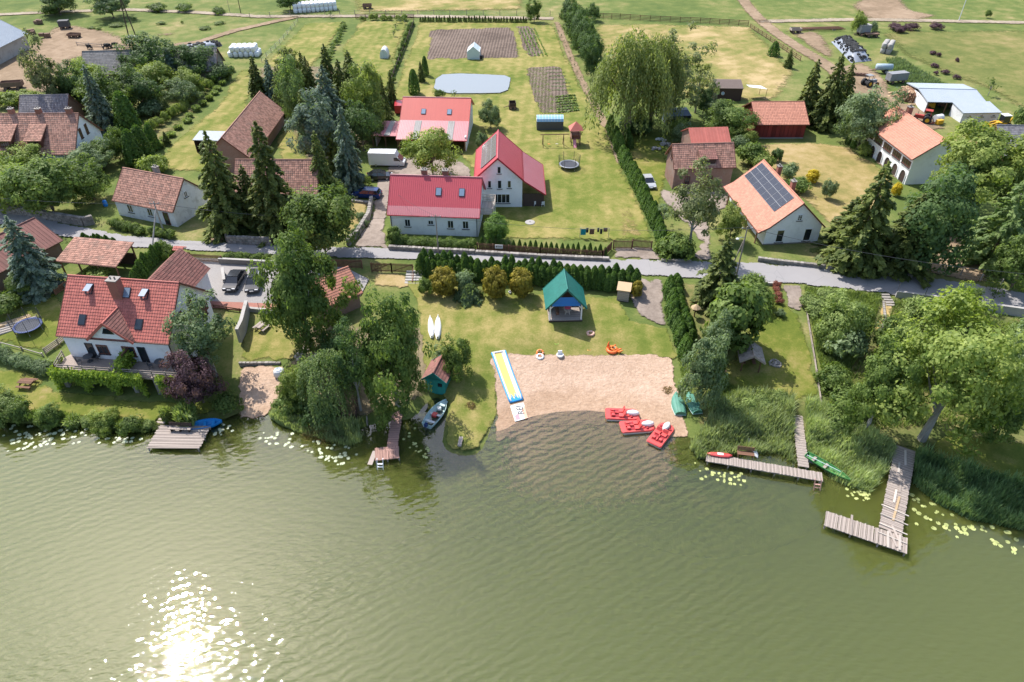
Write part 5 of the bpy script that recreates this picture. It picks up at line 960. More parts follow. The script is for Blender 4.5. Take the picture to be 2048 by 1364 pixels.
for x in (-1.4, 3.6):
    d = MB(); panel(d, (x - 1.45, -4.9, 5.3), (x + 1.45, -4.9, 5.3), (x + 1.45, -1.5, 7.0), (x - 1.45, -1.5, 7.0)); dr = d.build('dormer_roof', 'tile_old', DH)
    MB().extx([(-4.5, 3.6), (-1.6, 6.6), (-4.5, 5.35)], x - 1.2, x + 1.2).build('dormer_wall', 'trim_brown', dr)
    window(DH, Matrix.Translation((x, -4.51, 4.2)), 1.6, 1.0, 'q', 'trim_brown')
house('back_shed', 'grey tiled outbuilding roof behind the dormer house', 'shed', (-88.5, 133.0), R_(3), 9.0, gable(7.0, 3.0, 6.4), T2('slate'), (-3.3, 3.3), 'brick_old')
house('thatched_barn', 'very long low barn with grey reed roof behind the orchard', 'barn', (-80.8, 163.1), R_(5.6), 29.0, gable(6.9, 2.8, 6.22, .5), [('shingle','thatch'),('shingle','thatch')], (-3.3, 3.3), 'stone')
c, r, L = eave_pose((-40,115), (55,67), 3.6, 6.2, .4)
house('cattle_barn', 'grey metal roofed cattle barn at the far corner', 'barn', c, r, L, gable(11.6, 3.9, 7.3), [('seam','metal_grey'),('seam','metal_grey')], (-5.6, 5.6), 'concrete', trim='metal_grey')
N_, pzN = house('solar_house', 'white house with orange tiled roof and large solar array', 'house', (39.9, 95.9), R_(-84.5), 14.9, [(-5.6,2.2),(-4.1,2.95),(0,6.52),(4.17,2.63)], [('tile','tile_orange')]*3, (-4.3, 3.8), wins=[('R',-2.1,.35,1.15,2.0,'n'),('R',2.0,.35,1.15,2.0,'n'),('R',.15,3.7,.75,.95,'g')], chims=[(-3.6,.9,.7,.6,7.1),(1.6,.9,.7,.6,7.1)], frame='white_paint')
solar(N_, -6.9, -.35, pzN(-.35) + .02, math.atan2(3.57, 4.1), 7, 3, 1.72, 1.06)
MB().box(7.12, -.2, -.3, .08, 8.3, .9).build('plinth', 'stone', N_)
for sx in (-5.5, -1.5, 2.5, 6.5): MB().box(sx, -5.3, 1.0, .15, .15, 2.6).build('post', 'wood_brown', N_)
O_, pzO = house('brick_house', 'old field stone and brick house with brown tiles and central dormer', 'house', (31.0, 109.3), R_(3.8), 10.2, gable(5.3, 4.05, 6.65, .35), T2('tile_old'), (-2.6, 2.6), 'brick_old', wins=[('F',1.2,.2,1.0,2.0,'d','trim_brown'),('F',-2.5,1.0,.9,1.2,'w','trim_brown'),('L',0,4.2,.7,.9,'w','trim_brown')])
m = MB(); panel(m, (-.9, -2.95, 5.2), (1.9, -2.95, 5.2), (1.9, -1.0, 6.0), (-.9, -1.0, 6.0)); dd = m.build('dormer_roof', 'tile_brown', O_); MB().box(.5, -2.0, 4.5, 2.4, 1.2, 1.3).build('dormer_dark_fill', 'wood_dark', dd); MB().box(.5, -2.7, 3.9, 2.6, .1, .8).build('dormer_rail', 'wood_grey', dd)  # solid dark box under the dormer roof, coloured as the shade of an opening
house('annex', 'extension with smooth red roof behind the brick house', 'house', (33.2, 115.6), R_(3.8), 6.8, [(-4.0,4.6),(0,6.9),(4.0,4.8)], [('seam','tile_red')]*2, (-3.8, 3.8), 'brick_old', ridge=False, gutters=False)
P2_, _ = house('red_wooden_barn', 'dark red plank barn with orange tiled roof on stone footing', 'barn', (50.3, 132.2), R_(.6), 10.0, gable(8.9, 3.02, 5.41), T2('tile_orange'), (-4.3, 4.3), 'barn_red')
for i in range(12): MB().box(-4.3 + i*.78, -4.34, 1.35, .72, .06, 2.5).build('plank_panel', 'barn_red', P2_)
MB().box(0, -4.38, -.2, 9.3, .18, .7).build('footing', 'concrete', P2_)
c, r, L = eave_pose((1733,250), (1822,320), 4.4, 4.5, .4)
Q_, _ = house('arcaded_house', 'white house with row of arches and salmon tiled roof', 'house', c, r, L + .4, [(-4.5,4.5),(0,7.7),(4.8,4.4)], T2('tile_orange'), (-4.0, 4.3), 'white_render', chims=[(-4.6,.6,.75,.75,8.6)])
for i in range(5):
    x = -L/2 + 1.2 + i*(L/4.9); window(Q_, Matrix.Translation((x, -4.0, 2.75)), L/4.9 - .55, 1.05, 'q', 'trim_brown')
for i in range(6):
    x = -L/2 + 1.0 + i*(L/5.9); a = [(x - .8, -.2)] + [(x + .8*math.cos(k), 1.25 + .8*math.sin(k)) for k in np.linspace(math.pi, 0, 9)] + [(x + .8, -.2)]
    o = MB().add([(p[0], -4.02, p[1]) for p in a] + [(p[0], -3.6, p[1]) for p in a], [tuple(range(len(a)))]).build('arch', 'wood_dark', Q_); rim = MB()  # flat dark face: the shade inside the arch opening is painted on
    for p, q in zip(a, a[1:]): rim.bar((p[0], -4.06, p[1]), (q[0], -4.06, q[1]), .1, .14)
    rim.build('arch_rim', 'white_render', o)
c, r, L = eave_pose((2006,319), (2160,322), 3.0, 5.5, .4)
house('slate_barn', 'brick barn with dark grey roof beside the walnut tree', 'barn', c, r, L, gable(10.4, 3.3, 6.8), [('shingle','slate')]*2, (-5.0, 5.0), 'brick')
house('white_shed', 'pale metal roof of a shed at the picture edge below the slate barn', 'shed', tuple(on(2085, 405).xy), R_(20), 7.0, [(-2.5,2.3),(2.5,3.0)], [('corr','metal_grey')], (-2.2, 2.2), 'old_render', ridge=False, gutters=False)
S1_, _ = house('tool_shed', 'open farm shed with grey metal roof full of tools', 'shed', (89.9, 146.2), R_(-4.2), 11.5, [(-6.0,2.4),(-.3,3.2),(5.5,2.5)], [('corr','metal_grey')]*2, (1.5, 5.2), 'wood_dark', gutters=False, trim='metal_grey')
for sx in (-5.3, -1.8, 1.8, 5.3): MB().box(sx, -5.6, 1.0, .16, .16, 2.7).build('post', 'wood_brown', S1_)
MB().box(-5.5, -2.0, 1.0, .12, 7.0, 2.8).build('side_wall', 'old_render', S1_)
for sx, sy, cl in ((-3.2,-3.0,'machine_yellow'),(-1.0,-2.0,'iron_rust'),(1.0,-3.2,'machine_grey'),(-3.8,-.6,'machine_grey')):
    q = S1_.matrix_world if False else None; ca, sa = math.cos(R_(-4.2)), math.sin(R_(-4.2)); x, y = 89.9 + sx*ca - sy*sa, 146.2 + sx*sa + sy*ca
    b = thing('tool_box', {'machine_yellow': 'yellow machine standing in the open tool shed', 'iron_rust': 'rusty machine in the back of the tool shed'}.get(cl, 'grey machine standing ' + ('near the tool shed post' if sy < -2 else 'deep in the tool shed')), 'machine', (x, y, gz0(x, y)), R_(10*sx))
    MB().box(0, 0, .75, 1.2, .9, .8).build('body', cl, b); MB().box(.2, 0, 1.3, .5, .5, .35).build('hopper', cl, b)
    for k in (-1, 1): MB().tube([(-.3, k*.5, .3), (-.3, k*.6, .3)], .3, 10).build('wheel', 'rubber', b)
house('block_shed', 'white walled block shed with flat grey metal roof', 'shed', (92.1, 139.9), R_(2.5), 7.7, [(-4.3,2.0),(.3,2.6)], [('corr','metal_grey')], (-4.0, .1), 'old_render', wins=[('F',-2.2,1.1,.8,.4,'n'),('F',.2,1.1,.8,.4,'n'),('F',2.6,1.1,.8,.4,'n')], ridge=False, gutters=False, g=.15)
T_, _ = house('brown_shed', 'dark brown garden shed with flat roof and round target on the wall', 'shed', (45.6, 149.7), R_(-2.3), 5.8, [(-1.9,2.7),(1.6,3.5)], [('shingle','felt_brown')], (-1.7, 1.4), 'wood_dark', ridge=False, gutters=False, g=.1)
d_ = MB().lathe([(.36, 0), (.36, .05)], 20).build('target', 'plastic_white', T_, (-1.2, -1.72, 1.6)); d_.rotation_euler = (R_(90), 0, 0); MB().lathe([(.24, .05), (.24, .07)], 18).build('ring', 'plastic_blue', d_); MB().lathe([(.12, .07), (.12, .09)], 14).build('bullseye', 'plastic_white', d_)
MB().bar((-2.8, -2.2, 0), (-2.7, -1.75, 2.4), .05).bar((-2.4, -2.2, 0), (-2.3, -1.75, 2.4), .05).build('ladder', 'wood_pale', T_)
sl = thing('sun_sail', 'white sun sail stretched beside the brown shed', 'awning', on(1505, 196)); MB().add([(-1.6,1.0,2.5),(1.8,1.6,2.1),(2.4,-1.0,2.2),(-1.4,-.9,2.6),(.3,.2,2.15)], [(0,1,4),(1,2,4),(2,3,4),(3,0,4)]).build('sail', 'plastic_white', sl)
for x, y, h in ((1.8,1.6,2.1),(2.4,-1.0,2.2)): MB().box(x, y, h/2, .07, .07, h).build('post', 'wood_brown', sl)
house('grey_roof_shed', 'open shed with pale flat roof on the grassy lane', 'shed', tuple(on(430, 300).xy), R_(-4), 5.6, [(-1.7,2.5),(1.7,2.9)], [('corr','metal_grey')], (-.2, 1.5), 'wood_dark', ridge=False, gutters=False, g=.1)
H_ = bpy.data.objects['grey_roof_shed']
for sx in (-2.6, 0, 2.6): MB().box(sx, -1.5, 1.1, .12, .12, 2.7).build('post', 'wood_dark', H_)
MB().box(-2.6, -.6, 1.1, .1, 1.9, 2.4).build('side_wall', 'wood_dark', H_)
c, r, L = eave_pose((14,540), (124,481), 2.5, 4.3, .3)
house('metal_roof_barn', 'barn with dull red metal roof at the picture edge beside the blue spruce', 'barn', (c[0] - 2.2*math.cos(r), c[1] - 2.2*math.sin(r)), r, L + 4.6, gable(8.0, 2.7, 5.0, .3), [('seam','tile_brown')]*2, (-3.8, 3.8), 'brick_old')
AA, pzAA = house('tiled_carport', 'open carport with long tiled roof stacked with firewood', 'shed', (-55.8, 83.8), R_(-9.8), 8.9, [(-4.42,2.37),(.1,3.46)], [('tile','tile_old')], None, ridge=False, gutters=True)
for sx in (-4.1, -1.4, 1.4, 4.1):
    for sy in (-4.1, -.1): MB().box(sx, sy, 1.15, .16, .16, 2.3 if sy < -2 else 4.2 - .1).build('post', 'wood_brown', AA)
MB().box(0, -.1, .9, 8.2, .1, 1.9).build('back_wall', 'wood_dark', AA)
c, r, L = eave_pose((642,622), (722,586), 2.3, 3.0, .2)
house('small_tiled_house', 'small building with orange tiles half hidden under the tall green tree', 'house', c, r, L + .4, gable(5.6, 2.5, 4.6, .3), T2('tile_orange'), (-2.6, 2.6), 'brick_old')
# -- pavilion, bin store, boat shed, shelter
L_, pzL = house('pavilion', 'open garden pavilion with steep green roof and blue tarpaulin gable', 'pavilion', (6.6, 72.4), R_(-87.9), 4.5, gable(4.4, 2.26, 4.73, .35), [('shingle','metal_green')]*2, None, gutters=False, trim='metal_green', z0=gz0(6.6, 72) + .25)
for sx in (-1.85, 1.85):
    for sy in (-1.95, 1.95): MB().box(sx, sy, 1.1, .17, .17, 2.35).build('post', 'white_paint', L_)
for sy in (-1, 1): MB().bar((1.85, sy*1.9, 1.7), (1.85, sy*1.25, 2.35), .1).build('brace', 'white_paint', L_)
MB().add([(1.9, -1.75, 2.2), (1.9, 1.75, 2.2), (1.9, .95, 3.35), (1.9, -.95, 3.35), (1.82, -1.75, 2.2), (1.82, 1.75, 2.2)], [(0,1,2,3)]).build('tarpaulin', 'tarp_blue', L_); MB().add([(1.93, -1.75, 2.05), (1.93, 1.75, 2.05), (1.93, 1.75, 2.5), (1.93, -1.75, 2.5)], [(0,1,2,3)]).build('tarpaulin_hem', 'tarp_blue', L_)
for i in range(20): MB().box(-1.95 + i*.205, 0, -.02, .19, 4.2, .05).build('floor_board', 'wood_grey', L_)
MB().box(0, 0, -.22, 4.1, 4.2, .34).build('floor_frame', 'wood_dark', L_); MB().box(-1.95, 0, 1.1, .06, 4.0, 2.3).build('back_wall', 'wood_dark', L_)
for sy in (-2.0, 2.0): MB().box(-.9, sy, .55, 2.0, .05, 1.0).build('side_panel', 'wood_dark', L_)
def table(loc, rz, label, w=1.7, d=.8, top='wood_brown', name='picnic_table', seats=True, z=None):
    t = thing(name, label, 'table', loc, rz)
    for i in range(4): MB().box(0, -d/2 + d/8 + i*d/4, .74, w, d/4 - .015, .045).build('plank', top, t)
    for s in (-1, 1):
        MB().bar((s*w*.36, -.75 if seats else -.3, 0), (s*w*.36, -.15, .72), .08, .1).bar((s*w*.36, .75 if seats else .3, 0), (s*w*.36, .15, .72), .08, .1).bar((s*w*.36, -.8 if seats else -.3, .42), (s*w*.36, .8 if seats else .3, .42), .06, .09).build('trestle', top, t)
        if seats:
            b = MB().box(0, s*.78, .45, w, .13, .045).build('bench_seat', top, t); MB().box(0, s*.63, .45, w, .13, .045).build('bench_seat', top, t)
    return t
pv = lambda x, y, z=.0: L_.matrix_world @ Vector((x, y, z))
bpy.context.view_layer.update()
table(pv(.35, .35, .01), R_(92), 'pale wooden table inside the pavilion', 1.5, .9, 'wood_pale', 'table', False)
ck = MB().extz([(.42*math.cos(a), .3*math.sin(a)) for a in np.linspace(0, 6.28, 14)[:-1]], 0, .09).build('cushion', 'plastic_pink', None, pv(.5, .4, .785)); tag(ck, 'bright pink cushion on the pavilion table', 'cushion')
bn = thing('bench', 'dark slatted bench beside the pavilion table', 'bench', pv(.3, -.9, .01), R_(92))
for k in range(3): MB().box(0, -.15 + .15*k, .44, 1.5, .13, .04).build('slat', 'wood_brown', bn)
for s in (-1, 1): MB().box(s*.6, 0, .21, .08, .4, .42).build('leg', 'wood_brown', bn)
W0, _ = house('bin_store', 'small wooden bin store with orange plank roof beside the hedge', 'shed', tuple(on(1246, 598).xy), R_(-14), 1.75, [(-.75,1.75),(.75,2.15)], [('board','wood_new')], (-.6, .6), 'wood_dark', ridge=False, gutters=False, g=.1)
for i in range(6): MB().box(0, -.62, .2 + i*.26, 1.5, .05, .22).build('plank', 'wood_grey', W0)
CC, _ = house('boat_shed', 'little teal boat shed with mossy shingle roof at the shore', 'shed', (-8.3, 60.3), R_(-104), 3.4, gable(2.4, 1.75, 2.75, .25), [('shingle','tile_brown')]*2, (-1.15, 1.15), 'teal_wood', gutters=False, trim='teal_wood', depth=.6)
for i in range(5): MB().box(1.43, -.92 + i*.46, .55, .05, .43, 2.0).build('plank', 'teal_wood', CC)
MB().box(1.47, .6, .9, .04, .5, .5).build('window', 'window_glass', CC)
DD, _ = house('shelter', 'small weathered wooden shelter with shingle roof on the lakeside lawn', 'shelter', (27.7, 63.0), R_(-97), 2.9, gable(2.3, 1.75, 2.5, .3), [('shingle','wood_grey')]*2, None, gutters=False, trim='wood_grey')
for sx in (-1.15, 1.15):
    for sy in (-1.0, 1.0): MB().box(sx, sy, .85, .12, .12, 1.8).build('post', 'wood_brown', DD)
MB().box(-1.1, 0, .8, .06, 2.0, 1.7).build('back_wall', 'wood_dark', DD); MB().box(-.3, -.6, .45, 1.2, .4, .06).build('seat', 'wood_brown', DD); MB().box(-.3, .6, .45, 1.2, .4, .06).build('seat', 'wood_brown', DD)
# -- greenhouses, gazebo, pool cover, play things
def greenhouse():
    t = thing('greenhouse', 'small glass greenhouse with pointed roof on the ploughed plot', 'greenhouse', on(947, 120), R_(-2)); s = MB(); w, h, r, d = 1.5, 1.9, 3.1, 4.0; a = [(-w, 0), (-w, h), (0, r), (w, h), (w, 0)]
    for y in (0, d/3, 2*d/3, d):
        for p, q in zip(a, a[1:]): s.bar((p[0], y, p[1]), (q[0], y, q[1]), .08)
    for p in a: s.bar((p[0], 0, p[1]), (p[0], d, p[1]), .08)
    s.build('frame', 'white_paint', t)
    for p, q in zip(a, a[1:]):
        for k in range(3): MB().add([(p[0], k*d/3 + .05, p[1]), (q[0], k*d/3 + .05, q[1]), (q[0], (k+1)*d/3 - .05, q[1]), (p[0], (k+1)*d/3 - .05, p[1])], [(0,1,2,3)]).build('pane', 'green_glass', t)
    MB().add([(p[0], .02, p[1]) for p in a], [(0,1,2,3,4)]).build('front_pane', 'green_glass', t)
    b = thing('water_barrel', 'dark barrel beside the glass greenhouse', 'barrel', on(962, 119)); MB().lathe([(.3, 0), (.34, .4), (.3, .9)], 12).build('body', 'black', b); MB().lathe([(.31, .9), (.31, .95)], 12).build('lid', 'iron_dark', b)
    t = thing('garden_tunnel', 'small white foil tunnel in the mown plot', 'greenhouse', on(768, 118), R_(0)); a = [(1.0*math.cos(k), 2.3*math.sin(k)**.8) for k in np.linspace(0, math.pi, 11)]
    m = MB(); m.loft([[(x, y, z) for x, z in a] for y in (0, 1.0, 2.0, 3.0)], False); m.build('cover', 'plastic_white', t); MB().add([(x*.98, .02, z*.98) for x, z in a], [tuple(range(11))]).build('front', 'green_glass', t); MB().bar((-.35, -.02, 0), (-.35, -.02, 1.9), .06).bar((.35, -.02, 0), (.35, -.02, 1.9), .06).bar((-.35, -.02, 1.9), (.35, -.02, 1.9), .06).build('door_frame', 'white_paint', t)
    t = thing('pool_cover', 'oblong garden store with light blue arched cover', 'shed', on(1100, 262), R_(1)); a = [(-1.15, 1.75), (-.9, 2.2), (-.3, 2.5), (.4, 2.55), (.95, 2.3), (1.15, 1.75)]
    m = MB()
    for i in range(9): m.loft([[(-2.55 + .567*i + k, 1.3 + y, z) for y, z in a] for k in (.02, .545)], False)
    m.build('cover', 'tarp_light', t); MB().box(0, 1.3, .88, 5.1, 2.25, 1.76).build('wall', 'iron_dark', t)
    for i in range(10): MB().loft([[(-2.56 + .567*i + k, 1.3 + y*1.01, z*1.012) for y, z in a] for k in (-.02, .03)], False).build('arch_rib', 'white_paint', t)
    t = thing('gazebo', 'blue grey tarpaulin gazebo in the shade of the birches', 'gazebo', on(1356, 252), R_(3)); m = MB(); ev = [(-2.4, 0), (2.4, 0), (2.4, 3.6), (-2.4, 3.6)]; rd = [(-1.9, 1.2), (1.9, 1.2), (1.9, 2.6), (-1.9, 2.6)]
    m.add([(x, y, 2.0) for x, y in ev] + [(x, y, 2.75) for x, y in rd], [(0,1,5,4), (1,2,6,5), (2,3,7,6), (3,0,4,7), (4,5,6,7)]); m.build('roof', 'tarp_grey', t)
    for x, y in ev: MB().box(x*.97, y*.95 + .09, 1.0, .1, .1, 2.0).build('post', 'steel', t)
    MB().add([(-2.4, 3.55, 0), (2.4, 3.55, 0), (2.4, 3.55, 2.0), (-2.4, 3.55, 2.0)], [(0,1,2,3)]).build('back_curtain', 'tarp_grey', t)
    for x in (-2.4, 2.4): MB().add([(x, 1.5, 0), (x, 3.55, 0), (x, 3.55, 2.0), (x, .05, 2.0)], [(0,1,2,3)]).build('side_curtain', 'tarp_grey', t)
greenhouse()
def play():
    t = thing('play_tower', 'wooden play tower with red pointed roof and pink slide', 'playhouse', on(1150, 288), R_(4))
    for x in (-.8, .8):
        for y in (-.8, .8): MB().box(x, y, 1.5, .12, .12, 3.0).build('post', 'wood_brown', t)
    MB().box(0, 0, 1.3, 1.8, 1.8, .1).build('platform', 'wood_brown', t)
    for s in (-1, 1):
        MB().box(s*.82, 0, 1.75, .05, 1.6, .75).build('side_board', 'wood_red', t); MB().box(0, .82, 1.75, 1.6, .05, .75).build('side_board', 'wood_red', t) if s > 0 else None
    m = MB(); ap = (0, 0, 4.3); q = [(-1.25,-1.25,2.95),(1.25,-1.25,2.95),(1.25,1.25,2.95),(-1.25,1.25,2.95)]; m.add(q + [ap], [(0,1,4),(1,2,4),(2,3,4),(3,0,4),(3,2,1,0)]); m.build('roof', 'tile_red', t)
    s = MB(); pr = [(-.7 - .28*i, 1.3 - .3*i + .02*i*i*.3) for i in range(5)]; pr[-1] = (-2.0, .12)
    for (a, za), (b, zb) in zip(pr, pr[1:]): s.add([(-.55, a, za), (-.05, a, za), (-.05, b, zb), (-.55, b, zb), (-.6, a, za+.15), (-.6, b, zb+.15), (0, a, za+.15), (0, b, zb+.15)], [(0,1,2,3), (0,3,5,4), (1,6,7,2)])
    s.build('slide', 'plastic_slide_pink', t); ld = MB()
    for k in range(5): ld.bar((.15, -.95 - .1*(4-k)/2, .25*(k+1)), (.65, -.95 - .1*(4-k)/2, .25*(k+1)), .05)
    ld.bar((.15, -1.2, 0), (.15, -.85, 1.5), .06).bar((.65, -1.2, 0), (.65, -.85, 1.5), .06).build('ladder', 'wood_brown', t)
    t = thing('swing_set', 'wooden swing set beside the play tower', 'swing', on(1106, 293), R_(3)); f = MB().bar((-2.4, 0, 2.3), (2.9, 0, 2.3), .12).build('top_beam', 'wood_brown', t)
    for x in (-1.9, 1.9):
        for s in (-1, 1): MB().bar((x, s*.95, 0), (x, 0, 2.3), .1).build('leg', 'wood_brown', t)
    for x in (-.8, .7):
        w = MB().box(x, 0, .5, .5, .2, .04).build('swing_seat', 'plastic_orange' if x < 0 else 'wood_pale', t); MB().bar((x - .2, 0, .5), (x - .2, 0, 2.25), .02).bar((x + .2, 0, .5), (x + .2, 0, 2.25), .02).build('rope', 'iron_dark', w)
play()
def trampoline(p, R, label, pad, netted, rz=0):
    t = thing('trampoline', label, 'trampoline', p, rz); MB().lathe([(R*.86, .72), (R*.86, .74)], 28).build('mat', 'trampoline_mat', t); MB().torus(R*.93, .15, (0, 0, .75), 32, 8, sz=.35).build('safety_pad', pad, t)
    for k in range(6):
        a = k*math.pi/3; MB().bar((R*math.cos(a), R*math.sin(a), 0), (R*math.cos(a), R*math.sin(a), .75), .06).build('leg', 'steel', t)
        if netted: MB().bar((R*1.03*math.cos(a), R*1.03*math.sin(a), .3), (R*1.08*math.cos(a), R*1.08*math.sin(a), 2.4), .06).build('net_pole', 'iron_dark', t)
    n = MB(); N = 48
    for k in range(N if netted else N//2 + 1):
        a = 2*math.pi*k/N; b = a + 2*math.pi/N; r0, r1, h = R*1.02, R*1.06, 2.3
        n.bar((r0*math.cos(a), r0*math.sin(a), .8), (r1*math.cos(a), r1*math.sin(a), h), .012)
        for z in (.95, 1.2, 1.45, 1.7, 1.95, 2.2) if k < N else (): n.bar((r1*math.cos(a), r1*math.sin(a), z), (r1*math.cos(b), r1*math.sin(b), z), .011)
    n.build('safety_net', 'net', t)
trampoline(on(1138, 336), 1.72, 'garden trampoline with grey rim on the mown lawn', 'steel', True); trampoline(on(60, 660), 1.62, 'trampoline with dark blue rim and net poles on the play lawn', 'trampoline_pad', True)

# ------------------------------------------------------------------ piers
def pier(name, label, segs, z, wood='wood_grey', pw=.145, posts=True):
    """segs: (start px, end px, width px-pair or metres); every plank lies across its stretch"""
    a0 = atz(*segs[0][0], z); t = thing(name, label, 'pier', (a0.x, a0.y, 0)); cache = {}
    for a, b, w in segs:
        A, B = atz(*a, z) - a0, atz(*b, z) - a0; d = (B - A).xy; n = max(2, int(d.length/pw)); r = math.atan2(d.y, d.x); u = Vector((d.x, d.y, 0)).normalized(); s = Vector((-u.y, u.x, 0))
        for i in range(n):
            k = (round(w, 2), i % 5)
            if k not in cache: cache[k] = MB().box(0, 0, 0, pw*.88, w*(1 + .025*math.sin(i*2.1)), .05, t=((i*37) % 10)/10).mesh('plank', wood)
            p = A + u*((i + .5)*d.length/n); o = link('plank', cache[k], t, (p.x + s.x*RND.uniform(-.04, .04), p.y + s.y*RND.uniform(-.04, .04), z + RND.uniform(-.012, .012)), r + RND.uniform(-.012, .012))
        for sd in (-1, 1):
            e = s*sd*(w/2 - .15); MB().bar(A + e + Vector((0, 0, z - .11)), B + e + Vector((0, 0, z - .11)), .1, .16).build('beam', wood, t)
            for i in range(max(2, int(d.length/2.2)) + 1):
                p = A.lerp(B, min(.98, max(.02, i/max(2, int(d.length/2.2))))) + e; MB().tube([(p.x, p.y, -1.6), (p.x, p.y, z - .05)], .08, 7).build('post', 'wood_grey', t)
    return t, a0
def ladder(t, a0, px, z, rz, wood='wood_red', w=.6):
    p = atz(*px, z) - a0; l = MB()
    for s in (-1, 1): l.bar((s*w/2, .1, z + .55), (s*w/2, -.1, z + .5), .06).bar((s*w/2, -.05, z + .55), (s*w/2, -.75, -.5), .07)
    o = l.build('ladder', wood, t, (p.x, p.y, 0), rz)
    for k in range(4): MB().box(0, -.15 - .16*k, z - .05 - .24*k, w, .16, .04).build('rung', wood, o)
    return o
def left_dock():
    t, a0 = pier('pier', 'square wooden bathing platform with bench beside the blue rowboat', [((371,851),(346,897),5.5)], .45, 'wood_grey', .17)
    st = MB(); p = atz(318, 852, .45) - a0
    for k in range(5): MB().box(p.x + .12*k, p.y + .5 + .33*k, .5 + .12*k, .95, .26, .06, R_(-8)).build('step', 'wood_grey', t)
    q = atz(362, 862, .47); b = thing('bench', 'long dark backed bench at the rear of the bathing platform', 'bench', q, R_(-3))
    for k in range(3): MB().box(0, -.15 + .14*k, .43, 2.4, .12, .04).build('seat_slat', 'wood_grey', b)
    for k in range(3): MB().box(0, .26 + .03*k, .6 + .15*k, 2.4, .04, .13).build('back_slat', 'wood_dark', b)
    for x in (-.95, 0, .95): MB().box(x, 0, .21, .08, .4, .42).box(x, .28, .55, .07, .06, .75).build('leg', 'wood_dark', b)
left_dock()
t, a0 = pier('pier', 'reddish wooden pier with square head under the alder', [((796,818),(783,902),1.12),((750,909),(798,903),1.75)], .5, 'wood_red', .13)
ladder(t, a0, (761,925), .45, 0, 'white_paint'); MB().box(*(atz(745, 916, .3) - a0).xy, .32, .5, 1.9, .06, R_(-8)).build('side_step', 'wood_grey', t)
t, a0 = pier('pier', 'long grey plank walk through the reeds with cross pier', [((1591,797),(1607,934),1.05),((1412,914),(1645,954),1.15)], .55)
ladder(t, a0, (1634,966), .5, R_(-6))
t, a0 = pier('pier', 'weathered brown pier with L shaped head and loose planks', [((1811,896),(1780,1063),1.95),((1650,1036),(1815,1092),1.85)], .55, 'wood_grey', .14)
for i, (x0, y0, x1, y1, lb, mt) in enumerate(((1811,900,1811,930,'pale weathered plank lying by the shore end of the L shaped pier','wood_pale'),(1799,925,1797,945,'short pale plank in the tree shade on the pier','wood_pale'),(1803,960,1799,985,'grey plank lying in the middle of the pier','wood_grey'),(1793,979,1788,1005,'weathered plank beside the bright new plank','wood_pale'),(1799,993,1786,1041,'bright new plank lying lengthwise on the pier','wood_new'),
    (1784,1051,1803,1092,'long grey plank crossing the pier corner','wood_grey'),(1778,1060,1794,1094,'grey plank beside the pier corner plank','wood_grey'),(1776,1062,1776,1095,'short plank at the pier corner','wood_pale'),(1704,1030,1701,1070,'grey board laid across the pier head','wood_grey'),(1800,1070,1799,1100,'light board at the pier head end','wood_pale'))):
    a, b = atz(x0, y0, .62), atz(x1, y1, .62); o = MB().box(0, 0, 0, (b - a).length, .2, .045).build('loose_plank', mt, None, ((a.x+b.x)/2, (a.y+b.y)/2, .605 + .004*i), math.atan2(b.y - a.y, b.x - a.x)); tag(o, lb, 'plank', 'loose planks on the L shaped pier')
for y in (1011, 1029, 1048, 1066):
    a, b = atz(1762 - (y-1011)*.12, y - 2, .6), atz(1818 - (y-1011)*.08, y + 22, .6); o = MB().box(0, 0, 0, (b - a).length*.98, .1, .06).build('batten', 'wood_pale', None, ((a.x+b.x)/2, (a.y+b.y)/2, .635), math.atan2(b.y - a.y, b.x - a.x)); tag(o, 'pale batten laid across the stem of the L shaped pier', 'batten', 'battens across the pier')
q = atz(1490, 912, .6); b = thing('bench', 'brown bench on the cross pier among the reeds', 'bench', q, R_(170))
for k in range(4): MB().box(0, -.2 + .14*k, .42, 1.7, .12, .04).build('seat_slat', 'wood_brown', b)
for k in range(3): MB().box(0, -.32 - .04*k, .58 + .15*k, 1.7, .04, .12).build('back_slat', 'wood_brown', b)
for x in (-.7, .7): MB().box(x, 0, .21, .08, .45, .42).box(x, -.36, .6, .06, .06, .7).build('leg', 'wood_brown', b)

# ------------------------------------------------------------------ boats and floats
def hull(mb_in, L, B, H, open_=True, stern=.75, n=13, keel=.15, inner='boat_white'):
    """shell sections from stern (x=-L/2) to bow; returns outer, inner meshes"""
    out, inn = [], []
    for i in range(n):
        s = i/(n-1); x = -L/2 + L*s; b = B/2*(stern + (1 - stern)*math.sin(min(1, s/.45)*math.pi/2))*(1 - max(0, (s - .42)/.58)**2.4) + .015; sh = H*(1 + .28*max(0, s - .45)**2*2); kb = keel*max(0, (s - .6)/.4)**2*H*3
        sec = [(-1, 1), (-.96, .62), (-.78, .22), (-.4, .04), (0, 0), (.4, .04), (.78, .22), (.96, .62), (1, 1)]
        out.append([(x, u*b, kb + v*(sh - kb)) for u, v in sec]); inn.append([(x*.985, u*b*.9, .05 + kb + v*(sh - kb - .05)) for u, v in sec])
    m = MB(); m2 = MB(); k = 9
    for R, mm in ((out, m), (inn, m2)):
        P = [p for r in R for p in r]; F = [(i*k+j, i*k+j+1, (i+1)*k+j+1, (i+1)*k+j) for i in range(n-1) for j in range(k-1)]; mm.add(P, F + [tuple(range(k))])
    g = MB()
    for sd in (0, k-1):
        g.tube([out[i][sd] for i in range(n)], .035, 5)
    g.tube([out[0][0], out[0][8]], .035, 5)
    return m, m2, g, out
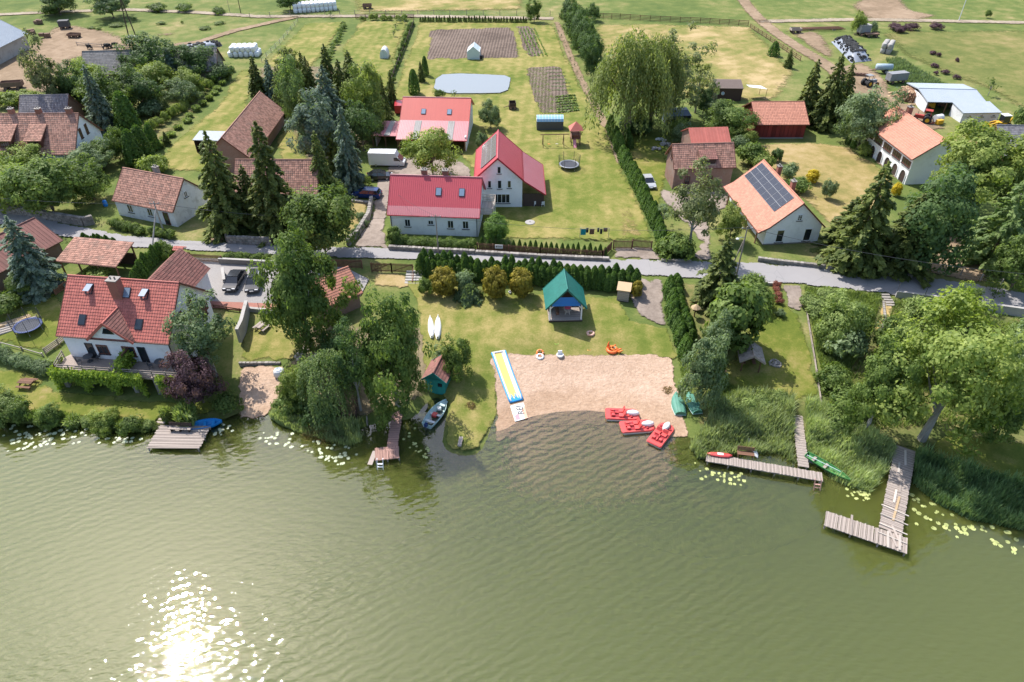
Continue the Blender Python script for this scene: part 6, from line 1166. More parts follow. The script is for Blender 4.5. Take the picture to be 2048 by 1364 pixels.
def rowboat(label, loc, rz, L, B, H, col, benches=3, name='rowboat', seat=None, inverted=False, group=None, tilt=(0, 0), stern=.75):
    t = thing(name, label, 'boat', loc, rz, group); m, m2, g, out = hull(None, L, B, H, stern=stern); t.rotation_euler = (tilt[0], tilt[1], rz)
    if inverted: t.rotation_euler = (math.pi + tilt[0], tilt[1], rz)
    m.build('hull', col, t, smooth=True); g.build('gunwale', col if col != 'boat_green' else 'boat_mint', t); m2.build('inner_hull', 'plastic_blue' if col == 'boat_blue' else col, t, smooth=True)
    if inverted: MB().bar((-L*.48, 0, -.03), (L*.42, 0, -.03), .06, .06).build('keel', col, t); MB().bar((-L*.46, B*.22, .01), (L*.25, B*.2, .03), .05, .05).bar((-L*.46, -B*.22, .01), (L*.25, -B*.2, .03), .05, .05).build('runner', col, t)
    else:
        for i in range(benches):
            s = .18 + .27*i; x = -L/2 + L*s; w = B*.86*(1 - max(0, (s - .42)/.58)**2.4); MB().box(x, 0, H*.68, .28, w, .05).build('bench', seat or col, t)
    return t
rowboat('blue rowboat moored beside the bathing platform', atz(414, 853, .03), R_(14), 3.3, 1.35, .5, 'boat_blue', 3, seat='plastic_blue')
rowboat('upturned green boat on the sand nearest the beach', on(1356, 808) + Vector((0, 0, .52)), R_(88), 3.6, 1.5, .5, 'boat_green', name='upturned_boat', inverted=True, group='upturned green boats')
rowboat('upturned green boat half hidden under the grey green bush', on(1385, 806) + Vector((0, 0, .52)), R_(97), 3.5, 1.4, .5, 'boat_green', name='upturned_boat', inverted=True, group='upturned green boats')
rowboat('upturned white boat lying on the lawn edge nearest the pavilion', on(876, 654) + Vector((0, 0, .4)), R_(94), 4.9, .85, .38, 'boat_white', name='upturned_boat', inverted=True, group='white boats at the lawn edge', stern=.25)
rowboat('upturned white boat tucked against the alder', on(862, 654) + Vector((0, 0, .4)), R_(98), 4.6, .75, .36, 'boat_white', name='upturned_boat', inverted=True, group='white boats at the lawn edge', stern=.25)
cn = rowboat('long green canoe lying in the reeds beside the plank walk', atz(1654, 938, .35), R_(-48), 4.7, 1.0, .38, 'canoe_green', 2, 'canoe', 'wood_grey')
o = MB().bar((-2.2, -.2, .42), (1.2, .25, .42), .05).build('oar', 'boat_mint', None, cn.location, R_(-48)); tag(o, 'pale oar lying along the green canoe', 'oar')
mbt = rowboat('pale mint motorboat moored in the inlet', atz(874, 832, -.12), R_(66), 4.3, 1.6, .62, 'boat_mint', 2, 'motorboat', 'boat_white')
MB().box(-.3, .1, .42, .55, .5, .3).build('seat', 'boat_red', mbt); MB().lathe([(.25, .35), (.25, .6), (.2, .65)], 12, (.75, .1, 0)).build('round_seat', 'boat_white', mbt)
ob = MB().box(-2.35, 0, .75, .35, .3, .4).build('outboard_motor', 'paint_blue', mbt); MB().box(-2.4, 0, .1, .12, .12, 1.0).build('motor_shaft', 'iron_dark', ob); MB().box(1.55, 0, .6, .9, .7, .04).build('foredeck', 'boat_mint', mbt)
fg = MB().loft([[(x, w*math.cos(a), .02 + .09*math.sin(a)) for a in np.linspace(0, 2*math.pi, 9)[:-1]] for x, w in ((-1.5,.05),(-1.1,.26),(-.3,.34),(.6,.33),(1.2,.2),(1.5,.03))], True).build('surfboard', 'plastic_white', None, atz(1505, 893, .25), R_(95), True); tag(fg, 'white surfboard leaning upright behind the pier bench', 'board'); fg.rotation_euler = (R_(8), R_(-6), R_(95))
MB().bar((-.2, 0, .1), (.4, 0, .1), .1, .04).build('foot_strap', 'black', fg)
fg = MB().loft([[(x, w*math.cos(a), .12 + .12*math.sin(a)) for a in np.linspace(0, 2*math.pi, 9)[:-1]] for x, w in ((-1.3,.03),(-.9,.26),(0,.36),(.8,.3),(1.2,.04))], True).build('red_board', 'boat_red', None, atz(1440, 911, .58), R_(-8), True); tag(fg, 'red paddle board lying on the end of the cross pier', 'board'); MB().box(0, 0, .25, .6, .3, .03).build('pad', 'boat_white', fg)
PED = None
def pedalo(px, rz, label):
    global PED
    p = atz(*px, .0)
    if PED is None:
        t = thing('pedal_boat', label, 'pedal boat', p, rz, 'red pedal boats'); L, W = 3.7, 1.75
        o = lambda s, z: [(x*s, y*s, z) for x, y in ((-1.85,-.72),(-1.72,-.87),(1.2,-.87),(1.62,-.72),(1.85,-.35),(1.85,.35),(1.62,.72),(1.2,.87),(-1.72,.87),(-1.85,.72))]
        MB().loft([o(.93, -.15), o(.98, .12), o(1.0, .2)]).build('hull', 'boat_white', t); MB().loft([o(1.0, .2), o(1.0, .3), o(.95, .38)]).build('deck', 'boat_red', t)
        MB().box(-.55, .0, .40, 1.5, 1.15, .03).build('cockpit_floor', 'trim_red', t)
        for s in (-1, 1):
            b = MB().box(-.15, s*.36, .48, .5, .55, .18).build('seat', 'boat_red', t); MB().box(.16, s*.36, .72, .12, .55, .5, ry=R_(18)).build('backrest', 'boat_red', b)
            MB().box(-1.05, s*.38, .5, .32, .3, .26).build('pedal_box', 'boat_red', t); MB().tube([(.98, s*.62, .4), (.98, s*.2, .4)], .14, 10).build('paddle_recess', 'trim_red', t)
        MB().box(-.85, 0, .47, .9, .14, .2).build('console', 'boat_red', t); MB().bar((-.85, 0, .5), (-.85, 0, .85), .04).build('rudder_stick', 'iron_dark', t)
        r = lambda s, z: [(1.12 + .58*s*math.cos(a)*(1 + .25*abs(math.cos(a))), .30*s*math.sin(a)*(1.15), z) for a in np.linspace(0, 2*math.pi, 15)[:-1]]
        MB().loft([r(.95, .36), r(1.0, .5), r(.95, .66), r(.75, .76), r(.3, .79)]).build('rear_float', 'boat_white', t, smooth=True)
        MB().box(.62, 0, .45, .2, .9, .12).build('rear_ledge', 'boat_red', t); PED = t
    else:
        t = copy_tree(PED); t.location = p; t.rotation_euler = (0, 0, rz); t['label'] = label
pedalo((1244, 832), R_(-3), 'red pedal boat touching the sand, farthest from the reeds'); pedalo((1274, 856), R_(6), 'red pedal boat in the middle of the three'); pedalo((1322, 872), R_(54), 'red pedal boat pointing towards the reeds')
def beach_things():
    P = [on(982, 710), on(1011, 705), on(1046, 801), on(1018, 808)]; z = lambda p, h: Vector((p.x, p.y, p.z + h)); A, B, C, D = P
    t = thing('water_slide', 'inflatable water slide mat with yellow middle and blue tubes', 'slide', A); o = A.copy(); q = [p - o for p in P]; n = 14; m = MB(); mw = MB()
    up = Vector((0, 0, .18))
    def L(u, s):
        v = (q[0].lerp(q[1], u)).lerp(q[3].lerp(q[2], u), s); v.z = gz(v.x + o.x, v.y + o.y) + .08 - o.z; return v
    for i in range(n):
        s0, s1 = i/n, (i+1)/n
        m.add([L(.2, s0) + up, L(.7, s0) + up, L(.7, s1) + up, L(.2, s1) + up], [(0,1,2,3)]); mw.add([L(.7, s0) + up, L(.86, s0) + up, L(.86, s1) + up, L(.7, s1) + up], [(0,1,2,3)])
    m.build('yellow_lane', 'plastic_yellow', t); mw.build('white_lane', 'plastic_white', t)
    for u, mt, r in ((.06, 'plastic_blue', .10), (.15, 'plastic_white', .12), (.88, 'plastic_white', .12), (.97, 'plastic_blue', .10)): MB().tube([L(u, s) + up*(1.2 + .4*math.sin(s*9)*.3) for s in np.linspace(0, 1, 16)], r, 8).build('side_tube', mt, t, smooth=True)
    g = MB()
    for i in range(9): u = .12 + i*.09; k = .05 + .05*((i*7) % 3); g.add([L(u, .99 - k) + up*1.06, L(u + .09, .99 - k*.6) + up*1.06, L(u + .09, 1) + up*1.06, L(u, 1) + up*1.06], [(0,1,2,3)])
    g.build('splash_print', 'plastic_blue', t); MB().tube([L(.05, 0) + up, L(.95, 0) + up], .13, 8).build('end_tube', 'plastic_white', t); MB().tube([L(.05, 1) + up, L(.95, 1) + up], .11, 8).build('end_tube', 'plastic_blue', t)
    a, b, c, d = [Vector((v_.x, v_.y, max(0, v_.z) + .11)) for v_ in (on(1019, 809), on(1046, 803), on(1056, 839), on(1030, 846))]; t = thing('banner_mat', 'white printed banner mat at the end of the water slide', 'mat', a); v = [x - a for x in (a, b, c, d)]
    Q = lambda u, s: (v[0].lerp(v[1], u)).lerp(v[3].lerp(v[2], u), s); mm = MB()
    for i in range(8): mm.add([Q(0, i/8), Q(1, i/8), Q(1, (i+1)/8), Q(0, (i+1)/8)], [(0,1,2,3)])
    mm.build('sheet', 'plastic_white', t); e = Vector((0, 0, .006)); MB().add([Q(.72, .5) + e, Q(1, .3) + e, Q(1, 1) + e, Q(.78, 1) + e], [(0,1,2,3)]).build('red_print', 'plastic_peach', t); MB().add([Q(.1, .72) + e, Q(.4, .62) + e, Q(.45, .95) + e, Q(.12, .95) + e], [(0,1,2,3)]).build('pink_print', 'plastic_slide_pink', t)
    cu = bpy.data.curves.new('lettering', 'FONT'); cu.body = 'REI'; cu.size = 1.05; cu.extrude = .004; cu.materials.append(M['black']); f = link('lettering', cu, t); up_ = (Q(.5, 0) - Q(.5, 1)).normalized(); f.location = Q(.86, .58) + Vector((0, 0, .012));  dg = bpy.context.evaluated_depsgraph_get(); me = bpy.data.meshes.new_from_object(f.evaluated_get(dg)); f2 = link('lettering', me, t); lf = (Q(0, .5) - Q(1, .5)).normalized(); nz = up_.cross(lf).normalized(); lf = nz.cross(up_); f2.matrix_local = Matrix.Translation(Q(.84, .74) + nz*.012) @ Matrix((up_, lf, nz)).transposed().to_4x4(); bpy.data.objects.remove(f)
    def ring(px, R, r, mt, label, tilt=0, mt2=None, dz=0):
        o = MB().torus(R, r, (0, 0, r), 22, 9).build('swim_ring', mt, None, on(*px) + Vector((0, 0, .03 + dz)), 0, True); o.rotation_euler = (tilt, 0, 0); tag(o, label, 'swim ring')
        st = MB()
        for k in range(5):
            a0_ = k*1.257; pts = [((R + r*1.01*math.cos(b))*math.cos(a0_ + .0), (R + r*1.01*math.cos(b))*math.sin(a0_), r + r*1.01*math.sin(b)) for b in np.linspace(.1, 3, 6)]; st.tube(pts, .02, 4)
        st.build('seam', mt2 or mt, o)
    ring((1181, 669), .38, .15, 'plastic_peach', 'peach coloured swim ring on the lawn below the pavilion', 0, 'plastic_white'); ring((1080, 708), .36, .13, 'plastic_orange', 'orange swim ring leaning behind the white ring', R_(35), 'plastic_white', .1); ring((1080, 715), .36, .14, 'plastic_white', 'white and grey swim ring lying on the sand', R_(12), 'iron_dark')
    t = thing('bucket_seat', 'white inflatable seat at the top of the beach', 'seat', on(1120, 714)); MB().lathe([(.3, 0), (.42, .2), (.44, .4), (.36, .42), (.3, .25)], 16).build('shell', 'plastic_white', t, smooth=True); MB().box(0, .3, .55, .5, .12, .4).build('backrest', 'plastic_white', t)
    for px, mt, lb, L_b, W_b, rz in (((1113, 687), 'plastic_lime', 'lime green swim board on the lawn', .75, .42, -5), ((1178, 699), 'plastic_yellow', 'yellow swim board with orange rim near the flame float', .75, .36, 60)):
        t = thing('swim_board', lb, 'board', on(*px) + Vector((0, 0, .02)), R_(rz)); a = [(L_b/2*math.cos(k)*1.0, W_b/2*math.sin(k)*(1 if abs(math.cos(k)) < .8 else .8)) for k in np.linspace(0, 6.283, 16)[:-1]]; MB().extz(a, 0, .06).build('board', mt, t); MB().torus(L_b*.36, .03, (0, 0, .06), 16, 5).build('rim', 'plastic_orange' if rz > 0 else mt, t)
    t = thing('flame_float', 'big red and orange inflatable float with pointed wings', 'float', on(1224, 702), R_(-10)); MB().torus(.55, .2, (0, 0, .2), 20, 8).build('ring', 'plastic_flame', t, smooth=True); MB().torus(.32, .1, (.15, .1, .42), 14, 7).build('inner_ring', 'plastic_orange', t)
    for i, (x, y, h, lx) in enumerate(((-.55, .25, 1.05, .1), (-.35, .1, .6, .0), (.6, -.15, .5, .55), (.75, -.35, .35, .6), (.25, .5, .5, .1))): MB().tube([(x, y, .2), (x + lx*.5, y, .2 + h*.6), (x + lx, y + .02, .2 + h)], [.17, .12, .015], 8).build('wing', 'plastic_flame' if i % 2 == 0 else 'plastic_orange', t, smooth=True)
    MB().lathe([(.05, .3), (.2, .4), (.05, .5)], 10, (.35, .3, 0)).build('eye_patch', 'boat_green', t)
beach_things()
def heap(px, R, h, label, mt='drygrass', n=260, ls=.45):
    g = np.random.default_rng(int(px[0])); a = g.uniform(0, 6.28, n); r = R*np.sqrt(g.random(n)); z = h*(1 - (r/R)**2)*g.random(n) + .03; P = np.stack([np.cos(a)*r, np.sin(a)*r, z], 1); V, F = cards(P, rnd_dirs(n, g) + [0, 0, .6], ls*g.uniform(.5, 1.3, n), g, .16)
    tag(link('brush_heap', np_mesh('brush_heap', V, F, mt, g.random(n)), None, on(*px)), label, 'heap')
heap((1336, 780), .75, .3, 'heap of dry weeds at the sandy edge of the beach'); heap((940, 812), .7, .35, 'heap of pale brushwood on the grassy spit'); heap((884, 728), 1.2, .7, 'pile of cut branches behind the white boats', 'drygrass', 400, .6); heap((1437, 745), .9, .6, 'pile of bare branches beside the shelter', 'leaf_purple', 300, .6); heap((1000, 728), .5, .08, 'scatter of debris by the water slide', 'drygrass', 60, .2)

# ------------------------------------------------------------------ lily pads, each one floating alone
PAD = []
for k in range(4):
    g = random.Random(k); a = [(.5*math.cos(x), .5*math.sin(x)*g.uniform(.85, 1)) for x in np.linspace(.25, 6.03, 11)]; PAD.append([MB().add([(0, 0, 0)] + [(x, y, .015*RND.random()) for x, y in a], [(0, i, i+1) for i in range(1, 11)], RND.random()).mesh('lily_pad', mt) for mt in ('lily_glare', 'lily')])
def pads(px, n, kind, label, group, size=.3):
    P = np.array([atz(*p)[:2] for p in px]); lo, hi = P.min(0), P.max(0); k = 0; cl = [NPR.uniform(lo, hi) for _ in range(max(3, n//7))]
    tries = 0
    while k < n and tries < 40*n:
        tries += 1; c = cl[NPR.integers(len(cl))]; q = c + NPR.normal(0, 1.5, 2)
        if not in_poly(*q, P) or gz(*q) > -.03: continue
        o = link('lily_pad', PAD[NPR.integers(4)][kind], None, (q[0], q[1], .012 + .012*NPR.random()), NPR.uniform(0, 6)); s = size*NPR.uniform(.6, 1.3); o.scale = (s, s, s); tag(o, label, 'lily pad', group); k += 1
pads([(-40,838),(120,850),(260,866),(320,880),(240,892),(130,888),(0,905),(-40,900)], 95, 0, 'pale lily pad floating below the terrace house bank', 'lily pads below the terrace house', .38)
pads([(490,848),(560,850),(620,878),(690,892),(720,905),(680,935),(620,905),(540,890),(490,872)], 62, 0, 'lily pad floating below the weeping willow', 'lily pads below the weeping willow', .34)
pads([(440,840),(470,848),(465,866),(425,872)], 16, 0, 'lily pad beside the blue rowboat', 'lily pads beside the rowboat', .34); pads([(800,850),(830,850),(840,890),(870,900),(850,920),(812,900)], 20, 1, 'lily pad beside the reddish pier', 'lily pads beside the reddish pier', .3)
pads([(1375,905),(1420,935),(1500,950),(1560,965),(1560,985),(1400,960),(1310,925),(1300,900)], 30, 1, 'yellow green lily pad in front of the cross pier', 'lily pads by the cross pier', .34); pads([(1690,965),(1740,975),(1756,990),(1720,1005),(1690,990)], 28, 1, 'yellow green lily pad between the two right-bank piers', 'lily pads between the piers', .34)
pads([(1820,985),(1880,1010),(1960,1045),(2060,1075),(2060,1120),(1980,1090),(1900,1075),(1830,1062)], 50, 1, 'lily pad along the dark reed bed', 'lily pads along the dark reeds', .42)

# ------------------------------------------------------------------ vehicles
def prism_y(mb, xz, y0, y1, t=None):
    n = len(xz); P = [(x, y0, z) for x, z in xz] + [(x, y1, z) for x, z in xz]; return mb.add(P, [tuple(range(n)), tuple(range(2*n-1, n-1, -1))] + [(i, n+i, n+(i+1) % n, (i+1) % n) for i in range(n)], t)
def wheels(t, xs, w, r=.32, wd=.22, rim='steel'):
    for x in xs:
        for s in (-1, 1):
            o = MB().tube([(x, s*(w/2 - wd), r), (x, s*w/2 + .01, r)], r, 16).build('wheel', 'rubber', t); MB().tube([(x, s*(w/2), r), (x, s*(w/2 + .018), r)], r*.62, 12).build('rim', rim, o)
def car(label, loc, rz, paint, L=4.5, W=1.78, H=1.48, kind='estate', name='parked_car'):
    t = thing(name, label, 'car' if kind != 'van' else 'van', loc, rz); h = L/2; b = MB()
    if kind == 'van':
        prism_y(b, [(-h, .35), (h, .35), (h, .95), (h - .35, 1.15), (h - 1.15, 1.85), (h - 1.5, H), (-h, H)], -W/2, W/2); b.build('body', paint, t)
        MB().add([(h - .32, -W/2 + .08, 1.2), (h - .32, W/2 - .08, 1.2), (h - 1.1, W/2 - .12, 1.87), (h - 1.1, -W/2 + .12, 1.87)], [(0,1,2,3)]).build('windscreen', 'car_glass', t, (.02, 0, .02))
        for s in (-1, 1): prism_y(MB(), [(h - .55, 1.2), (h - 1.2, 1.8), (h - 1.75, 1.8), (h - 1.75, 1.2)], s*(W/2 + .005), s*(W/2 + .012)).build('side_window', 'car_glass', t); MB().box(h - .02, s*(W/2 - .2), .8, .06, .3, .2).build('headlight', 'plastic_white', t); MB().box(-h - .01, s*(W/2 - .1), 1.2, .04, .14, .5).build('tail_light', 'paint_red', t); MB().box(h - .75, s*(W/2 + .1), 1.3, .1, .18, .25).build('mirror', 'black', t)
        MB().box(h, 0, .45, .12, W*.98, .22).build('bumper', 'iron_dark', t); wheels(t, (-h + 1.2, h - .95), W, .34)
        return t
    ro = 1.0 if kind == 'estate' else .75
    pl = [(-h, .3), (h, .3), (h, .6), (h - .1, .72), (h - .5, .86), (h - 1.05, .91), (-h + .05, .95), (-h, .75)]; prism_y(b, pl, -W/2, W/2); b.build('body', paint, t)
    x0, x1 = -h + (.12 if kind == 'estate' else .35), h - 1.0; tx0, tx1 = x0 + (.35 if kind == 'estate' else .75), x1 - .85; c = MB(); w0, w1 = W/2 - .06, W/2 - .22
    c.add([(x0, -w0, .93), (x1, -w0, .91), (x1, w0, .91), (x0, w0, .93), (tx0, -w1, H - .04), (tx1, -w1, H - .06), (tx1, w1, H - .06), (tx0, w1, H - .04)], [(0,1,5,4), (1,2,6,5), (2,3,7,6), (3,0,4,7), (4,5,6,7)]); c.build('windows', 'car_glass', t)
    r = MB().box((tx0 + tx1)/2 - .02, 0, H - .02, tx1 - tx0 + .1, w1*2 + .06, .06)
    r.build('roof', paint, t)
    p = MB()
    for s in (-1, 1):
        for f in (0, .5, 1): xb, xt = x0 + (x1 - x0)*f, tx0 + (tx1 - tx0)*f; p.bar((xb, s*(w0 + .005), .93), (xt, s*(w1 + .005), H - .04), .05, .07)
    p.build('pillars', paint, t)
    for s in (-1, 1):
        MB().box(h - .05, s*(W/2 - .28), .66, .14, .4, .12).build('headlight', 'plastic_white', t); MB().box(-h + .02, s*(W/2 - .2), .82, .08, .3, .14).build('tail_light', 'paint_red', t); MB().box(x1 - .15, s*(W/2 + .07), .98, .14, .16, .12).build('mirror', paint, t)
        d = MB().box(.05, s*(W/2 + .004), .6, .02, .012, .55).box(-h*.42, s*(W/2 + .004), .6, .02, .012, .5).build('door_gap', 'black', t)
    MB().box(h + .02, 0, .42, .08, W*.86, .16).build('bumper', 'iron_dark', t); MB().box(-h - .02, 0, .45, .08, W*.86, .2).build('bumper', 'iron_dark', t); MB().box(h + .03, 0, .52, .08, .5, .1).build('number_plate', 'plastic_white', t)
    if kind == 'estate': MB().bar((tx0, w1 - .05, H + .05), (tx1, w1 - .05, H + .05), .04).bar((tx0, -w1 + .05, H + .05), (tx1, -w1 + .05, H + .05), .04).build('roof_rails', 'steel', t)
    wheels(t, (-h + .85, h - .88), W)
    return t
car('dark blue estate car parked under the blue spruce', on(735, 394), R_(172), 'paint_blue', 4.6)
car('black car parked between blue estate and white van', on(760, 358), R_(8), 'paint_black', 4.2, kind='hatch')
car('white delivery van parked in the gravel court', on(776, 330), R_(-3), 'paint_white', 6.2, 2.0, 2.55, 'van', 'delivery_van')
car('red van standing behind the red roofed barn', on(800, 222), R_(95), 'paint_red', 4.6, 1.8, 1.9, 'van', 'parked_van')
car('silver car parked beside the thuja hedge', on(1295, 370), R_(-84), 'paint_silver', 4.3, kind='hatch')
car('dark car parked in the paved court beside the concrete wall', on(471, 568), R_(-92), 'paint_grey', 4.4, kind='hatch')
car('dark car half hidden under the tall green tree', on(511, 570), R_(-84), 'paint_grey', 4.5)
# farm machines
def tractor(px, rz, label, col, name='tractor'):
    t = thing(name, label, 'tractor', on(*px), rz); MB().box(.7, 0, 1.05, 1.7, .7, .65).build('bonnet', col, t); MB().box(-.6, 0, .95, 1.2, .7, .5).build('chassis', 'iron_dark', t)
    c = MB()
    for x, y in ((-.1,-.55),(-.1,.55),(-1.2,-.6),(-1.2,.6)): c.bar((x, y, 1.1), (x*.95, y*.9, 2.4), .08)
    c.build('cab_frame', col, t); MB().box(-.65, 0, 2.45, 1.35, 1.25, .1).build('cab_roof', col, t); MB().box(-.65, 0, 1.2, .5, .5, .5).build('seat', 'black', t); MB().tube([(1.1, .2, 1.3), (1.1, .2, 2.1)], .05, 6).build('exhaust', 'iron_dark', t)
    for x, r, w in ((-.85, .78, .42), (1.25, .48, .28)):
        for s in (-1, 1): o = MB().tube([(x, s*(.85 - w/2), r), (x, s*(.85 + w/2), r)], r, 16).build('wheel', 'rubber', t); MB().tube([(x, s*(.86 + w/2 - .02), r), (x, s*(.88 + w/2), r)], r*.5, 10).build('rim', 'machine_yellow', o)
    return t
tractor((1843, 244), R_(150), 'red tractor standing behind the arcaded house', 'machine_red'); tractor((1738, 172), R_(20), 'grey old tractor beside the scrap machines', 'machine_grey')
def tanker():
    t = thing('slurry_tanker', 'pale blue slurry tanker on two wheels by the silage clamp', 'trailer', on(1765, 146), R_(-4)); MB().lathe([(.3, -1.9), (.72, -1.75), (.75, 0), (.72, 1.75), (.3, 1.9)], 16).build('tank', 'machine_blue', t, (0, 0, 1.35), smooth=True).rotation_euler = (0, R_(90), 0)
    MB().bar((-1.8, -.2, .75), (-3.2, 0, .5), .1).bar((-1.8, .2, .75), (-3.2, 0, .5), .1).build('drawbar', 'iron_rust', t); wheels(t, (.4,), 1.9, .5, .35, 'machine_grey')
    for s in (-1, 1): MB().box(-1.0 + s, 0, .7, .15, 1.0, .3).build('support', 'iron_rust', t)
tanker()
def wagon(px, rz, label, box, L=3.2, H=1.2, name='wagon', cover=None):
    t = thing(name, label, 'wagon', on(*px), rz); MB().box(0, 0, .75, L, 1.7, .15).build('bed', 'iron_rust', t)
    for s in (-1, 1): MB().box(0, s*.85, .8 + H/2, L, .06, H).build('side_board', box, t); MB().box(s*L/2, 0, .8 + H/2, .06, 1.7, H).build('end_board', box, t)
    if cover: MB().box(0, 0, .8 + H + .1, L, 1.8, .12).build('cover', cover, t)
    MB().bar((-L/2, 0, .7), (-L/2 - 1.2, 0, .4), .1).build('drawbar', 'iron_rust', t); wheels(t, (-L*.3, L*.3), 1.7, .4, .2, 'iron_rust'); return t
wagon((1725, 70), R_(10), 'old grey covered wagon beside the lone green tree', 'machine_grey', 3.0, 1.7, cover='concrete'); wagon((1742, 74), R_(0), 'low rusty frame trailer in front of the old wagon', 'iron_rust', 3.4, .2, 'trailer'); wagon((28, 178), R_(12), 'rusty manure spreader in the cattle yard', 'iron_rust', 4.2, .9, 'trailer'); wagon((150, 76), R_(-6), 'low hay feeder trailer in the cattle yard', 'iron_rust', 3.0, .4, 'trailer'); wagon((1590, 66), R_(3), 'small wooden cart at the end of the long poles', 'wood_grey', 2.8, .5, 'cart'); wagon((1790, 166), R_(14), 'battered grey harvester box beside the old tractor', 'machine_grey', 4.5, 1.4, 'harvester', 'machine_grey'); wagon((735, 18), R_(4), 'rusty hay machine standing in the far field', 'iron_rust', 2.6, .6, 'hay_machine'); wagon((1025, 218), R_(5), 'small dark compost box on the lawn', 'wood_dark', 1.3, .7, 'compost_cart'); wagon((132, 58), R_(12), 'dark bale feeder standing in the far pasture', 'iron_dark', 2.6, 1.3, 'bale_feeder', 'iron_dark')
def poles_load():
    for i in range(5): o = MB().tube([(-7 + .3*i, 0, 0), (7 - .4*i, .4*(i % 3 - 1), 0)], .14, 7).build('long_pole', 'wood_brown', None, on(1636, 60) + Vector((.2*i, .42*i - .8, .5 + .05*(i % 2))), R_(2 + i)); tag(o, 'long timber pole lying on trestles beside the track', 'pole', 'long timber poles')
    for x in (1622, 1668): o = thing('trestle', 'pale block under the long poles ' + ('near the cart' if x < 1640 else 'near the lone tree'), 'block', on(x, 60)); MB().box(0, 0, .15, .9, .6, .3).box(0, 0, .36, .7, .4, .12).build('block', 'concrete', o)
poles_load()
def backhoe():
    t = thing('backhoe', 'yellow backhoe loader with folded arm beside the block shed', 'excavator', on(2000, 256), R_(6)); MB().box(0, 0, 1.0, 2.6, 1.2, .6).build('chassis', 'machine_yellow', t); MB().box(.2, 0, 1.9, 1.3, 1.3, 1.3).build('cab', 'car_glass', t); MB().box(.2, 0, 2.6, 1.5, 1.45, .1).build('cab_roof', 'plastic_white', t)
    MB().bar((-1.1, .45, 1.3), (-2.8, .45, .9), .18, .25).bar((-1.1, -.45, 1.3), (-2.8, -.45, .9), .18, .25).build('loader_arm', 'machine_yellow', t); MB().extx([(-.5, 0), (.4, 0), (.5, .6), (.3, .15), (-.4, .1), (-.5, .7)], -1.0, 1.0).build('bucket', 'machine_yellow', t, (-3.2, 0, .3), R_(90))
    MB().bar((1.4, 0, 1.0), (2.2, 0, 2.9), .22, .3).bar((2.2, 0, 2.9), (2.9, 0, 1.6), .2, .26).build('digger_arm', 'machine_yellow', t); MB().box(3.0, 0, 1.3, .5, .6, .5).build('digger_bucket', 'machine_yellow', t); wheels(t, (-.9, 1.0), 1.9, .6, .4, 'machine_yellow')
backhoe()
t = thing('machine_drum', 'yellow and white drum machine beside the red tractor', 'machine', on(1872, 248), R_(20)); MB().tube([(0, .6, .9), (1.6, .6, .9)], .7, 14).build('drum', 'plastic_white', t); MB().box(.1, -.5, .6, 1.4, .7, .8).build('body', 'machine_yellow', t); MB().bar((-.5, 0, .4), (-1.6, 0, .3), .12).build('drawbar', 'machine_red', t)
t = thing('harrow', 'row of rusty harrow rollers on the farmyard', 'harrow', on(1712, 152), R_(-14)); MB().bar((-2.4, 0, .7), (2.4, 0, .7), .12).build('beam', 'iron_rust', t)
for i in range(7): MB().tube([(-2.2 + .72*i, -.35, .4), (-2.2 + .72*i, .35, .4)], .38, 10).build('roller', 'iron_rust', t)
def dump_pile():
    """firewood heap: the logs on its sunny front"""
    t = thing('firewood_pile', 'big round pile of split firewood beside the tool shed', 'woodpile', on(1822, 198)); MB().lathe([(2.7, 0), (2.75, 1.6), (2.2, 2.0), (.6, 2.3)], 22).build('core', 'wood_brown', t); g = MB()
    for i in range(520):
        a = RND.uniform(0, 6.28); r = RND.uniform(0, 2.6) if i % 3 else 2.75; z = 2.25 - .12*r if i % 3 else RND.uniform(.1, 1.6); g.box(r*math.cos(a), r*math.sin(a), z, .4, .16, .16, a + RND.uniform(-.8, .8) if i % 3 else a, 0, RND.uniform(-.4, .4))
    o = g.build('split_logs', 'log_end', t); o['kind'] = 'stuff'
    for i, (px, rz) in enumerate((((1788,192),20),((1832,210),0),((1848,212),4),((1790,186),10))): tag(MB().box(0, 0, .1, 3.4, .5, .2, t=.6).box(.2, .05, .26, 2.8, .2, .12).build('timber_stack', 'wood_new', None, on(*px), R_(rz)), ('pale timber lying beside the firewood pile', 'pale beam on the ground below the tool shed', 'second pale beam below the tool shed', 'stacked slats behind the firewood pile')[i], 'timber')
dump_pile()
# bales, silage and tyres
BAL = MB().lathe([(.5, 0), (.61, .1), (.62, 1.1), (.5, 1.22)], 14).mesh('bale', 'film_white', True); BALN = MB().lathe([(.5, 0), (.6, .1), (.6, 1.1), (.5, 1.2)], 12).mesh('bale', 'concrete', True)
def bales(px, rz, nx, ny, nz, label, group, me=BAL, skip=0.0):
    p = on(*px); c, s = math.cos(rz), math.sin(rz)
    for k in range(nz):
        for j in range(ny):
            for i in range(nx - (k if skip else 0)):
                x, y = (i + .5*k*(1 if skip else 0))*1.27, j*1.27; o = link('wrapped_bale', me, None, (p.x + c*x - s*y, p.y + s*x + c*y, p.z + 1.22*k), RND.uniform(0, 6)); tag(o, label, 'bale', group)
bales((592, 26), R_(18), 10, 3, 2, 'white wrapped bale in the long row at the far field', 'white bales in the far row'); bales((462, 114), R_(4), 6, 3, 2, 'white wrapped bale in the stack near the thatched barn', 'white bales near the thatched barn', skip=.5); bales((1775, 108), R_(58), 4, 2, 2, 'grey net wrapped bale beside the silage clamp', 'grey bales beside the silage clamp', BALN)
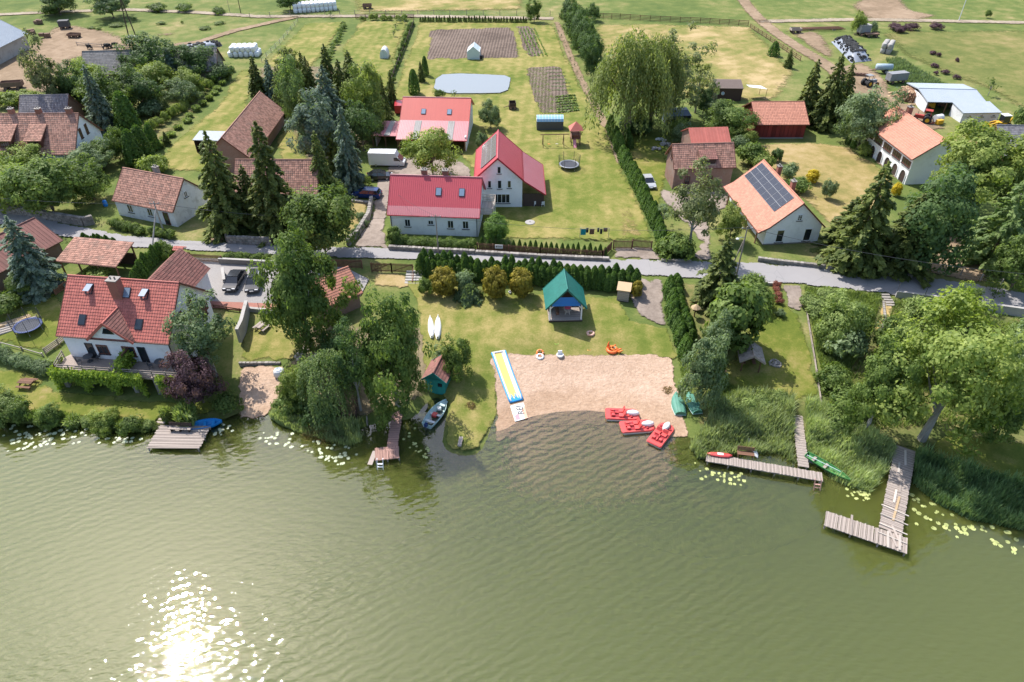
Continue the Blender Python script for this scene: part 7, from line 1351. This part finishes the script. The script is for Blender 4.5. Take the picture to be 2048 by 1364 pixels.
def silage(pxs, label, h, ntyre, tl, white=.0):
    P = [on(*p) for p in pxs]; o = P[0]; t = thing('silage_clamp', label, 'silage clamp', o); q = [p - o for p in P]; n, k = 14, 9; V = []; Z = lambda u, s: h*min(1, 4.5*min(u, 1 - u))*min(1, 6*min(s, 1 - s))**.8
    pt = lambda u, s: (q[0].lerp(q[1], u)).lerp(q[3].lerp(q[2], u), s) + Vector((0, 0, .05 + Z(u, s)))
    m = MB(); m.add([pt(j/(k-1), i/(n-1)) for i in range(n) for j in range(k)], [(i*k+j, i*k+j+1, (i+1)*k+j+1, (i+1)*k+j) for i in range(n-1) for j in range(k-1)]); m.build('film_cover', 'film_silver', t, smooth=True)
    me = MB().torus(.33, .14, (0, 0, .1), 12, 6).mesh('tyre', 'rubber', True)
    for i in range(ntyre):
        u, s = RND.uniform(.03, .97), RND.uniform(.03, .97); a = pt(u, s) + o; du = (pt(min(1, u + .05), s) - pt(u - .05, s)); ty = link('tyre', me, None, a + Vector((0, 0, .02)), 0); ty.rotation_euler = (0, -math.atan2(du.z, du.xy.length)*(1 if du.x > 0 else -1), RND.uniform(0, 6)); tag(ty, tl, 'tyre', 'tyres on the ' + label.split(' with')[0])
silage([(1662,84),(1692,76),(1744,122),(1702,126)], 'long silage clamp with silver film under old tyres', 1.6, 150, 'old tyre weighing down the long silage film'); silage([(352,100),(440,84),(445,92),(358,112)], 'far silage heap with white and black cover', 1.0, 50, 'tyre on the far silage heap beside the thatched barn')
def cow():
    m = MB(); me = bpy.data.meshes.new('cow'); V = [(0,0,1.0),(.55,0,1.02),(-.6,0,1.05),(.95,0,1.2),(1.3,0,1.05),(.55,.22,.5),(.55,-.22,.5),(-.6,.22,.5),(-.6,-.22,.5),(.55,.22,.02),(.55,-.22,.02),(-.65,.22,.02),(-.65,-.22,.02),(-.8,0,.6)]
    E = [(0,1),(0,2),(1,3),(3,4),(1,5),(1,6),(2,7),(2,8),(5,9),(6,10),(7,11),(8,12),(2,13)]; me.from_pydata(V, E, []); o = bpy.data.objects.new('cow', me); COL.objects.link(o); sk = o.modifiers.new('skin', 'SKIN')
    for i, r in enumerate((.36,.34,.34,.19,.13,.1,.1,.12,.12,.06,.06,.06,.06,.03)): me.skin_vertices[0].data[i].radius = (r, r)
    me.skin_vertices[0].data[0].use_root = True; o.modifiers.new('sub', 'SUBSURF').levels = 1; o.modifiers['sub'].render_levels = 1; me.materials.append(M['cow_black']); return o
c0 = cow()
for i, (x, y, rz, lb) in enumerate(((219,98,170,'black cow standing by the yard fence'),(229,96,10,'black cow nearest the thatched roof'),(181,100,160,'black cow lying apart in the yard'),(213,99,40,'black cow in the middle of the small herd'))):
    o = c0 if i == 0 else c0.copy()
    if i: COL.objects.link(o)
    o.location = on(x, y); o.rotation_euler = (0, 0, R_(rz)); tag(o, lb, 'cow', 'cows in the yard')

# ------------------------------------------------------------------ walls, fences, gates
def path3(px): return [on(*p) for p in px]
def stone_wall(px, h, w, label, m='stone', z=0):
    P = path3(px); o = P[0]; t = thing('stone_wall', label, 'wall', o); g = MB(); cr = MB()
    for a, b in zip(P, P[1:]):
        d = b - a; L = d.xy.length; r = math.atan2(d.y, d.x); n = max(1, int(L/.42)); rows = max(2, int(h/.3)); c = (a + b)/2 - o; cr.box(c.x, c.y, h/2 - .25, L, w*.8, h + .3, r)
        for i in range(n):
            q = a.lerp(b, (i + .5)/n) - o
            for k in range(rows):
                x = RND.uniform(-.06, .06); g.box(q.x + x*math.cos(r), q.y + x*math.sin(r), (k + .45)*h/rows, L/n*RND.uniform(.8, 1.0), w*RND.uniform(.92, 1.12), h/rows*RND.uniform(.8, .98), r + RND.uniform(-.08, .08), RND.uniform(-.05, .05))
    cr.build('core', m, t); s = g.build('stones', m, t); s['kind'] = 'stuff'
stone_wall([(-80,414),(0,424),(90,438),(170,452),(190,448)], 1.5, .5, 'mossy stone retaining wall below the lilac bushes'); stone_wall([(456,486),(462,452)], 1.2, .45, 'stone side wall of the earthen drive'); stone_wall([(458,488),(500,490),(545,492)], 1.4, .5, 'stone retaining wall under the roadside spruces'); stone_wall([(744,404),(738,436),(716,472),(696,492)], 1.1, .5, 'curved stone wall along the paved driveway')
stone_wall([(778,500),(860,505),(950,509)], .8, .5, 'low stone wall under the hedge of the long house'); stone_wall([(952,509),(1080,517),(1218,523)], .7, .5, 'low stone wall under the brown picket fence'); stone_wall([(1322,524),(1382,526)], .5, .4, 'low stone kerb wall under the roadside hedge'); stone_wall([(1515,522),(1560,528),(1650,538)], .7, .45, 'low stone wall in front of the solar house'); stone_wall([(1655,540),(1740,548),(1822,556)], .6, .5, 'stone wall under the dark spruces'); stone_wall([(704,404),(745,410)], .5, .6, 'row of boulders in front of the blue estate car'); stone_wall([(480,732),(545,728),(562,728)], .6, .3, 'low stone wall above the sandy landing'); stone_wall([(1766,604),(1768,640),(1762,664)], .25, .25, 'thin stone edging beside the straw path')
def block_wall(px, h, w, label, m='concrete', posts=0.0, ph=0.0, pm='iron_dark'):
    P = path3(px); o = P[0]; t = thing('garden_wall', label, 'wall', o)
    for a, b in zip(P, P[1:]): d = b - a; c = (a + b)/2 - o; MB().box(c.x, c.y, h/2 - .2, d.xy.length, w, h + .4, math.atan2(d.y, d.x)).build('wall_segment', m, t); MB().box(c.x, c.y, h + .03, d.xy.length, w + .08, .06, math.atan2(d.y, d.x)).build('coping', 'concrete', t)
    if posts:
        for a, b in zip(P, P[1:]):
            n = max(1, int((b - a).length/posts))
            for i in range(n): q = a.lerp(b, i/n) - o; MB().box(q.x, q.y, h + ph/2, .05, .05, ph).build('fence_post', pm, t)
block_wall([(1790,594),(1900,610),(2050,634),(2200,660)], .9, .3, 'grey concrete retaining wall with steel posts along the road', 'concrete', 3.0, 1.2); block_wall([(1525,569),(1558,571)], .35, .3, 'low concrete edge beside the stone path', 'concrete', 1.4, 1.1); block_wall([(448,548),(452,574)], 1.0, .3, 'thick concrete pillar wall beside the dark parked car', 'stone'); block_wall([(498,622),(490,668),(482,690)], 1.6, .35, 'weathered concrete wall beside the picnic lawn'); block_wall([(500,622),(560,628)], .5, .3, 'concrete wall with railing behind the picnic table', 'concrete', 1.2, .9); block_wall([(440,528),(550,534)], .9, .3, 'low wall behind the two dark cars', 'stone')
def fence(px, label, h=1.2, gap=2.5, rails=3, m='wood_brown', post=.12, wire=False, cat='fence', name='rail_fence'):
    P = path3(px); o = P[0]; t = thing(name, label, cat, o); me = MB().box(0, 0, h/2 - .15, post, post, h + .3).mesh('post', m)
    for a, b in zip(P, P[1:]):
        n = max(1, round((b - a).length/gap))
        for i in range(n + 1):
            q = a.lerp(b, i/n) - o; link('post', me, t, q)
        for k in range(rails):
            z = Vector((0, 0, h*(k + .7)/(rails + .2)))
            if wire: MB().bar(a - o + z, b - o + z, .02).build('wire', 'steel', t)
            else: MB().bar(a - o + z, b - o + z, .05, .14).build('rail', m, t)
fence([(1118,38),(1172,36),(1240,38),(1300,42),(1400,46),(1496,52)], 'long brown board fence along the hay field', 1.5, 2.6, 4); fence([(712,38),(770,36),(828,38)], 'brown board fence at the end of the mown plots', 1.4, 2.5, 4); fence([(1500,56),(1540,82),(1600,122)], 'thin rail fence beside the farm track', 1.2, 2.5, 3)
fence([(500,36),(620,30),(740,30),(900,30),(1100,32)], 'far post and wire fence below the wrapped bales', 1.4, 5.0, 3, 'wood_grey', .13, True, name='wire_fence'); fence([(828,48),(808,100),(788,150),(776,188)], 'dark garden fence beside the pond lawn', 1.2, 2.6, 5, 'wood_dark', name='garden_fence'); fence([(596,44),(560,88),(524,124)], 'wire fence along the narrow mown plot', 1.2, 4, 3, 'wood_grey', .1, True, name='wire_fence'); fence([(1832,540),(1920,552),(2000,572)], 'old wire fence below the larch', 1.1, 3.0, 3, 'concrete', .12, True, name='wire_fence'); fence([(1612,624),(1628,720),(1640,800),(1642,872)], 'low wooden edging beside the lakeside lawn', .5, 2.0, 2, 'wood_grey', name='edging_fence'); fence([(0,688),(45,700),(86,712)], 'log rail along the lower edge of the play lawn', .5, 3, 1, 'wood_pale', .14, name='log_rail'); fence([(92,708),(118,690),(138,672)], 'weathered rail stack beside the terrace steps', .9, 2, 4, 'wood_grey', name='rail_fence'); fence([(428,616),(480,624)], 'low wooden bench rail at the red paved border', .6, 1.6, 2, 'wood_brown', name='bench_rail'); fence([(720,750),(716,800),(714,838)], 'dark garden fence under the alder at the shore', 1.3, 2, 4, 'wood_dark', name='garden_fence'); fence([(112,590),(160,560)], 'woven wooden fence behind the bins', 1.0, 1.5, 5, 'wood_brown', name='garden_fence'); fence([(155,92),(205,96),(290,100)], 'cattle yard rail beside the cows', 1.1, 4, 2, 'wood_grey', name='rail_fence')
fence([(735,850),(792,846)][:1] + [(735,842)], 'short shore rail below the alder', .7, 1, 2, 'wood_grey', name='shore_rail')
def pickets(px, h, label, m='wood_brown', panel_len=2.4, cat='fence', name='picket_fence', gates=False):
    P = path3(px); o = P[0]; t = thing(name, label, cat, o)
    for a, b in zip(P, P[1:]):
        n = max(1, round((b - a).length/panel_len)); r = math.atan2((b - a).y, (b - a).x)
        for i in range(n):
            p, q = a.lerp(b, i/n) - o, a.lerp(b, (i+1)/n) - o; k = max(4, int((q - p).length/.16)); m_ = MB()
            for j in range(k): c = p.lerp(q, (j + .5)/k); m_.box(c.x, c.y, h/2 + .08, .1, .03, h*RND.uniform(.95, 1.05), r)
            for z in (.3, h - .15): m_.bar(p + Vector((0, 0, z)), q + Vector((0, 0, z)), .05, .08)
            if gates: m_.bar(p + Vector((0, 0, .2)), q + Vector((0, 0, h)), .05, .09)
            m_.build('gate_leaf' if gates else 'picket_panel', m, t); MB().box(p.x, p.y, h/2 - .05, .14, .14, h + .3).build('post', m, t)
        e = b - o; MB().box(e.x, e.y, h/2 - .05, .14, .14, h + .3).build('post', m, t)
pickets([(955,502),(1080,511),(1204,518),(1222,500)], 1.25, 'long brown picket fence in front of the little thujas'); pickets([(1226,498),(1263,499)], 1.4, 'brown picket gate leaf next to the fence corner', panel_len=3, cat='gate', name='garden_gate'); pickets([(1264,496),(1302,500)], 1.4, 'brown picket gate leaf next to the thuja hedge', panel_len=3, cat='gate', name='garden_gate'); pickets([(744,544),(784,545),(826,547)], 1.4, 'dark brown double gate above the small dry lawn', panel_len=2.4, cat='gate', name='yard_gate', gates=True); pickets([(660,535),(725,537)], 1.3, 'dark brown gate half hidden by the tall green tree', panel_len=4, cat='gate', name='yard_gate', gates=True); pickets([(384,523),(446,527)], 1.2, 'brown wooden gate of the paved court', panel_len=4.5, cat='gate', name='yard_gate'); pickets([(366,522),(384,523)], 1.4, 'narrow brown picket gate below the little roof', panel_len=2, cat='gate', name='yard_gate')
S_('bare_ground', 'small dry grass plot behind the dark gate', 'lawn', [(742,546),(812,548),(838,570),(800,580),(745,572)], 'dry_lawn', 2, .8, .5)
t = thing('gate_roof', 'little tiled roof over the gate post', 'gate roof', on(368, 524), R_(-8)); MB().box(0, 0, 1.1, .14, .14, 2.3).build('post', 'wood_brown', t); m = MB(); panel(m, (-.75, -.55, 2.15), (.75, -.55, 2.15), (.75, 0, 2.5), (-.75, 0, 2.5)); panel(m, (.75, .55, 2.15), (-.75, .55, 2.15), (-.75, 0, 2.5), (.75, 0, 2.5)); m.build('roof', 'tile_red', t)
t = thing('stone_steps', 'wide stone steps down from the road beside the hedge', 'steps', on(828, 556))
for k in range(5): MB().box(0, -.55*k + 1.0, .38 - .09*k, 2.2, .45, .14).build('step', 'concrete', t)
MB().bar((-.1, 1.3, .4), (-.1, -1.2, .2), .1).bar((-.1, 1.3, 1.2), (-.1, -1.2, 1.0), .06).build('handrail', 'wood_brown', t)
t = thing('stone_steps', 'rough stone steps at the top of the straw path', 'steps', on(1776, 604))
for k in range(5): MB().box(RND.uniform(-.1, .1), 1.2 - .5*k, .3 - .06*k, 1.1, .36, .16, RND.uniform(-.1, .1)).build('step', 'stone', t)
# ------------------------------------------------------------------ power poles and wires
POLES = {}
def pole(key, px, ytop, label, m='concrete', r=.14, arm=True, lamp=False, stay=None):
    p = on(*px); h = tall(p, ytop); t = thing('power_pole', label, 'pole', p); MB().tube([(0, 0, -.3), (0, 0, h)], [r, r*.65], 8).build('mast', m, t)
    if arm: MB().bar((-.7, 0, h - .3), (.7, 0, h - .3), .08).build('cross_arm', 'iron_dark', t); [MB().lathe([(.04, 0), (.06, .08), (.03, .16)], 8, (x, 0, h - .26)).build('insulator', 'plastic_white', t) for x in (-.6, 0, .6)]
    if lamp: l = MB().tube([(0, 0, h - 1.6), (-.6, -.4, h - 1.3), (-1.1, -.7, h - 1.3)], .04, 6).build('lamp_arm', 'steel', t); MB().lathe([(.05, .1), (.2, 0), (.22, -.06)], 10, (-1.2, -.75, h - 1.3)).build('lamp_head', 'plastic_white', l)
    if stay: q = on(*stay) - p; MB().tube([(q.x, q.y, 0), (0, 0, h*.8)], [.12, .08], 7).build('stay', m, t)
    POLES[key] = p + Vector((0, 0, h - .1))
pole('a', (330, 470), 404, 'concrete power pole in front of the white cottage', stay=(305,492)); pole('b', (877, 508), 430, 'slim power pole in front of the long red roofed house', 'wood_grey', .11); pole('c', (1469, 566), 453, 'power pole with street lamp beside the young spruce', 'wood_grey', .13, True, True, (1452,556)); pole('d', (1917, 42), -22, 'white concrete pole on the upper track', 'plastic_white', .12, False); pole('e', (482, 27), -30, 'dark wooden pole by the far track', 'wood_dark', .12, False); pole('g', (460, 25), -18, 'thin pole beside the far wooden pole', 'wood_grey', .07, False)
p = on(265, 74); t = thing('power_pole', 'wooden A frame power pole in the far pasture', 'pole', p); h = tall(p, -14)
for s in (-1, 1): MB().tube([(s*1.0, 0, -.2), (0, 0, h)], [.16, .12], 7).build('leg', 'wood_dark', t)
MB().bar((-.45, 0, h*.55), (.45, 0, h*.55), .1).build('brace', 'wood_dark', t); MB().box(.2, -.2, .12, 2.6, 1.4, .3).box(-.5, .1, .3, 1.2, .9, .2, .3).build('footing', 'concrete', t)
def wires(a, b, label, n=3, sag=.9, gap=.45):
    for k in range(n):
        off = Vector(((k - (n-1)/2)*gap*.3, (k - (n-1)/2)*gap*.5, -.12*k)); pts = [a.lerp(b, i/14) + off - Vector((0, 0, sag*4*(i/14)*(1 - i/14))) for i in range(15)]; o = MB().tube(pts, .018, 4, cap=False).build('power_line', 'iron_dark'); tag(o, label + (', upper wire', ', lower wire', ', lowest wire')[k], 'wire')
wires(atz(-200, 372, 9.5), POLES['a'], 'power line running along the road into the cottage pole', 2); wires(POLES['a'], POLES['b'], 'power line between cottage pole and long house pole', 2, 1.2); wires(POLES['b'], POLES['c'], 'power line between long house pole and lamp pole', 1, 1.2); wires(POLES['c'], atz(2260, 560, 7.0), 'power line from the lamp pole along the road', 2, 1.4); wires(POLES['b'], atz(785, 380, 8.0), 'service wire from the pole to the long house roof', 1, .4)
# ------------------------------------------------------------------ garden furniture and small things
table(on(57, 772), R_(-6), 'brown picnic table with benches on the lower lakeside lawn'); table(on(525, 658), R_(65), 'dark picnic table on the little picnic lawn', 1.5, .8, 'wood_grey')
def iron_set(px, label, chairs):
    z = 2.9; p = atz(*px, z); t = thing('garden_table', label, 'table', p); MB().lathe([(.55, .7), (.55, .73)], 20).build('top', 'iron_dark', t); MB().tube([(0, 0, 0), (0, 0, .7)], .05, 8).build('column', 'iron_dark', t); MB().lathe([(.32, 0), (.3, .04)], 12).build('foot', 'iron_dark', t)
    for i, a in enumerate(chairs):
        c = thing('garden_chair', label.replace('round iron table', 'iron chair') + (', towards the lake', ', beside the wall', ', at its far side')[i], 'chair', (p.x + 1.0*math.cos(a), p.y + 1.0*math.sin(a), z), a + math.pi); MB().lathe([(.24, .43), (.24, .46)], 12).build('seat', 'iron_dark', c); b = MB()
        for k in range(5): b.bar((-.22, -.2 + .1*k, .45), (-.27, -.2 + .1*k, .9), .025)
        b.bar((-.27, -.22, .9), (-.27, .22, .9), .035).build('backrest', 'iron_dark', c)
        for x, y in ((-.18,-.18),(.18,-.18),(-.18,.18),(.18,.18)): MB().bar((x, y, 0), (x, y, .44), .03).build('leg', 'iron_dark', c)
iron_set((180, 722), 'dark round iron table on the terrace beside the wooden rail', (3.6, .3, 1.9)); iron_set((322, 732), 'dark round iron table on the terrace near the house corner', (3.5, .2))
def crate_log(px, rz, L, r, label, group, m='wood_pale', dz=0.0): o = MB().tube([(-L/2, 0, r), (L/2, 0, r)], r, 9).build('log', m, None, on(*px) + Vector((0, 0, dz)), rz); tag(o, label, 'log', group)
for i, (x, y) in enumerate(((602,706),(606,712),(628,716),(636,712),(644,716))): crate_log((x, y), R_(68), 2.2 if i < 2 else 1.6, .2, 'pale log lying under the trees above the landing' + (' beside the picnic lawn' if i < 2 else ''), 'logs above the landing')
for i in range(9): o = MB().box(0, 0, .06, 5.2 - .2*(i % 3), .22, .1).build('board', 'wood_new', None, on(18, 648) + Vector((-.25 + .28*(i % 3), -.1*(i % 3), .12*(i//3))), R_(38 + 2*(i % 2))); tag(o, 'new timber board in the stack beside the trampoline', 'board', 'timber stack beside the trampoline')
for i in range(4): crate_log((8 + 12*i, 668 - 8*i), R_(34), 3.6, .14, 'debarked log beside the timber stack', 'logs beside the timber stack', 'wood_pale')
for i, (x, y, col) in enumerate(((78,590,'iron_dark'),(86,592,'iron_dark'),(94,589,'iron_dark'),(102,586,'plastic_blue'),(110,582,'paint_grey'),(118,579,'iron_dark'))):
    t = thing('waste_bin', ('dark waste bin at the end of the row by the bush', 'second dark waste bin beside the bush', 'dark waste bin next to the blue one', 'blue lidded waste bin in the row', 'grey waste bin next to the blue one', 'dark waste bin at the fence end of the row')[i], 'bin', on(x, y), R_(20), 'waste bins by the fence'); MB().loft([[(a*.26, b*.26, 0) for a, b in ((-1,-1),(1,-1),(1,1),(-1,1))], [(a*.3, b*.3, .95) for a, b in ((-1,-1),(1,-1),(1,1),(-1,1))]]).build('body', 'black', t); MB().box(0, 0, 1.0, .64, .66, .08).build('lid', col, t); MB().box(0, -.3, .45, .3, .02, .3).build('sticker', 'plastic_white', t)
t = thing('big_bag', 'white bulk bag on the edge of the sandy landing', 'bag', on(560, 752)); MB().loft([[(x*s, y*s, z) for x, y in ((-.5,-.4),(0,-.52),(.5,-.4),(.58,0),(.5,.4),(0,.52),(-.5,.4),(-.58,0))] for s, z in ((.9,0),(1.08,.35),(1.02,.8),(.85,.95))]).build('sack', 'plastic_white', t, smooth=True); MB().box(0, 0, .96, .7, .6, .06).build('filling', 'sand', t); MB().torus(.3, .03, (0, 0, 1.0), 12, 5).build('handle_loop', 'tarp_light', t)
t = thing('fire_ring', 'ring of grey stones around a fire place on the lakeside lawn', 'fire ring', on(1550, 728))
for i in range(16): a = i*.3927; MB().box((.6 + .06*math.sin(i*5))*math.cos(a), (.6 + .06*math.sin(i*5))*math.sin(a), .1, .26 + .06*math.sin(i*3), .22, .2, a + i, .2*math.sin(i)).build('stone', 'stone', t)
MB().lathe([(.5, .02), (.45, .05)], 14).build('ash_bed', 'iron_dark', t)
for i in range(9): a = i*2.4; r = .1 + .04*i; MB().box(r*math.cos(a), r*math.sin(a), .12, .26, .2, .2, a, .3*math.sin(i)).build('stone', 'stone', t)
t = thing('well_cover', 'round pale stone cover on the lawn near the gable house', 'cover', on(1060, 446)); MB().lathe([(.75, 0), (.75, .16), (.68, .2)], 22).build('slab', 'concrete', t); MB().lathe([(.14, .2), (.12, .24)], 12).build('cap', 'stone', t)
def clothes():
    p = on(1188, 476); t = thing('clothes_line', 'clothes dryer on posts on the lawn behind the picket fence', 'clothes line', p)
    for x in (-2.1, 2.1): MB().box(x, 0, .8, .07, .07, 1.7).build('post', 'steel', t)
    for y in (-.15, .15): MB().bar((-2.1, y, 1.6), (2.1, y, 1.6), .02).build('line', 'steel', t)
    for i, (x, w, h, m, lb) in enumerate(((-1.65, .75, 1.0, 'fabric_teal', 'teal towel hanging at the end of the clothes line'), (-1.05, .35, .8, 'fabric_dark', 'dark trousers hanging beside the teal towel'), (-.4, .7, .9, 'fabric_brown', 'brown towel hanging on the clothes line'), (.55, .3, .7, 'fabric_dark', 'dark shirt hanging past the brown towel'), (.95, .35, .85, 'fabric_dark', 'dark trousers hanging mid line'), (1.6, .6, .65, 'fabric_brown', 'brown cloth at the far end of the clothes line'))):
        y0 = -.15 if i % 2 == 0 else .15; g = MB(); n = 6
        g.add([(x - w/2 + w*k/n, y0 + .04*math.sin(k*2.2 + z*3), 1.6 - h*z/3) for z in range(4) for k in range(n+1)], [(z*(n+1)+k, z*(n+1)+k+1, (z+1)*(n+1)+k+1, (z+1)*(n+1)+k) for z in range(3) for k in range(n)]); o = g.build('hanging_cloth', m, None, p.copy()); tag(o, lb, 'laundry', 'laundry on the line')
clothes()
t = thing('bird_table', 'thatched bird table beside the beach hedge', 'bird table', on(1388, 634)); MB().box(0, 0, .6, .12, .12, 1.2).build('post', 'wood_brown', t); MB().box(0, 0, 1.2, .7, .7, .05).build('tray', 'wood_new', t); MB().lathe([(.62, 1.45), (.3, 1.75), (.03, 1.95)], 8).build('roof', 'wood_new', t); [MB().bar((a*.28, b*.28, 1.2), (a*.28, b*.28, 1.5), .05).build('strut', 'wood_brown', t) for a in (-1, 1) for b in (-1, 1)]
t = thing('stone_bench', 'small grey bench at the tip of the grassy spit', 'bench', on(921, 888), R_(85)); MB().box(0, 0, .42, 1.3, .4, .06).build('seat', 'wood_grey', t); [MB().box(x, 0, .2, .1, .34, .4).build('leg', 'wood_grey', t) for x in (-.45, .45)]
t = thing('barrel', 'blue plastic barrel beside the white cottage', 'barrel', on(212, 412)); MB().lathe([(.28, 0), (.33, .2), (.33, .7), (.28, .9)], 14).build('body', 'tarp_blue', t); MB().lathe([(.26, .9), (.26, .95)], 12).build('lid', 'tarp_blue', t)
t = thing('flower_pot', 'white pot between the golden bushes', 'pot', on(1020, 588)); MB().lathe([(.14, 0), (.22, .4), (.2, .4)], 12).build('pot', 'plastic_white', t); MB().lathe([(.2, .38), (.05, .5)], 8).build('soil', 'iron_dark', t)
t = thing('notice_board', 'white notice sign on the picket fence corner', 'sign', on(998, 504) + Vector((0, -.3, .75)), R_(-3)); MB().box(0, 0, .3, 1.1, .04, .6).build('board', 'plastic_white', t); MB().box(-.3, -.03, .34, .18, .01, .3).box(.15, -.03, .4, .55, .01, .07).box(.15, -.03, .26, .55, .01, .07).build('print', 'iron_rust', t)
for i, (x, y) in enumerate(((1070,412),(1085,413))): t = thing('garden_chair', 'white plastic chair under the lean-to ' + ('next to the white wall' if i == 0 else 'nearest the lawn'), 'chair', on(x, y), R_(200)); MB().box(0, 0, .42, .5, .5, .05).build('seat', 'plastic_white', t); MB().box(0, .24, .7, .5, .05, .55).build('backrest', 'plastic_white', t); [MB().box(a*.22, b*.22, .2, .05, .05, .4).build('leg', 'plastic_white', t) for a in (-1, 1) for b in (-1, 1)]
for i, (x, y, lb) in enumerate(((1322,282,'white garden rubble heap by the pale tree'),(1330,290,'grey rubble heap in the brick house yard'),(1312,300,'low rubble patch in the grass of the brick house yard'))):
    g = MB(); [g.box(RND.uniform(-.8, .8), RND.uniform(-.5, .5), RND.uniform(.05, .5), RND.uniform(.2, .6), RND.uniform(.2, .5), RND.uniform(.15, .4), RND.random()*3, RND.random()) for _ in range(14)]; tag(g.build('rubble_heap', 'concrete' if i else 'plastic_white', None, on(x, y)), lb, 'rubble')
for x, y, lb in ((80,48,'hay bale heap beside the cattle barn'),(62,68,'brown straw heap in front of the cattle barn'),(92,76,'small straw heap in the cattle yard')):
    g = MB(); [g.box(RND.uniform(-1, 1), RND.uniform(-.6, .6), .4 + RND.uniform(0, .5), 1.2, .9, .8, RND.random()*3) for _ in range(5)]; tag(g.build('straw_heap', 'iron_rust', None, on(x, y)), lb, 'straw')
g = MB(); [g.lathe([(r, 0), (r*.8, h*.6), (.2, h)], 14, (x, y, -.1)) for x, y, r, h in ((0,0,5,2.6),(-7,1,4,1.8),(7,-1,4.5,1.6),(3,-5,3,1.0))]; tag(g.build('earth_mound', 'dirt', None, on(1765, 16)), 'brown heap of excavated earth beyond the track', 'earth mound')
def crops():
    for nm, lb, a, b, n, h in (('cabbage_row', 'dense green cabbage row in the vegetable bed', (1110,196), (1150,192), 7, .45),):
        for k in range(n):
            p, q = on(a[0] + k*.9, a[1] + k*5), on(b[0] + k*1.4, b[1] + k*5); g = np.random.default_rng(k); m = 240; u = g.random(m); P = np.array([p.lerp(q, float(x))[:] for x in u]) + np.stack([g.normal(0, .1, m), g.normal(0, .18, m), g.uniform(.05, h, m)], 1); V, F = cards(P, rnd_dirs(m, g) + [0, 0, 1.2], .34*g.uniform(.6, 1.3, m), g, .7); tag(link(nm, np_mesh(nm, V, F, 'crop', g.random(m))), lb, 'vegetables', 'cabbage rows')
    for k in range(5):
        p, q = on(1040 + 7*k, 58), on(1062 + 8*k, 114); g = np.random.default_rng(50 + k); m = 260; u = g.random(m); P = np.array([p.lerp(q, float(x))[:] for x in u]) + np.stack([g.normal(0, .12, m), g.normal(0, .2, m), g.uniform(.05, .45, m)], 1); V, F = cards(P, rnd_dirs(m, g) + [0, 0, 1.2], .4*g.uniform(.6, 1.3, m), g, .7); tag(link('potato_row', np_mesh('potato_row', V, F, 'crop', g.random(m))), 'leafy potato row at the edge of the ploughed plot', 'vegetables', 'potato rows')
    for k in range(7):
        p, q = on(1092 + 2*k, 140 + 7*k), on(1126 + 3*k, 139 + 7*k); g = np.random.default_rng(80 + k); m = 160; u = g.random(m); P = np.array([p.lerp(q, float(x))[:] for x in u]) + np.stack([g.normal(0, .1, m), g.normal(0, .2, m), g.uniform(.03, .3, m)], 1); V, F = cards(P, rnd_dirs(m, g) + [0, 0, 1.2], .26*g.uniform(.6, 1.3, m), g, .7); tag(link('lettuce_row', np_mesh('lettuce_row', V, F, 'leaf_grey', g.random(m))), 'grey green lettuce row at the top of the vegetable bed', 'vegetables', 'lettuce rows')
crops()
